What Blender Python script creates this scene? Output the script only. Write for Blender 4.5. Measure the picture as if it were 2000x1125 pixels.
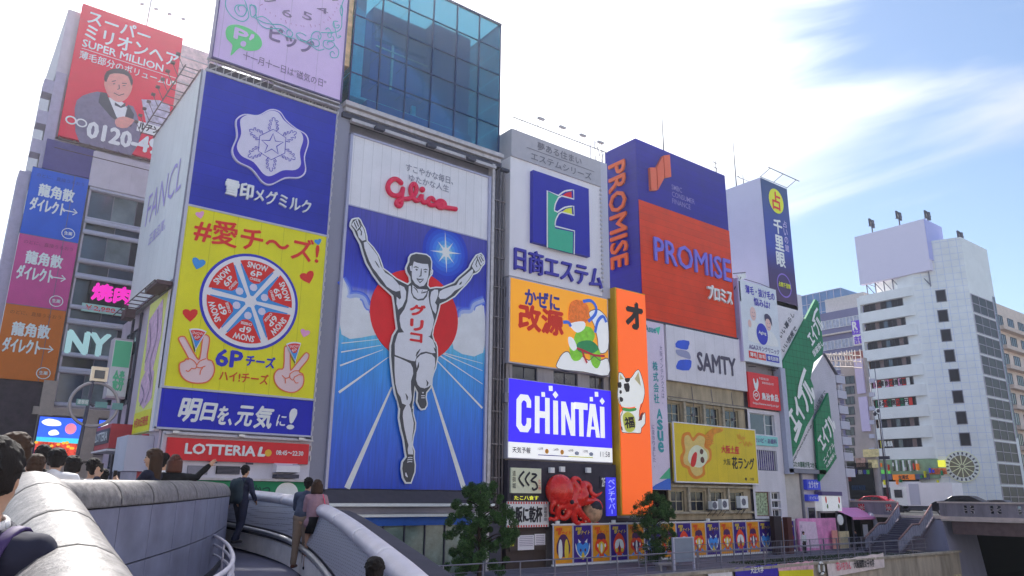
import bpy, bmesh, math, random
from mathutils import Vector, Matrix
from mathutils.geometry import tessellate_polygon
random.seed(7)
SC=bpy.context.scene
for o in list(bpy.data.objects): bpy.data.objects.remove(o)
# ---------------------------------------------------------------- camera, sky, sun, exposure
# world: X runs along the canal front, Y into the buildings, Z up, the lens at the origin
FOC,PIT,ROL,YAW=1462.7,.27037,.010373,.91254
fw=Vector((math.cos(YAW)*math.cos(PIT),math.sin(YAW)*math.cos(PIT),math.sin(PIT)))
rt0=Vector((math.sin(YAW),-math.cos(YAW),0)); up0=rt0.cross(fw)
rt=rt0*math.cos(ROL)+up0*math.sin(ROL); up=-rt0*math.sin(ROL)+up0*math.cos(ROL)
cd=bpy.data.cameras.new('camera'); cam=bpy.data.objects.new('camera',cd); SC.collection.objects.link(cam)
cd.sensor_width=36; cd.lens=36*FOC/2000; cd.clip_end=4000; cd.clip_start=.1
cam.matrix_world=Matrix((rt,up,-fw)).transposed().to_4x4()
SC.camera=cam
SUN_H,SUN_E=math.radians(77),math.radians(45)     # heading from +X, elevation
sdir=Vector((math.cos(SUN_H)*math.cos(SUN_E),math.sin(SUN_H)*math.cos(SUN_E),math.sin(SUN_E)))
W=bpy.data.worlds.new("World"); SC.world=W; W.use_nodes=True
nt=W.node_tree; nt.nodes.clear(); N=nt.nodes.new; L=nt.links.new
out=N('ShaderNodeOutputWorld'); bg=N('ShaderNodeBackground'); L(bg.outputs[0],out.inputs[0])
bg.inputs[1].default_value=.09
sky=N('ShaderNodeTexSky'); sky.sky_type='NISHITA'; sky.sun_disc=False
sky.sun_elevation=SUN_E; sky.sun_rotation=math.pi/2-SUN_H; sky.dust_density=.7; sky.air_density=1.0; sky.ozone_density=1.6
tc=N('ShaderNodeTexCoord'); 
# cirrus drawn out along one direction of the sky
def dotn(v):
    q=N('ShaderNodeVectorMath'); q.operation='DOT_PRODUCT'; L(tc.outputs['Generated'],q.inputs[0]); q.inputs[1].default_value=v; return q.outputs['Value']
ca,cb=Vector((.700,.475,.41)).normalized(),Vector((.845,.305,.445)).normalized(); cn=ca.cross(cb).normalized(); ct=(cb-ca).normalized(); cr3=cn.cross(ct)
cmb=N('ShaderNodeCombineXYZ')
for k_,(v_,s_) in enumerate(((ct,1.5),(cr3,2.2),(cn,7.0))): L(dotn(v_*s_),cmb.inputs[k_])
nz=N('ShaderNodeTexNoise'); nz.inputs['Scale'].default_value=1.5; nz.inputs['Detail'].default_value=8; nz.inputs['Roughness'].default_value=.5; nz.inputs['Distortion'].default_value=.7; L(cmb.outputs[0],nz.inputs[0])
sa=N('ShaderNodeMath'); sa.operation='ABSOLUTE'; L(dotn(cn),sa.inputs[0])
sb=N('ShaderNodeMapRange'); sb.interpolation_type='SMOOTHSTEP'; sb.inputs[1].default_value=0; sb.inputs[2].default_value=.11; sb.inputs[3].default_value=.17; sb.inputs[4].default_value=0; L(sa.outputs[0],sb.inputs[0])
ns=N('ShaderNodeMath'); ns.operation='ADD'; L(nz.outputs[0],ns.inputs[0]); L(sb.outputs[0],ns.inputs[1])
# thin cloud is thicker towards the sun's side of the sky
dt=N('ShaderNodeVectorMath'); dt.operation='DOT_PRODUCT'; L(tc.outputs['Generated'],dt.inputs[0]); dt.inputs[1].default_value=sdir
m1=N('ShaderNodeMapRange'); m1.inputs[1].default_value=.66; m1.inputs[2].default_value=.93; m1.inputs[3].default_value=-.13; m1.inputs[4].default_value=.44; L(dt.outputs['Value'],m1.inputs[0])
ad=N('ShaderNodeMath'); ad.operation='ADD'; L(ns.outputs[0],ad.inputs[0]); L(m1.outputs[0],ad.inputs[1])
m2=N('ShaderNodeMapRange'); m2.interpolation_type='SMOOTHSTEP'; m2.inputs[1].default_value=.46; m2.inputs[2].default_value=.84; m2.inputs[3].default_value=0; m2.inputs[4].default_value=.93; L(ad.outputs[0],m2.inputs[0])
# cloud brightness grows towards the sun
m3=N('ShaderNodeMapRange'); m3.inputs[1].default_value=.55; m3.inputs[2].default_value=.95; m3.inputs[3].default_value=4.4; m3.inputs[4].default_value=11; L(dt.outputs['Value'],m3.inputs[0])
cc=N('ShaderNodeVectorMath'); cc.operation='SCALE'; cc.inputs[0].default_value=(.95,.97,1.0); L(m3.outputs[0],cc.inputs['Scale'])
mx=N('ShaderNodeMix'); mx.data_type='RGBA'; L(m2.outputs[0],mx.inputs['Factor']); L(sky.outputs[0],mx.inputs[6]); L(cc.outputs[0],mx.inputs[7])
L(mx.outputs[2],bg.inputs[0])
sl=bpy.data.lights.new('sun','SUN'); sl.energy=3.5; sl.angle=math.radians(.6); sl.color=(1,.955,.89)
so=bpy.data.objects.new('sun',sl); SC.collection.objects.link(so); so.rotation_euler=sdir.to_track_quat('Z','Y').to_euler()
vs=SC.view_settings; vs.view_transform='Standard'; vs.look='None'; vs.gamma=1; vs.use_curve_mapping=False; vs.exposure=1.18
SC.cycles.max_bounces=6; SC.cycles.diffuse_bounces=3; SC.cycles.glossy_bounces=3; SC.cycles.transparent_max_bounces=12

# ---------------------------------------------------------------- helpers: rays, planes
def ray(x,y): return fw+rt*((x-1000)/FOC)-up*((y-562.5)/FOC)
def at(x,y,D):
    r=ray(x,y); return r*(D/math.hypot(r.x,r.y))
def onZ(x,y,z):
    r=ray(x,y); return r*(z/r.z)
def K(ox,oy,s): return lambda x,y:(ox+x/s,oy+y/s)
I_=lambda x,y:(x,y)
class Plane:
    """a vertical sign plane: 'Y' faces the canal (-Y), 'X' faces up the canal (-X)"""
    def __init__(s,ax,d): s.ax=ax; s.d=d
    def uv(s,x,y):
        r=ray(x,y)
        if s.ax=='Y': r=r*(s.d/r.y); return (r.x,r.z)
        r=r*(s.d/r.x); return (-r.y,r.z)
    def p(s,u,v,l=0):
        return (u,s.d-l,v) if s.ax=='Y' else (s.d-l,-u,v)
F=Plane('Y',37.3)
# ---------------------------------------------------------------- materials
MC={}
def lin(c):
    c=c/255; return c/12.92 if c<=.04045 else ((c+.055)/1.055)**2.4
def C(r,g,b):
    """the paint colour behind a colour seen in open shade"""
    return (min(.9,lin(r)*1.62),min(.9,lin(g)*1.5),min(.9,lin(b)*1.28))
def M(key,col,rough=.55,metal=0,var=.07,sc=3.,bump=0,emit=0,spec=.28,wave=None,streak=0,sheet=None):
    if key in MC: return MC[key]
    m=bpy.data.materials.new(key); MC[key]=m; m.use_nodes=True; n=m.node_tree.nodes; l=m.node_tree.links
    b=n['Principled BSDF']; b.inputs['Roughness'].default_value=rough; b.inputs['Metallic'].default_value=metal
    b.inputs['Specular IOR Level'].default_value=spec
    t=n.new('ShaderNodeNewGeometry')
    src=None
    if var:
        mp=n.new('ShaderNodeMapping'); mp.inputs['Scale'].default_value=(sc,sc,sc*(.25 if streak else 1)); l.new(t.outputs['Position'],mp.inputs[0])
        z=n.new('ShaderNodeTexNoise'); z.inputs['Scale'].default_value=1; z.inputs['Detail'].default_value=6; z.inputs['Roughness'].default_value=.65; l.new(mp.outputs[0],z.inputs[0])
        r=n.new('ShaderNodeMapRange'); r.inputs[1].default_value=.3; r.inputs[2].default_value=.7; r.inputs[3].default_value=1-var*1.6; r.inputs[4].default_value=1+var*.7; l.new(z.outputs[0],r.inputs[0])
        x=n.new('ShaderNodeVectorMath'); x.operation='SCALE'; x.inputs[0].default_value=col; l.new(r.outputs[0],x.inputs['Scale'])
        src=z
        if sheet:   # hung sheets: each a shade of its own, with a fine seam between
            sx=n.new('ShaderNodeSeparateXYZ'); l.new(t.outputs['Position'],sx.inputs[0]); dv=n.new('ShaderNodeMath'); dv.operation='DIVIDE'; l.new(sx.outputs[sheet[0]],dv.inputs[0]); dv.inputs[1].default_value=sheet[1]
            fl=n.new('ShaderNodeMath'); fl.operation='FLOOR'; l.new(dv.outputs[0],fl.inputs[0]); wn_=n.new('ShaderNodeTexWhiteNoise'); wn_.noise_dimensions='1D'; l.new(fl.outputs[0],wn_.inputs['W'])
            ma=n.new('ShaderNodeMapRange'); ma.inputs[3].default_value=1-sheet[2]; ma.inputs[4].default_value=1+sheet[2]*.6; l.new(wn_.outputs['Value'],ma.inputs[0])
            fr_=n.new('ShaderNodeMath'); fr_.operation='FRACT'; l.new(dv.outputs[0],fr_.inputs[0]); lt_=n.new('ShaderNodeMath'); lt_.operation='LESS_THAN'; l.new(fr_.outputs[0],lt_.inputs[0]); lt_.inputs[1].default_value=.03/sheet[1]
            mz=n.new('ShaderNodeMath'); mz.operation='MULTIPLY_ADD'; l.new(lt_.outputs[0],mz.inputs[0]); mz.inputs[1].default_value=-.22; l.new(ma.outputs[0],mz.inputs[2])
            x2=n.new('ShaderNodeVectorMath'); x2.operation='SCALE'; l.new(x.outputs[0],x2.inputs[0]); l.new(mz.outputs[0],x2.inputs['Scale']); x=x2
        l.new(x.outputs[0],b.inputs['Base Color'])
        rr=n.new('ShaderNodeMapRange'); rr.inputs[3].default_value=max(.02,rough-.08); rr.inputs[4].default_value=min(1,rough+.12); l.new(z.outputs[0],rr.inputs[0]); l.new(rr.outputs[0],b.inputs['Roughness'])
        if emit: l.new(x.outputs[0],b.inputs['Emission Color'])
    else:
        b.inputs['Base Color'].default_value=(*col,1)
        if emit: b.inputs['Emission Color'].default_value=(*col,1)
    if emit: b.inputs['Emission Strength'].default_value=emit
    if wave or bump:
        bp=n.new('ShaderNodeBump'); bp.inputs['Strength'].default_value=bump or .5; bp.inputs['Distance'].default_value=.03
        if wave:
            w=n.new('ShaderNodeTexWave'); w.bands_direction=wave[0]; w.inputs['Scale'].default_value=wave[1]; w.inputs['Distortion'].default_value=wave[2] if len(wave)>2 else 0
            l.new(t.outputs['Position'],w.inputs[0]); l.new(w.outputs[0],bp.inputs['Height'])
        else: l.new(src.outputs[0],bp.inputs['Height'])
        l.new(bp.outputs[0],b.inputs['Normal'])
    return m
def glass(key,col,rough=.06,var=.25,sc=.6):
    return M(key,col,rough,0,var,sc,spec=.9)
def clear_glass(key,col,fac=.75):
    if key in MC: return MC[key]
    m=bpy.data.materials.new(key); MC[key]=m; m.use_nodes=True; n=m.node_tree.nodes; l=m.node_tree.links; n.clear()
    o=n.new('ShaderNodeOutputMaterial'); t=n.new('ShaderNodeBsdfTransparent'); t.inputs[0].default_value=(*col,1)
    g=n.new('ShaderNodeBsdfGlossy'); g.inputs['Roughness'].default_value=.04; g.inputs[0].default_value=(.9,.95,1,1)
    f=n.new('ShaderNodeFresnel'); f.inputs[0].default_value=1.5
    mm=n.new('ShaderNodeMath'); mm.operation='MULTIPLY_ADD'; mm.inputs[1].default_value=.85; mm.inputs[2].default_value=.03; l.new(f.outputs[0],mm.inputs[0])
    x=n.new('ShaderNodeMixShader'); l.new(mm.outputs[0],x.inputs[0]); l.new(t.outputs[0],x.inputs[1]); l.new(g.outputs[0],x.inputs[2]); l.new(x.outputs[0],o.inputs[0])
    return m
# ---------------------------------------------------------------- objects
WL={}     # world position of every un-rotated parent
COL=SC.collection
def tag(o,label=None,cat=None,group=None,kind=None):
    if label: o['label']=label
    if cat: o['category']=cat
    if group: o['group']=group
    if kind: o['kind']=kind
    return o
def thing(name,label,cat,loc=(0,0,0),group=None,rotz=None):
    o=bpy.data.objects.new(name,None); COL.objects.link(o); o.location=loc; o.empty_display_size=.3
    if rotz is not None: o.rotation_euler.z=rotz
    else: WL[o.name]=Vector(loc)
    return tag(o,label,cat,group)
def link(o,parent,c):
    """c: world position; parent may be a un-rotated thing/part (in WL) or a rotated root (then c is local)"""
    COL.objects.link(o)
    if parent is not None:
        o.parent=parent
        if parent.name in WL:
            o.matrix_parent_inverse=Matrix.Identity(4); o.location=Vector(c)-WL[parent.name]; WL[o.name]=Vector(c)
        else: o.location=c
    else: o.location=c; WL[o.name]=Vector(c)
    return o
class MB:
    def __init__(s): s.v=[]; s.f=[]; s.m=[]; s.k=0; s.sm=[]
    def add(s,vs,fs,smooth=False):
        b=len(s.v); s.v+=[tuple(q) for q in vs]; s.f+=[tuple(b+i for i in f) for f in fs]; s.m+=[s.k]*len(fs); s.sm+=[smooth]*len(fs)
    def box(s,x0,x1,y0,y1,z0,z1):
        s.add([(x0,y0,z0),(x1,y0,z0),(x1,y1,z0),(x0,y1,z0),(x0,y0,z1),(x1,y0,z1),(x1,y1,z1),(x0,y1,z1)],[(0,3,2,1),(4,5,6,7),(0,1,5,4),(1,2,6,5),(2,3,7,6),(3,0,4,7)])
    def pbox(s,pl,u0,u1,v0,v1,l0,l1):
        a=pl.p(u0,v0,l0); b=pl.p(u1,v1,l1)
        s.box(min(a[0],b[0]),max(a[0],b[0]),min(a[1],b[1]),max(a[1],b[1]),min(a[2],b[2]),max(a[2],b[2]))
    def tube(s,pts,r,n=8,cap=True,smooth=True,sq=(1,1)):
        pts=[Vector(p) for p in pts]
        rs=r if isinstance(r,(list,tuple)) else [r]*len(pts)
        b=len(s.v); pn=None; vs=[]
        for i,p in enumerate(pts):
            d=(pts[min(i+1,len(pts)-1)]-pts[max(i-1,0)])
            if d.length<1e-9: d=Vector((0,0,1))
            d.normalize()
            if pn is None:
                a=Vector((0,0,1)) if abs(d.z)<.9 else Vector((1,0,0)); nx=d.cross(a).normalized()
            else: nx=(pn-d*pn.dot(d)).normalized()
            pn=nx; ny=d.cross(nx)
            for k in range(n):
                a=2*math.pi*k/n; vs.append(p+nx*(math.cos(a)*rs[i]*sq[0])+ny*(math.sin(a)*rs[i]*sq[1]))
        fs=[(i*n+k,i*n+(k+1)%n,(i+1)*n+(k+1)%n,(i+1)*n+k) for i in range(len(pts)-1) for k in range(n)]
        s.add(vs,fs,smooth)
        if cap: s.f+=[tuple(b+k for k in reversed(range(n))),tuple(b+(len(pts)-1)*n+k for k in range(n))]; s.m+=[s.k]*2; s.sm+=[False]*2
    def bar(s,a,b,w=.04): s.tube([a,b],w,4,smooth=False)
    def cyl(s,x,y,z0,z1,r,n=12,r2=None): s.tube([(x,y,z0),(x,y,z1)],[r,r2 if r2 is not None else r],n)
    def ball(s,c,r,n=10,sc=(1,1,1)):
        vs=[];fs=[];h=n//2+1
        for i in range(h+1):
            t=math.pi*i/h
            for k in range(n):
                a=2*math.pi*k/n; vs.append((c[0]+r*sc[0]*math.sin(t)*math.cos(a),c[1]+r*sc[1]*math.sin(t)*math.sin(a),c[2]+r*sc[2]*math.cos(t)))
        for i in range(h):
            for k in range(n): fs.append((i*n+k,(i+1)*n+k,(i+1)*n+(k+1)%n,i*n+(k+1)%n))
        s.add(vs,fs,True)
    def poly(s,pts): s.add(pts,[tuple(range(len(pts)))])
    def prism(s,pl,uv,l0,l1=None):
        """filled outline on a plane; l0 front layer, l1 back layer (None: a flat sheet)"""
        a=sum(uv[i][0]*uv[(i+1)%len(uv)][1]-uv[(i+1)%len(uv)][0]*uv[i][1] for i in range(len(uv)))
        if a<0: uv=uv[::-1]
        n=len(uv); fr=[pl.p(u,v,l0) for u,v in uv]
        try: tr=tessellate_polygon([[Vector((u,v,0)) for u,v in uv]])
        except Exception: return
        fs=[]
        for t in tr:
            (x1,y1),(x2,y2),(x3,y3)=[uv[i] for i in t]
            if (x2-x1)*(y3-y1)-(x3-x1)*(y2-y1)<0: t=t[::-1]
            fs.append(tuple(t))
        if l1 is None: s.add(fr,fs); return
        bk=[pl.p(u,v,l1) for u,v in uv]
        s.add(fr+bk,fs+[tuple(n+i for i in reversed(t)) for t in fs]+[(i,i+n,(i+1)%n+n,(i+1)%n) for i in range(n)])
    def ribbon(s,pl,uv,w,l,closed=False):
        """flat brush stroke of width w (number or list) along uv"""
        n=len(uv); ws=w if isinstance(w,(list,tuple)) else [w]*n; vs=[]
        for i,(u,v) in enumerate(uv):
            a=uv[i-1] if (i>0 or closed) else uv[i]; b=uv[(i+1)%n] if (i<n-1 or closed) else uv[i]
            dx,dy=b[0]-a[0],b[1]-a[1]; q=math.hypot(dx,dy) or 1; nx,ny=-dy/q*ws[i]/2,dx/q*ws[i]/2
            ll=l+i*.0006; vs+= [pl.p(u+nx,v+ny,ll),pl.p(u-nx,v-ny,ll)]
        fs=[(2*i,2*i+1,2*i+3,2*i+2) for i in range(n-1)]
        if closed: fs.append((2*n-2,2*n-1,1,0))
        s.add(vs,fs)
    def build(s,name,mat,parent=None,smooth=None,origin=None,local=False):
        me=bpy.data.meshes.new(name)
        if not s.v: s.v=[(0,0,0)]
        if local: c=Vector((0,0,0))
        elif origin is not None: c=Vector(origin)
        else:
            xs=[q[0] for q in s.v];ys=[q[1] for q in s.v];zs=[q[2] for q in s.v]; c=Vector(((min(xs)+max(xs))/2,(min(ys)+max(ys))/2,min(zs)))
        me.from_pydata([(q[0]-c.x,q[1]-c.y,q[2]-c.z) for q in s.v],[],s.f)
        for m in (mat if isinstance(mat,(list,tuple)) else [mat]): me.materials.append(m)
        me.polygons.foreach_set('material_index',s.m)
        me.polygons.foreach_set('use_smooth',[bool(smooth)]*len(s.f) if smooth is not None else s.sm)
        me.update()
        return link(bpy.data.objects.new(name,me),parent,c)
UC={}
def piece(name,parent,mat,x0,x1,y0,y1,z0,z1):
    """one box-shaped piece, sharing a unit mesh with its alikes"""
    k=mat.name
    if k not in UC:
        b=MB(); b.box(-.5,.5,-.5,.5,0,1); me=bpy.data.meshes.new('piece_'+k); me.from_pydata(b.v,[],b.f); me.materials.append(mat); UC[k]=me
    o=bpy.data.objects.new(name,UC[k]); link(o,parent,((x0+x1)/2,(y0+y1)/2,min(z0,z1))); o.scale=(abs(x1-x0),abs(y1-y0),abs(z1-z0)); return o
def ppiece(name,parent,mat,pl,u0,u1,v0,v1,l0,l1):
    a=pl.p(u0,v0,l0); b=pl.p(u1,v1,l1); return piece(name,parent,mat,min(a[0],b[0]),max(a[0],b[0]),min(a[1],b[1]),max(a[1],b[1]),min(a[2],b[2]),max(a[2],b[2]))
def sbox(name,mat,x0,x1,y0,y1,z0,z1,kind='structure',parent=None):
    b=MB(); b.box(x0,x1,y0,y1,z0,z1); o=b.build(name,mat,parent)
    if kind and parent is None: o['kind']=kind
    return o
def Q(pl,pts,k=I_): return [pl.uv(*k(*p)) for p in pts]
def art(name,parent,mat,pl,polys,layer=.02,k=I_,thick=None,raw=False):
    b=MB()
    for i,p in enumerate(polys): 
        b.prism(pl,p if raw else Q(pl,p,k),layer+i*.0007,None if thick is None else layer+i*.0007-thick)
    return b.build(name,mat,parent)
def strokes(name,parent,mat,pl,lines,w,layer=.03,k=I_,closed=False,raw=False,sm=0):
    b=MB()
    for i,p in enumerate(lines):
        q=p if raw else Q(pl,p,k)
        if sm: q=smooth(q,sm,closed)
        b.ribbon(pl,q,w,layer+i*.0011,closed)
    return b.build(name,mat,parent)
def smooth(q,n=4,closed=False):
    """Catmull-Rom through the points"""
    m=len(q); r=[]
    d=len(q[0])
    for i in range(m if closed else m-1):
        P=[q[(i+j)%m] if closed else q[max(0,min(m-1,i+j))] for j in (-1,0,1,2)]
        for s in range(n):
            t=s/n; r.append(tuple(.5*((2*P[1][c])+(-P[0][c]+P[2][c])*t+(2*P[0][c]-5*P[1][c]+4*P[2][c]-P[3][c])*t*t+(-P[0][c]+3*P[1][c]-3*P[2][c]+P[3][c])*t**3) for c in range(d)))
    if not closed: r.append(tuple(q[-1]))
    return r
def ell(cx,cy,rx,ry,n=24,a0=0,a1=360): return [(cx+rx*math.cos(math.radians(a0+(a1-a0)*i/n)),cy+ry*math.sin(math.radians(a0+(a1-a0)*i/n))) for i in range(n if a1-a0==360 else n+1)]
def glyphs(s,bold=0,res=3,depth=0):
    c=bpy.data.curves.new('t','FONT'); c.body=s; c.resolution_u=res; c.offset=bold; c.extrude=depth; c.align_x='LEFT'
    o=bpy.data.objects.new('t',c); me=bpy.data.meshes.new_from_object(o); bpy.data.objects.remove(o); bpy.data.curves.remove(c)
    return me
def text(parent,s,A,B,mat,pl=F,layer=.025,bold=0,ext=0,name='lettering',k=I_,raw=False,shear=0,res=2,rot=0,curve=None):
    """lettering fitted into the rectangle with corners A (top left) and B (bottom right)"""
    fat=0
    if bold>.006: fat=bold*(1.1 if any(ord(c)>255 for c in s) else .9); bold=.0
    me=glyphs(s,bold,res,.5 if ext else 0)
    xs=[v.co.x for v in me.vertices]; ys=[v.co.y for v in me.vertices]
    if not xs: return None
    if not raw: A=pl.uv(*k(*A)); B=pl.uv(*k(*B))
    x0,x1,y0,y1=min(xs),max(xs),min(ys),max(ys); w=B[0]-A[0]; h=A[1]-B[1]
    cu,cv=(A[0]+B[0])/2,(A[1]+B[1])/2
    ca,sa=math.cos(math.radians(rot)),math.sin(math.radians(rot))
    fat=fat*(abs(w) if rot in (90,-90) else h)/max(.5,y1-y0); ofs=[(0,0)] if not fat else [(0,0),(-fat,0),(fat,0),(0,fat),(0,-fat),(-fat*.7,-fat*.7),(fat*.7,fat*.7)]
    vs=[]
    for v in me.vertices:
        if rot in (90,-90): fu=(v.co.x-x0)/(x1-x0)-.5; fv=(v.co.y-y0)/(y1-y0)-.5; u,vv=(-fv*w*sa,fu*h*sa)
        else:
            u=((v.co.x-x0)/(x1-x0)-.5)*w; vv=((v.co.y-y0)/max(1e-6,y1-y0)-.5)*h; u+=vv*shear
            if rot: u,vv=u*ca-vv*sa,u*sa+vv*ca
        if curve: vv+=curve*(1-(2*u/w)**2)
        vs.append(pl.p(cu+u,cv+vv,layer+(v.co.z+.5)*ext if ext else layer))
    b=MB(); flip=False; base_=vs
    fs=[tuple(p.vertices) for p in me.polygons]
    if fs and not ext:
        p=fs[0]; a,c,d=[me.vertices[i].co for i in p[:3]]
        if (c-a).cross(d-a).z<0: flip=True
    fs=[f[::-1] for f in fs] if flip else fs
    for k_,(ou,ov) in enumerate(ofs):
        d0=pl.p(0,0,0); d1=pl.p(ou,ov,k_*.0009); dd=(d1[0]-d0[0],d1[1]-d0[1],d1[2]-d0[2])
        b.add([(q[0]+dd[0],q[1]+dd[1],q[2]+dd[2]) for q in vs],fs)
    bpy.data.meshes.remove(me)
    return b.build(name,mat,parent)
def vtext(parent,s,A,B,mat,pl=F,layer=.025,bold=0,ext=0,k=I_,raw=False,name='lettering'):
    """lettering set one character under another inside A..B"""
    fat=0
    if bold>.006: fat=bold*(1.1 if any(ord(c)>255 for c in s) else .9); bold=.0
    if not raw: A=pl.uv(*k(*A)); B=pl.uv(*k(*B))
    b=MB(); n=len(s); H=(A[1]-B[1])/n; w=B[0]-A[0]
    for i,ch in enumerate(s):
        if ch==' ': continue
        me=glyphs(ch,bold,2,.5 if ext else 0)
        xs=[v.co.x for v in me.vertices]; ys=[v.co.y for v in me.vertices]
        if not xs: continue
        if ch in '、。っー・l': x0,x1,y0,y1=min(-.1,min(xs)),max(.9,max(xs)),-.1,.85
        else: x0,x1,y0,y1=min(xs),max(xs),min(ys),max(ys)
        if ch in '一': y0,y1=y0-.35,y1+.35
        t=A[1]-H*i-H*.06; hh=H*.86
        vs=[]
        for v in me.vertices:
            fu=(v.co.x-x0)/max(1e-6,x1-x0); fv=(v.co.y-y0)/max(1e-6,y1-y0)
            if ch=='ー': fu,fv=1-fv,fu
            vs.append(pl.p(A[0]+fu*w,t-hh+fv*hh,layer+(v.co.z+.5)*ext if ext else layer))
        ft=fat*hh/max(.5,y1-y0)
        for k_,(ou,ov) in enumerate([(0,0)] if not fat else [(0,0),(-ft,0),(ft,0),(0,ft),(0,-ft)]):
            d0=pl.p(0,0,0); d1=pl.p(ou,ov,k_*.0009); dd=(d1[0]-d0[0],d1[1]-d0[1],d1[2]-d0[2])
            b.add([(q[0]+dd[0],q[1]+dd[1],q[2]+dd[2]) for q in vs],[tuple(p.vertices) for p in me.polygons])
        bpy.data.meshes.remove(me)
    return b.build(name,mat,parent)
def wall(name,mat,pl,u0,u1,v0,v1,holes,parent,rev=.25,base=0,back=None):
    """a wall face with real openings: cells between the holes, and the reveals of each hole"""
    us=sorted({u0,u1,*[max(u0,min(u1,q)) for h in holes for q in h[:2]]}); vs_=sorted({v0,v1,*[max(v0,min(v1,q)) for h in holes for q in h[2:4]]})
    b=MB()
    for i in range(len(us)-1):
        for j in range(len(vs_)-1):
            a,c,d,e=us[i],us[i+1],vs_[j],vs_[j+1]; mu,mv=(a+c)/2,(d+e)/2
            if any(h[0]<mu<h[1] and h[2]<mv<h[3] for h in holes): continue
            b.poly([pl.p(a,d,base),pl.p(c,d,base),pl.p(c,e,base),pl.p(a,e,base)])
    for h in holes:
        a,c,d,e=h[:4]
        for (p,q) in (((a,d),(c,d)),((c,d),(c,e)),((c,e),(a,e)),((a,e),(a,d))):
            b.poly([pl.p(*p,base),pl.p(*q,base),pl.p(*q,base-rev),pl.p(*p,base-rev)])
    return b.build(name,mat,parent)
def window(parent,pl,u0,u1,v0,v1,nx,ny,fm,gm,l=-.15,fw_=.05,name='window',mats=None):
    b=MB(); 
    b.pbox(pl,u0,u1,v0,v0+fw_,l-.04,l+.04); b.pbox(pl,u0,u1,v1-fw_,v1,l-.04,l+.04)
    b.pbox(pl,u0,u0+fw_,v0+fw_,v1-fw_,l-.04,l+.04); b.pbox(pl,u1-fw_,u1,v0+fw_,v1-fw_,l-.04,l+.04)
    W_=(u1-u0)/nx; H_=(v1-v0)/ny
    for i in range(1,nx): b.pbox(pl,u0+W_*i-fw_*.35,u0+W_*i+fw_*.35,v0+fw_,v1-fw_,l-.03,l+.035)
    for j in range(1,ny): b.pbox(pl,u0+fw_,u1-fw_,v0+H_*j-fw_*.35,v0+H_*j+fw_*.35,l-.03,l+.03)
    o=b.build(name,fm,parent)
    if gm:
        for i in range(nx):
            for j in range(ny):
                g=mats[(i+j*nx)%len(mats)] if mats else gm
                ppiece('pane',o,g,pl,u0+W_*i+fw_*.3,u0+W_*(i+1)-fw_*.3,v0+H_*j+fw_*.3,v0+H_*(j+1)-fw_*.3,l-.02,l-.005)
    return o
def duo(root,loc=None,rotz=None,label=None,group=None):
    """copy a thing with its parts and their sub-parts"""
    def rec(o,par):
        c=o.copy(); COL.objects.link(c)
        if par is not None: c.parent=par
        for ch in kids.get(o.name,[]): rec(ch,c)
        return c
    kids={}
    st=[root]
    while st:
        o=st.pop(); kids[o.name]=list(o.children); st+=kids[o.name]
    r=rec(root,None)
    if loc is not None: r.location=loc
    if rotz is not None: r.rotation_euler.z=rotz
    if label: r['label']=label
    if group: r['group']=group
    return r
# common paints
WHITE=M('white_panel',C(196,198,226),.45,var=.05,sc=.7,streak=1)
WHITE2=M('white_paint',C(215,216,235),.5,var=.04)
GREYL=M('light_grey_cladding',C(160,164,192),.5,var=.06,sc=.8,streak=1)
GREY=M('grey_steel',C(112,114,136),.45,.3,var=.1,sc=2)
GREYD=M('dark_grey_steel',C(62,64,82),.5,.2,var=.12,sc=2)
BLACK=M('black_print',C(38,38,48),.5,var=0)
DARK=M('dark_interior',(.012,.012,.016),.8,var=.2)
CONC=M('weathered_concrete',C(150,146,146),.85,var=.28,sc=1.1,bump=.25,streak=1)
CONC2=M('smooth_concrete',C(128,128,140),.8,var=.15,sc=.8,bump=.12)
GLD=glass('dark_window_glass',(.03,.035,.05))
GLB=glass('blue_window_glass',(.06,.09,.14))
CHROME=M('bare_aluminium',(.55,.56,.6),.35,.8,var=.08)
# ================================================================ the setting: ground, canal, promenade
PZ=-4.2
ASPH=M('asphalt',(.055,.055,.06),.9,var=.2,sc=4,bump=.2)
PAVE=M('promenade_paving',C(104,104,120),.85,var=.16,sc=1.5,bump=.2)
g=MB(); g.poly([(-400,60,-1.42),(900,60,-1.42),(900,900,-1.42),(-400,900,-1.42)]); g.poly([(-400,-400,-7.5),(900,-400,-7.5),(900,60,-7.5),(-400,60,-7.5)])
g.poly([(-400,60,-7.5),(900,60,-7.5),(900,60,-1.42),(-400,60,-1.42)])
o=g.build('ground',ASPH); o['kind']='structure'
sbox('street_ground',ASPH,-60,8.4,37.3,60,-7.4,-1.4)
sbox('building_ground',PAVE,8.4,69.8,38.4,60,-7.4,-1.44)
sbox('promenade',PAVE,8.4,70.5,29.6,38.4,-7.4,PZ)
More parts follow.
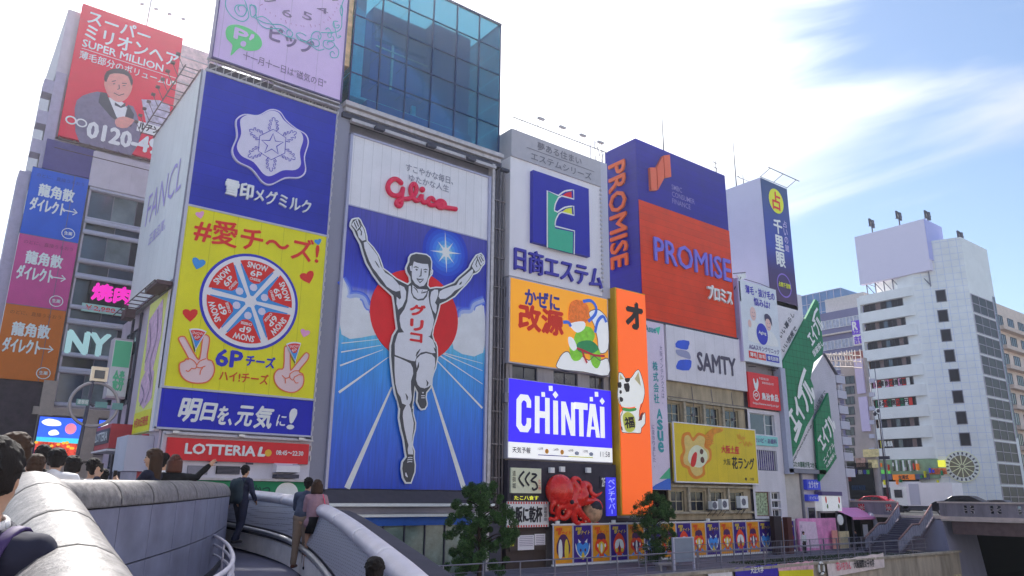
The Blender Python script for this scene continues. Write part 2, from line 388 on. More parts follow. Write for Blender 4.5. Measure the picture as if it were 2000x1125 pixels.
# joints of the promenade paving
b=MB()
for i in range(22): b.box(9+i*2.8,9.03+i*2.8,29.9,37.2,PZ+.001,PZ+.005)
for j in range(5): b.box(8.6,70,30.6+j*1.5,30.63+j*1.5,PZ+.001,PZ+.0045)
b.build('promenade_joints',GREYD)['kind']='structure'
b=MB(); 
for i in range(23): b.box(8.45+i*2.7,8.45+i*2.7+2.68,29.25,29.75,PZ-.02,PZ+.14)
b.build('canal_kerb',CONC)['kind']='structure'
sbox('canal_wall',CONC,8.4,70.5,29.45,29.62,-7.4,PZ-.05)
WAT=bpy.data.materials.new('canal_water'); WAT.use_nodes=True; wn=WAT.node_tree.nodes; wl=WAT.node_tree.links; wb=wn['Principled BSDF']
wb.inputs['Base Color'].default_value=(.012,.028,.024,1); wb.inputs['Roughness'].default_value=.07
wz=wn.new('ShaderNodeTexNoise'); wz.inputs['Scale'].default_value=1.2; wz.inputs['Detail'].default_value=4; wg=wn.new('ShaderNodeNewGeometry'); wl.new(wg.outputs['Position'],wz.inputs[0])
wp=wn.new('ShaderNodeBump'); wp.inputs['Strength'].default_value=.5; wp.inputs['Distance'].default_value=.12; wl.new(wz.outputs[0],wp.inputs['Height']); wl.new(wp.outputs[0],wb.inputs['Normal'])
b=MB(); b.poly([(-100,-30,-6.3),(260,-30,-6.3),(260,29.5,-6.3),(-100,29.5,-6.3)]); b.build('canal_water',WAT)['kind']='structure'
sbox('opposite_quay',CONC,-100,260,-40,-6,-7.4,-3.9)

# sunlit buildings of the opposite bank, behind the photographer (unseen, added to light the signs and mirror in them)
OPW=[M('bank_wall_%d'%i,c,.8,var=.12) for i,c in enumerate(((.62,.58,.54),(.5,.5,.52),(.66,.63,.6),(.45,.38,.33),(.58,.56,.58)))]
x=-42
for i,(w_,h_,c_) in enumerate(((17,24,0),(13,19,3),(16,27,2),(11,22,1),(15,25,4),(12,18,0),(18,28,2),(14,21,1),(20,24,4))):
    o=thing('added_opposite_building','building on the near bank behind the photographer, %s from the bridge'%('first','second','third','fourth','fifth','sixth','seventh','eighth','ninth')[i],'building',(x+w_/2,-14,-4),'buildings on the near bank')
    hs=[(x+1.2+k*2.4,x+2.6+k*2.4,z,z+1.5) for k in range(int((w_-2)/2.4)) for z in [q*3.2 for q in range(int(h_/3.2))]]
    b=MB(); b.box(x,x+w_-.3,-30,-12,-4,h_); b.build('wall',OPW[c_],o)
    b=MB()
    for a,c,d,e in hs: b.box(a,c,-12,-11.97,d,e)
    b.build('windows',GLB,o)['kind']='stuff'
    x+=w_

# ================================================================ milk company building (left of the centre)
BW=(8.5,15.84)
mb=thing('billboard_building','grey building carrying the purple clock sign, the blue snowflake sign and the yellow cheese sign','building',(12,42,-4.2))
b=MB(); b.box(8.7,15.8,37.75,47.5,-4.2,21.3); b.build('wall',GREYL,mb)
b=MB(); b.box(12.5,15.7,38.6,41,21.3,30); b.build('penthouse_wall',GREY,mb)
# steel between the signs
STW=M('weathered_white_steel',C(165,165,180),.5,.2,var=.15,sc=3)
b=MB()
b.box(8.5,15.9,37.35,37.5,21.28,21.42); b.box(8.5,15.9,37.35,37.5,21.98,22.08)
for i in range(19): b.bar((8.6+i*.4,37.42,21.4),(8.6+i*.4,37.42,22.0),.025)
for i in range(9): b.bar((8.6+i*.8,37.5,21.4),(9.4+i*.8,37.5,22.0),.03)
b.box(12,15.9,37.05,37.35,21.52,21.6); b.box(12,15.9,37.05,37.35,21.8,21.86)
b.build('sign_truss',STW,mb)
b=MB(); 
for z in [1.6+.5*i for i in range(40)]: b.box(15.86,15.93,37.2,37.3,z,z+.25)
b.build('edge_clips',STW,mb)['kind']='stuff'
b=MB(); b.box(8.75,15.8,37.76,46,21.301,22.0); b.build('roof_dark_cover',M('roof_cover_grey',C(84,84,100),.7,var=.2,sc=2),mb)  # dark box added over the roof to hide its bright sunlit top
# -- purple clock sign
cl=thing('clock_billboard','pale purple billboard with a clock face and green ornament above the snowflake sign','billboard',(12.3,37.3,22.1))
PURP=M('pale_purple_print',C(186,168,222),.45,var=.05,sc=.5,sheet=('X',1.8,.03))
b=MB(); b.box(8.72,15.98,37.3,37.8,22.12,33.5); b.build('panel',PURP,cl)
b=MB(); b.box(8.66,8.72,37.22,37.9,22.06,33.5); b.box(15.98,16.06,37.22,37.9,22.06,33.5); b.box(8.66,16.06,37.2,37.32,22.04,22.12); b.build('frame',M('dark_purple_trim',C(90,84,130),.4),cl)
k2=K(420,0,5.626)
TEAL=M('teal_print',C(88,158,178),.5,var=0); PGREY=M('grey_purple_print',C(112,100,140),.5,var=0)
sc_=[[(115,0),(120,90),(190,190),(300,240),(365,190),(350,90),(320,0)],[(330,60),(240,60),(215,110),(250,170),(310,180),(345,110),(300,65),(250,80),(265,130)],
[(375,60),(440,70),(450,150),(400,190),(380,90),(400,55),(440,100),(450,190),(490,270),(560,315),(640,320),(720,320),(760,360)],[(450,200),(520,185),(590,230),(650,300),(720,370),(800,410),(875,432)],[(420,190),(520,245),(620,270),(720,275),(800,320),(850,370),(830,410),(790,390),(790,340),(830,335)],
[(1000,400),(940,365),(890,380),(920,440),(1000,460),(1060,430),(1130,450),(1140,500),(1090,515),(1050,440),(1070,370),(1130,350),(1160,400),(1140,440),(1125,390)],[(890,385),(960,450),(1060,510),(1130,555),(1195,545)],
[(1160,360),(1260,360),(1340,350),(1385,300),(1390,200),(1400,110),(1390,60),(1410,0)],[(1210,330),(1240,310),(1270,350),(1270,410),(1240,410),(1240,370),(1290,370)],[(1350,240),(1300,240),(1300,300),(1350,310),(1360,280),(1330,285)],
[(1300,240),(1320,340),(1340,420),(1380,400),(1350,400)],[(1290,400),(1300,450),(1200,450),(1190,510),(1250,545),(1310,500),(1270,460),(1230,470),(1240,500)],[(1310,500),(1355,560),(1340,630),(1280,635),(1260,590),(1290,570),(1310,600)],[(1375,60),(1395,120),(1385,180),(1370,110),(1390,60)]]
strokes('ornament',cl,TEAL,F,sc_,.055,k=k2,sm=5)
text(cl,'6',(740,85),(840,210),PGREY,k=k2,name='numeral',bold=.01); text(cl,'5',(965,118),(1060,240),PGREY,k=k2,name='numeral',bold=.01); text(cl,'4',(1120,55),(1235,165),PGREY,k=k2,name='numeral',bold=.01)
strokes('minute_marks',cl,M('purple_red_print',C(150,100,160),.5,var=0),F,[[p,(p[0]+6,p[1]+16)] for p in ((550,95),(600,135),(660,170),(720,205),(830,255),(885,270),(940,280),(970,285),(1095,280),(1140,265),(1190,240),(1235,215),(1290,160),(1310,125),(1330,85),(1345,40))]+[[(770,225),(780,262)],[(1040,268),(1055,308)],[(1245,185),(1272,215)],[(490,65),(520,50)]],.035,k=k2)
strokes('numeral',cl,PGREY,F,[[(540,12),(590,18),(665,5)],[(1285,5),(1350,0)]],.09,k=k2)
GRN=M('logo_green',C(98,184,130),.5,var=0)
art('logo_bubble',cl,GRN,F,[smooth([(115,345),(150,285),(240,272),(340,300),(430,350),(495,415),(515,490),(480,545),(410,562),(330,555),(265,530),(170,615),(190,500),(130,430)],3,True)],k=k2)
text(cl,'P',(220,305),(350,470),PURP,layer=.04,bold=.045,k=k2,name='logo_letter'); art('logo_mark',cl,PURP,F,[[(370,430),(395,375),(430,385),(425,420),(380,450)],ell(308,485,32,32)],.04,k=k2)
text(cl,'ピップ',(11.55,25.25),(14.1,24.35),PGREY,raw=True,bold=.035)
text(cl,'十一月十一日は"磁気の日"',(10.25,23.12),(15.05,22.6),PGREY,raw=True,bold=.004)
# -- blue snowflake sign
sn=thing('snowflake_billboard','deep blue ribbed billboard with a raised white snowflake emblem','billboard',(12.2,37.3,13.8))
SB=M('snow_sign_blue',C(38,50,170),.42,var=.14,sc=.35,sheet=('Z',.62,.09),wave=('Z',7),bump=.25)
b=MB(); b.box(8.5,15.84,37.3,37.7,13.78,21.2); b.build('panel',SB,sn)
b=MB(); b.box(8.36,8.5,37.25,37.75,13.78,21.2); b.box(15.84,15.9,37.25,37.75,13.78,21.2); b.build('frame',GREYL,sn)
k1=K(440,200,4.69)
SW=M('emblem_white',C(186,186,220),.5,var=.03)
O1=smooth([(100,150),(170,115),(290,125),(400,72),(490,90),(550,170),(640,245),(730,300),(755,380),(720,510),(730,640),(670,700),(540,705),(410,765),(330,740),(230,620),(100,550),(50,450),(95,320),(85,200)],4,True)
ctr=(405,415)
ins=lambda P,f,dx=0,dy=0:[(ctr[0]+(x-ctr[0])*f+dx,ctr[1]+(y-ctr[1])*f+dy) for x,y in P]
art('emblem_rim',sn,SW,F,[O1],.16,k=k1,thick=.16); art('emblem_recess',sn,M('emblem_blue',C(58,50,170),.45,var=0),F,[ins(O1,.965)],.165,k=k1)
art('emblem_face',sn,SW,F,[ins(O1,.86,-4,-32)],.175,k=k1)
EB=MC['emblem_blue']; em=[]
c0=(418,397)
star=[(c0[0]+ (105 if i%2==0 else 44)*math.sin(math.radians(36*i+5)),c0[1]-(100 if i%2==0 else 42)*math.cos(math.radians(36*i+5))) for i in range(10)]
hexa=[(c0[0]+145*math.sin(math.radians(60*i+4))*.96,c0[1]-140*math.cos(math.radians(60*i+4))) for i in range(6)]
strokes('emblem_star',sn,EB,F,[star],.055,.19,k=k1,closed=True); strokes('emblem_hexagon',sn,EB,F,[hexa],.035,.19,k=k1,closed=True)
br=[(-26,120),(-50,150),(-44,158),(-22,140),(-30,165),(-46,178),(-38,188),(-20,175),(-26,200),(-42,212),(-34,222),(-14,212),(-18,238),(-4,248),(8,238),(10,214),(32,222),(42,212),(24,200),(20,175),(38,188),(46,178),(30,165),(22,140),(44,158),(50,150),(26,120)]
lines=[]
for i in range(6):
    a=math.radians(60*i+4); lines.append([(c0[0]+x*math.cos(a)+y*math.sin(a),c0[1]+x*math.sin(a)-y*math.cos(a)) for x,y in br])
strokes('emblem_arms',sn,EB,F,lines,.038,.2,k=k1)
text(sn,'雪印',(10.15,15.55),(11.55,14.72),WHITE2,raw=True,bold=.03,ext=.12,layer=.02); text(sn,'メグミルク',(11.65,15.5),(14.75,14.72),WHITE2,raw=True,bold=.012,ext=.12,layer=.02)
# -- yellow cheese sign
ye=thing('cheese_billboard','yellow billboard with a round box of six cheese wedges and two victory hands','billboard',(12.2,37.3,4.7))
YEL=M('cheese_yellow',C(212,196,40),.45,var=.06,sc=.5,sheet=('X',1.22,.03))
b=MB(); b.box(8.5,15.84,37.3,37.7,4.75,13.68); b.build('panel',YEL,ye)
b=MB(); b.box(8.36,8.5,37.25,37.75,4.65,13.78); b.box(15.84,15.9,37.25,37.75,4.65,13.78); b.box(8.5,15.84,37.26,37.7,13.68,13.78); b.box(8.5,15.84,37.26,37.7,4.65,4.75); b.build('frame',GREYL,ye)
k5=K(300,400,2.5)
REDP=M('cheese_red',C(190,48,48),.5,var=0); CBL=M('print_blue',C(48,52,176),.5,var=0); CYB=M('print_sky_blue',C(60,130,205),.5,var=0); PINK=M('print_pink',C(214,140,190),.5,var=0); SKIN2=M('print_skin',C(218,176,190),.5,var=0)
text(ye,'#愛チ〜ズ!',(8.95,13.3),(15.45,12.0),REDP,raw=True,bold=.018)
# disc of wedges, drawn in metres round its centre
wc=F.uv(489,589); 
def cir(r,n=40,dx=0,dy=0): return [(wc[0]+dx+r*math.cos(2*math.pi*i/n),wc[1]+dy+r*math.sin(2*math.pi*i/n)) for i in range(n)]
art('box_rim',ye,CBL,F,[cir(2.5,56)],.02,raw=True); art('box_lid',ye,M('print_pale',C(200,200,232),.5,var=0),F,[cir(2.36,56)],.03,raw=True)
wed=[];red=[];dots=[]
def rot2(p,a,c): return (c[0]+p[0]*math.cos(a)-p[1]*math.sin(a),c[1]+p[0]*math.sin(a)+p[1]*math.cos(a))
def wedge(r0,r1,ha,a,c,n=7,off=0):
    pts=[(r0*math.sin(-ha*.55),r0*math.cos(ha*.5)+off),(0,r0*.9+off),(r0*math.sin(ha*.55),r0*math.cos(ha*.5)+off)]+[(r1*math.sin(ha-2*ha*i/n),r1*math.cos(ha-2*ha*i/n)+off) for i in range(n+1)]
    return [rot2(p,a,c) for p in pts]
for i in range(6):
    a=math.radians(60*i-5); wed.append(wedge(.32,2.0,math.radians(26),a,wc)); red.append(wedge(1.05,2.16,math.radians(25),a,wc)); dots.append([rot2((.2*math.cos(t*math.pi/4),.75+.2*math.sin(t*math.pi/4)),a,wc) for t in range(8)])
art('wedge_tips',ye,CYB,F,wed,.04,raw=True); art('wedge_labels',ye,REDP,F,red,.05,raw=True); art('wedge_emblems',ye,SW,F,dots,.055,raw=True)
for i in range(6):
    a=-5+60*i; ar=math.radians(a)
    for s_,r,w,h in (('SNOW',1.88,1.05,.3),('6P',1.48,.58,.3),('CHEESE',1.18,.55,.13)):
        c=rot2((0,r),ar,wc); text(ye,s_,(c[0]-w/2,c[1]+h/2),(c[0]+w/2,c[1]-h/2),WHITE2,layer=.06,raw=True,rot=a,bold=.03,name='wedge_lettering')
def heart(x,y,s,rot=0): return [(x+s*(.5*math.sin(t)**3*2*math.cos(rot)-(.8*math.cos(t)-.3*math.cos(2*t)-.12*math.cos(3*t))*math.sin(rot)),y-s*((.8*math.cos(t)-.3*math.cos(2*t)-.12*math.cos(3*t))*math.cos(rot)+math.sin(t)**3*math.sin(rot))) for t in [2*math.pi*i/18 for i in range(18)]]
art('heart',ye,PINK,F,[heart(226,48,22,.2),heart(738,625,24,-.3)],k=k5); art('heart',ye,CYB,F,[heart(218,285,34,-.3),heart(802,180,18,.2)],k=k5); art('heart',ye,REDP,F,[heart(178,535,38,0),heart(750,352,36,.3)],k=k5)
kh=K(340,620,4.687)
HL=[(130,375),(45,215),(50,180),(85,175),(110,200),(205,370),(235,365),(260,190),(290,160),(320,185),(318,250),(300,375),(345,400),(368,470),(350,540),(300,590),(220,604),(130,590),(70,545),(45,480),(50,420),(90,400),(105,380)]
HR=[(1000,460),(1008,290),(1020,265),(1050,268),(1062,290),(1062,470),(1085,465),(1190,335),(1220,328),(1232,350),(1215,395),(1140,490),(1175,520),(1185,580),(1165,640),(1100,685),(1020,680),(950,640),(915,580),(915,520),(950,475)]
HO=M('print_orange_line',C(200,100,70),.5,var=0)
for H_ in (HL,HR):
    S_=smooth(H_,3,True); art('victory_hand',ye,SKIN2,F,[S_],.02,k=kh); strokes('hand_outline',ye,HO,F,[S_],.06,.03,k=kh,closed=True)
strokes('hand_lines',ye,HO,F,[[(90,400),(130,375),(180,400),(205,440),(190,470),(155,465)],[(105,485),(130,495),(155,470)],[(205,440),(235,400),(290,378)],[(205,455),(240,462),(285,445)],[(260,460),(240,490),(235,525)],[(985,530),(1020,560),(1060,540)],[(1015,560),(1015,605)],[(1060,510),(1055,550),(1085,575),(1100,540)],[(1060,515),(1100,490),(1145,490)],[(1105,545),(1140,525),(1175,530)],[(1095,575),(1110,600),(1135,598)]],.045,.04,k=kh,sm=3)
for (cx_,cy_,aa) in ((195,290,0),(1105,400,-.18)):
    c=F.uv(*kh(cx_,cy_)); art('wedge_rim',ye,M('print_pale',(0,0,0)),F,[wedge(-.15,1.0,math.radians(24),-aa*0-aa,c)],.05,raw=True)
    art('wedge_tip',ye,CYB,F,[wedge(.05,.85,math.radians(21),-aa,c)],.06,raw=True); art('wedge_label',ye,REDP,F,[wedge(.45,.92,math.radians(22),-aa,c)],.07,raw=True)
    q=rot2((0,.76),-aa,c); text(ye,'SNOW',(q[0]-.25,q[1]+.07),(q[0]+.25,q[1]-.07),WHITE2,layer=.08,raw=True,rot=math.degrees(-aa),name='wedge_lettering'); q=rot2((0,.57),-aa,c); text(ye,'6P',(q[0]-.13,q[1]+.08),(q[0]+.13,q[1]-.08),WHITE2,layer=.08,raw=True,rot=math.degrees(-aa),name='wedge_lettering')
text(ye,'6P',(10.7,6.75),(11.95,5.95),CBL,bold=.04,raw=True)
text(ye,'チーズ',(12.15,6.65),(13.6,6.1),CBL,bold=.035,raw=True)
text(ye,'ハイ!チーズ',(10.95,5.75),(13.35,5.25),M('print_brown_orange',C(180,76,40),.5,var=0),bold=.02,raw=True)
# -- blue slogan sign
s3=thing('slogan_sign','dark blue sign with white brush lettering under the yellow cheese billboard','sign',(12.2,37.3,2.85))
b=MB(); b.box(8.42,15.84,37.3,37.7,2.87,4.63); b.build('panel',M('slogan_blue',C(24,32,176),.4,var=.08,sc=.6,sheet=('X',1.22,.05)),s3)
b=MB(); b.box(8.34,8.42,37.25,37.7,2.8,4.63); b.box(15.84,15.9,37.25,37.7,2.8,4.63); b.box(8.34,15.9,37.25,37.4,2.78,2.87); b.build('frame',GREYL,s3)
for i,(s_,u0,u1,v0,v1,bo) in enumerate((('明',9.35,10.2,3.2,4.25,.03),('日',10.35,10.95,3.3,4.1,.035),('を、',11.1,11.8,3.15,4.0,.03),('元',12.0,12.75,3.15,4.1,.025),('気',12.9,13.75,3.1,4.15,.03),('に',14.0,14.45,3.25,3.8,.015),('!',14.6,14.95,3.15,4.15,.03))):
    text(s3,s_,(u0,v1),(u1,v0),WHITE2,raw=True,bold=bo,shear=.15)
b=MB()
for x in (9.2,12.2,15.2): b.box(x-.06,x+.06,36.95,37.3,2.66,2.72); b.box(x-.15,x+.15,36.85,37.0,2.6,2.7)
b.build('sign_lamp_arms',CHROME,s3)
# -- ground floor shop of the same building
lo=thing('burger_shop','white shop wall with a red name sign above a green sign','shop front',(12.3,37.35,-4.2))
b=MB(); b.box(8.75,15.95,37.35,37.75,-4.2,2.7); b.build('wall',M('shop_white',C(178,180,204),.55,var=.08,sc=1.2,streak=1),lo)
b=MB(); b.box(8.95,15.75,37.15,37.35,1.42,2.42); b.build('name_board',M('shop_red',C(188,40,52),.4,var=.05,sc=1),lo)
FR=Plane('Y',37.15)
text(lo,'LOTTERIA',(9.75,2.18),(13.0,1.72),WHITE2,FR,raw=True,bold=.035,ext=.05,layer=0)
text(lo,'L',(13.2,2.15),(13.5,1.75),WHITE2,FR,raw=True,bold=.07,ext=.05,layer=0,shear=.2,name='logo'); art('logo_dot',lo,M('logo_orange',C(230,160,60),.5,var=0),FR,[ell(13.65,1.9,.17,.17)],.03,raw=True)
text(lo,'08:45～22:30',(14.05,2.05),(15.45,1.83),WHITE2,FR,raw=True,bold=.02)
b=MB(); b.box(11.3,12.4,37.25,37.35,.85,1.22); b.build('vent',DARK,lo)
b=MB(); 
for i in range(6): b.box(11.32,12.38,37.22,37.27,.88+i*.06,.9+i*.06)
b.build('vent_slats',GREY,lo)
b=MB(); b.box(10.0,10.9,37.26,37.35,.8,1.2); b.build('vent',GREY,lo)
b=MB(); b.prism(Plane('X',14.0),[(-37.35,1.5),(-36.75,1.3),(-36.75,1.0),(-37.35,.95)],0,-1.2); b.build('vent_hood',WHITE,lo)
b=MB(); b.box(14.05,15.2,36.8,37.35,.72,.9); b.build('vent_grille',GREYD,lo)
for x in (9.2,10.9,12.6,14.9): piece('sign_lamp',lo,GREYD,x,x+.32,37.0,37.15,1.32,1.4)
b=MB(); b.box(8.9,15.8,37.1,37.35,-.62,.55); b.build('green_board',M('shop_green',C(20,116,84),.45,var=.06),lo)
FG=Plane('Y',37.1); text(lo,'とんかつ',(12.2,.35),(13.9,-.1),M('shop_dark_green',C(12,60,60),.5,var=0),FG,raw=True,bold=.02); art('white_disc',lo,WHITE2,FG,[ell(14.75,.02,.58,.5)],.02,raw=True)
b=MB(); b.box(8.8,15.9,36.9,37.35,.56,.66); b.box(8.8,15.9,37.0,37.35,2.55,2.62); b.build('ledge',STW,lo)
# -- white side billboard facing the bridge
XS=Plane('X',8.34)
fb=thing('side_billboard','tall plain white billboard on the side wall facing the bridge, with faint violet lettering','billboard',(8.4,42,9.87))
b=MB(); b.box(8.34,8.7,37.42,47.6,9.9,21.3); b.build('panel',M('side_white',(.9,.9,.9),.5,var=.05,sc=.4,sheet=('Y',1.1,.025)),fb)
b=MB(); b.box(8.3,8.36,37.36,37.46,9.8,21.3); b.box(8.3,8.36,37.42,47.7,9.82,9.92); b.build('frame',GREY,fb)
FV=M('faint_violet_print',C(176,170,226),.5,var=0); FV2=M('violet_print',C(150,140,210),.5,var=0)
text(fb,'FANCL',(-46.2,17.0),(-38.6,15.0),FV2,XS,raw=True,bold=-.008); text(fb,'正直品質。',(-44.5,14.1),(-40.8,13.4),FV2,XS,raw=True)
b=MB()
for z0,y1 in ((21.35,47.6),(9.75,47.6)):
    for yy in (0,):
        b.bar((7.55,37.6,z0),(7.55,y1,z0),.035); b.bar((8.3,37.6,z0),(8.3,y1,z0),.04)
    y=37.8
    while y<y1: b.bar((7.55,y,z0),(8.35,y,z0),.03); y+=.95
for i in range(10): b.bar((7.55,38+i*1.05,21.35),(7.2,38+i*1.05,22.0),.02); b.box(7.1,7.3,37.92+i*1.05,38.08+i*1.05,21.98,22.1)
b.box(7.6,8.3,37.4,39.8,9.55,9.75); b.box(7.7,8.2,44.5,45.6,9.2,9.7)
b.build('catwalk',M('rusty_dark_steel',C(86,70,80),.7,.3,var=.2),fb)
# lower side wall and its signs
sw=thing('side_wall_signs','beige side wall under the white billboard','wall',(8.6,43,-4.2)); 
b=MB(); b.box(8.62,8.72,37.5,50,-4.2,9.8); b.build('cladding',M('side_beige',C(168,160,186),.6,var=.1,sc=1),sw)
b=MB(); b.box(8.5,8.64,44.6,44.8,-1,9.6); b.box(8.5,8.64,46.6,46.8,-1,9.6)
b.build('pipe',GREYD,sw)
for z in (1.2,4.6,7.4): window(sw,Plane('X',8.62),-47.9,-45.2,z,z+1.4,3,1,GREYD,GLB,l=.03)
mp_=thing('comic_poster_board','tall narrow yellow poster board with comic figures on the side wall','poster',(8.5,39.8,2.6))
b=MB(); b.box(8.38,8.62,38.4,42.0,2.75,9.5); b.build('panel',M('poster_pale_yellow',C(214,206,120),.5,var=.05),mp_)
XM=Plane('X',8.38)
art('poster_figures',mp_,PURPF if 'PURPF' in globals() else M('poster_lilac',C(190,160,200),.5,var=.2,sc=4),XM,[[(-41.7,8.6),(-39.2,9.3),(-38.6,7.4),(-39.4,5.6),(-41.2,5.9)],[(-41.6,5.4),(-40.3,6.2),(-39.0,5.6),(-38.8,4.3),(-40.2,3.9),(-41.5,4.4)]],.01,raw=True)
strokes('poster_ink',mp_,PGREY,XM,[[(-41.4,8.4),(-40.6,7.2),(-41.2,6.3)],[(-40,8.9),(-39.4,7.4),(-40.1,6.2),(-39.2,5.2)],[(-41.3,5.2),(-40.4,4.6),(-41.0,4.1)],[(-40,5.6),(-39.3,4.9),(-39.9,4.2)]],.09,.03,raw=True,sm=3)
art('poster_strip',mp_,MC['cheese_yellow'],XM,[[(-41.95,3.8),(-38.45,3.8),(-38.45,2.8),(-41.95,2.8)]],.02,raw=True)
text(mp_,'9月30日発売',(-41.6,3.5),(-38.8,3.05),REDP,XM,raw=True,layer=.04,bold=.02)
b=MB(); b.box(8.36,8.6,37.5,38.3,2.7,9.5); b.build('edge_panel',M('side_pale',C(196,192,210),.5,var=.05),mp_)
gs=thing('green_white_side_sign','green and white projecting sign high on the side wall beside the comic poster','sign',(8,46,4.9))
b=MB(); b.box(7.55,8.5,45.6,46.6,4.9,8.2); b.build('box',M('sign_grey_side',C(170,166,186),.5),gs)
XG=Plane('Y',45.6)
b=MB(); b.box(7.56,8.49,45.55,45.6,5.0,8.1); b.build('face',WHITE2,gs); art('green_field',gs,M('sign_mint',C(92,184,150),.5,var=0),Plane('Y',45.55),[[(7.6,6.6),(8.45,6.6),(8.45,8.05),(7.6,8.05)]],.01,raw=True); text(gs,'金券',(7.75,6.4),(8.3,5.3),M('sign_mint',(0,0,0)),Plane('Y',45.55),raw=True,bold=.02)
ls=thing('burger_side_sign','red framed shop sign wrapping the corner low on the side wall','sign',(8,44.5,1.9))
b=MB(); b.box(7.5,8.6,42.5,46.4,2.1,3.3); b.build('box',M('sign_dull_red',C(160,60,76),.5),ls)
b=MB(); b.box(7.46,7.5,42.7,46.2,2.35,3.1); b.build('face',GREYD,ls); text(ls,'LOTTERIA',(-46.0,2.95),(-42.9,2.5),WHITE2,Plane('X',7.46),raw=True,bold=.03); b=MB(); b.box(7.4,8.6,42.4,46.5,1.95,2.05); b.build('ledge',WHITE,ls)
b=MB(); b.box(7.48,8.6,38.2,40.6,.9,2.5); b.build('corner_box',GREYL,ls)
b=MB(); b.tube([(8.3,38.6,-1.3),(8.3,38.6,2.6)],.16,8); b.build('red_pipe',M('sign_dull_red',(0,0,0)),ls)
# ================================================================ runner sign building
gb=thing('runner_sign_building','grey building behind the tall running man sign with a blue glass box on its roof','building',(22,45,-4.2))
b=MB(); b.box(15.9,28.3,37.9,58,-4.2,22.0); b.build('wall',GREY,gb)
GP=M('smooth_grey_panel',C(122,126,152),.5,var=.05,sc=.5,streak=1)
b=MB(); b.box(15.93,16.78,37.42,37.9,.1,22.0); b.prism(F,[(15.93,.1),(16.95,.1),(16.3,-.5),(15.93,-.5)],-.12,-.6); b.build('left_panel',GP,gb)
b=MB(); b.box(26.98,27.18,37.1,37.6,-4.2,21.3); b.build('right_post',STW,gb)
b=MB()
for x,r in ((27.5,.07),(27.75,.05),(28.05,.09),(28.3,.05)): b.tube([(x,37.7,-4.2),(x,37.7,21.5)],r,8)
for z in range(-3,21,2): b.box(27.3,28.4,37.6,37.75,z,z+.08)
b.build('pipe',M('pipe_grey',C(110,108,120),.6,.2,var=.2),gb)
# ledge under the glass box
b=MB(); b.box(16.2,27.75,36.9,37.9,21.85,22.12); b.box(16.3,27.65,37.1,37.9,21.55,21.8); b.box(16.7,27.2,37.0,37.3,20.95,21.15); b.build('ledge',STW,gb)
b=MB(); b.box(16.2,27.7,37.2,37.9,21.2,21.5); b.build('ledge_dark_strip',GREYD,gb)  # solid dark grey strip between the ledges
for px_,py_ in ((730,255),(830,285),(907,312),(972,328)):
    u,v=F.uv(px_,py_); b=MB(); b.tube([(u,37.3,21.3),(u-.1,36.5,20.75)],.06,6); b.box(u-.35,u+.25,36.3,36.6,20.62,20.8); b.build('floodlight',GREYD,gb)
# soffit and bands below the sign
b=MB(); b.add([(16.9,37.3,.22),(27,37.3,.22),(27,36.55,-.45),(16.2,36.55,-.45)],[(0,3,2,1)]); b.box(16.2,27,36.56,37.9,-.5,-.46); b.build('soffit',M('soffit_brown',C(74,72,84),.8,var=.1,wave=('X',9),bump=.5),gb)
b=MB(); b.box(16.2,27.1,36.45,36.7,-.62,-.46); b.box(17.2,26.9,36.7,37.5,-1.16,-1.02); b.build('white_bar',WHITE2,gb)
b=MB(); b.box(16.9,26.9,36.8,37.4,-1.0,-.64); b.build('band',GREY,gb)
b=MB(); b.box(17.6,25.9,37.05,37.5,-1.62,-1.18); b.build('blue_band',M('band_blue',C(40,84,176),.5),gb)
GG=glass('shopfront_green_glass',(.2,.28,.25),.2,.35,1.2)
sf=thing('glass_shopfront','green tinted glass shopfront below the running man sign','shop front',(22,37.4,-4.2))
x=16.4
while x<25.2: ppiece('pane',sf,GG,Plane('Y',37.3),x+.04,x+1.26,-4.15,-1.64,0,-.03); piece('mullion',sf,GREYD,x-.03,x+.04,37.22,37.36,-4.18,-1.63); x+=1.3
b=MB(); b.box(25.5,28.3,37.4,37.9,-4.2,-1.6); b.build('dark_wall',GREYD,sf); b=MB(); b.box(16.2,25.6,37.4,37.5,-4.2,-1.6); b.build('blind',M('pale_blind',C(140,160,160),.8,var=.2,sc=1.5),sf)
# ---------------------------------------------------------------- the sign
gl=thing('running_man_billboard','giant billboard of a white athlete running with raised arms on a blue track','billboard',(21.8,37.3,.25))
WP=M('sign_white_sheet',C(194,198,230),.4,var=.05,sc=.6,sheet=('X',.61,.03),wave=('X',2.2),bump=.12)
b=MB(); b.box(16.95,26.75,37.3,37.6,15.92,20.25); b.build('white_panel',WP,gl)
b=MB(); b.box(16.8,16.95,37.2,37.65,.22,20.35); b.box(26.75,26.93,37.15,37.65,.22,20.35); b.box(16.8,26.93,37.2,37.4,20.25,20.36); b.box(16.95,26.75,37.26,37.4,15.86,15.93); b.build('frame',M('frame_lilac',C(150,154,188),.4,.2,var=.05),gl)
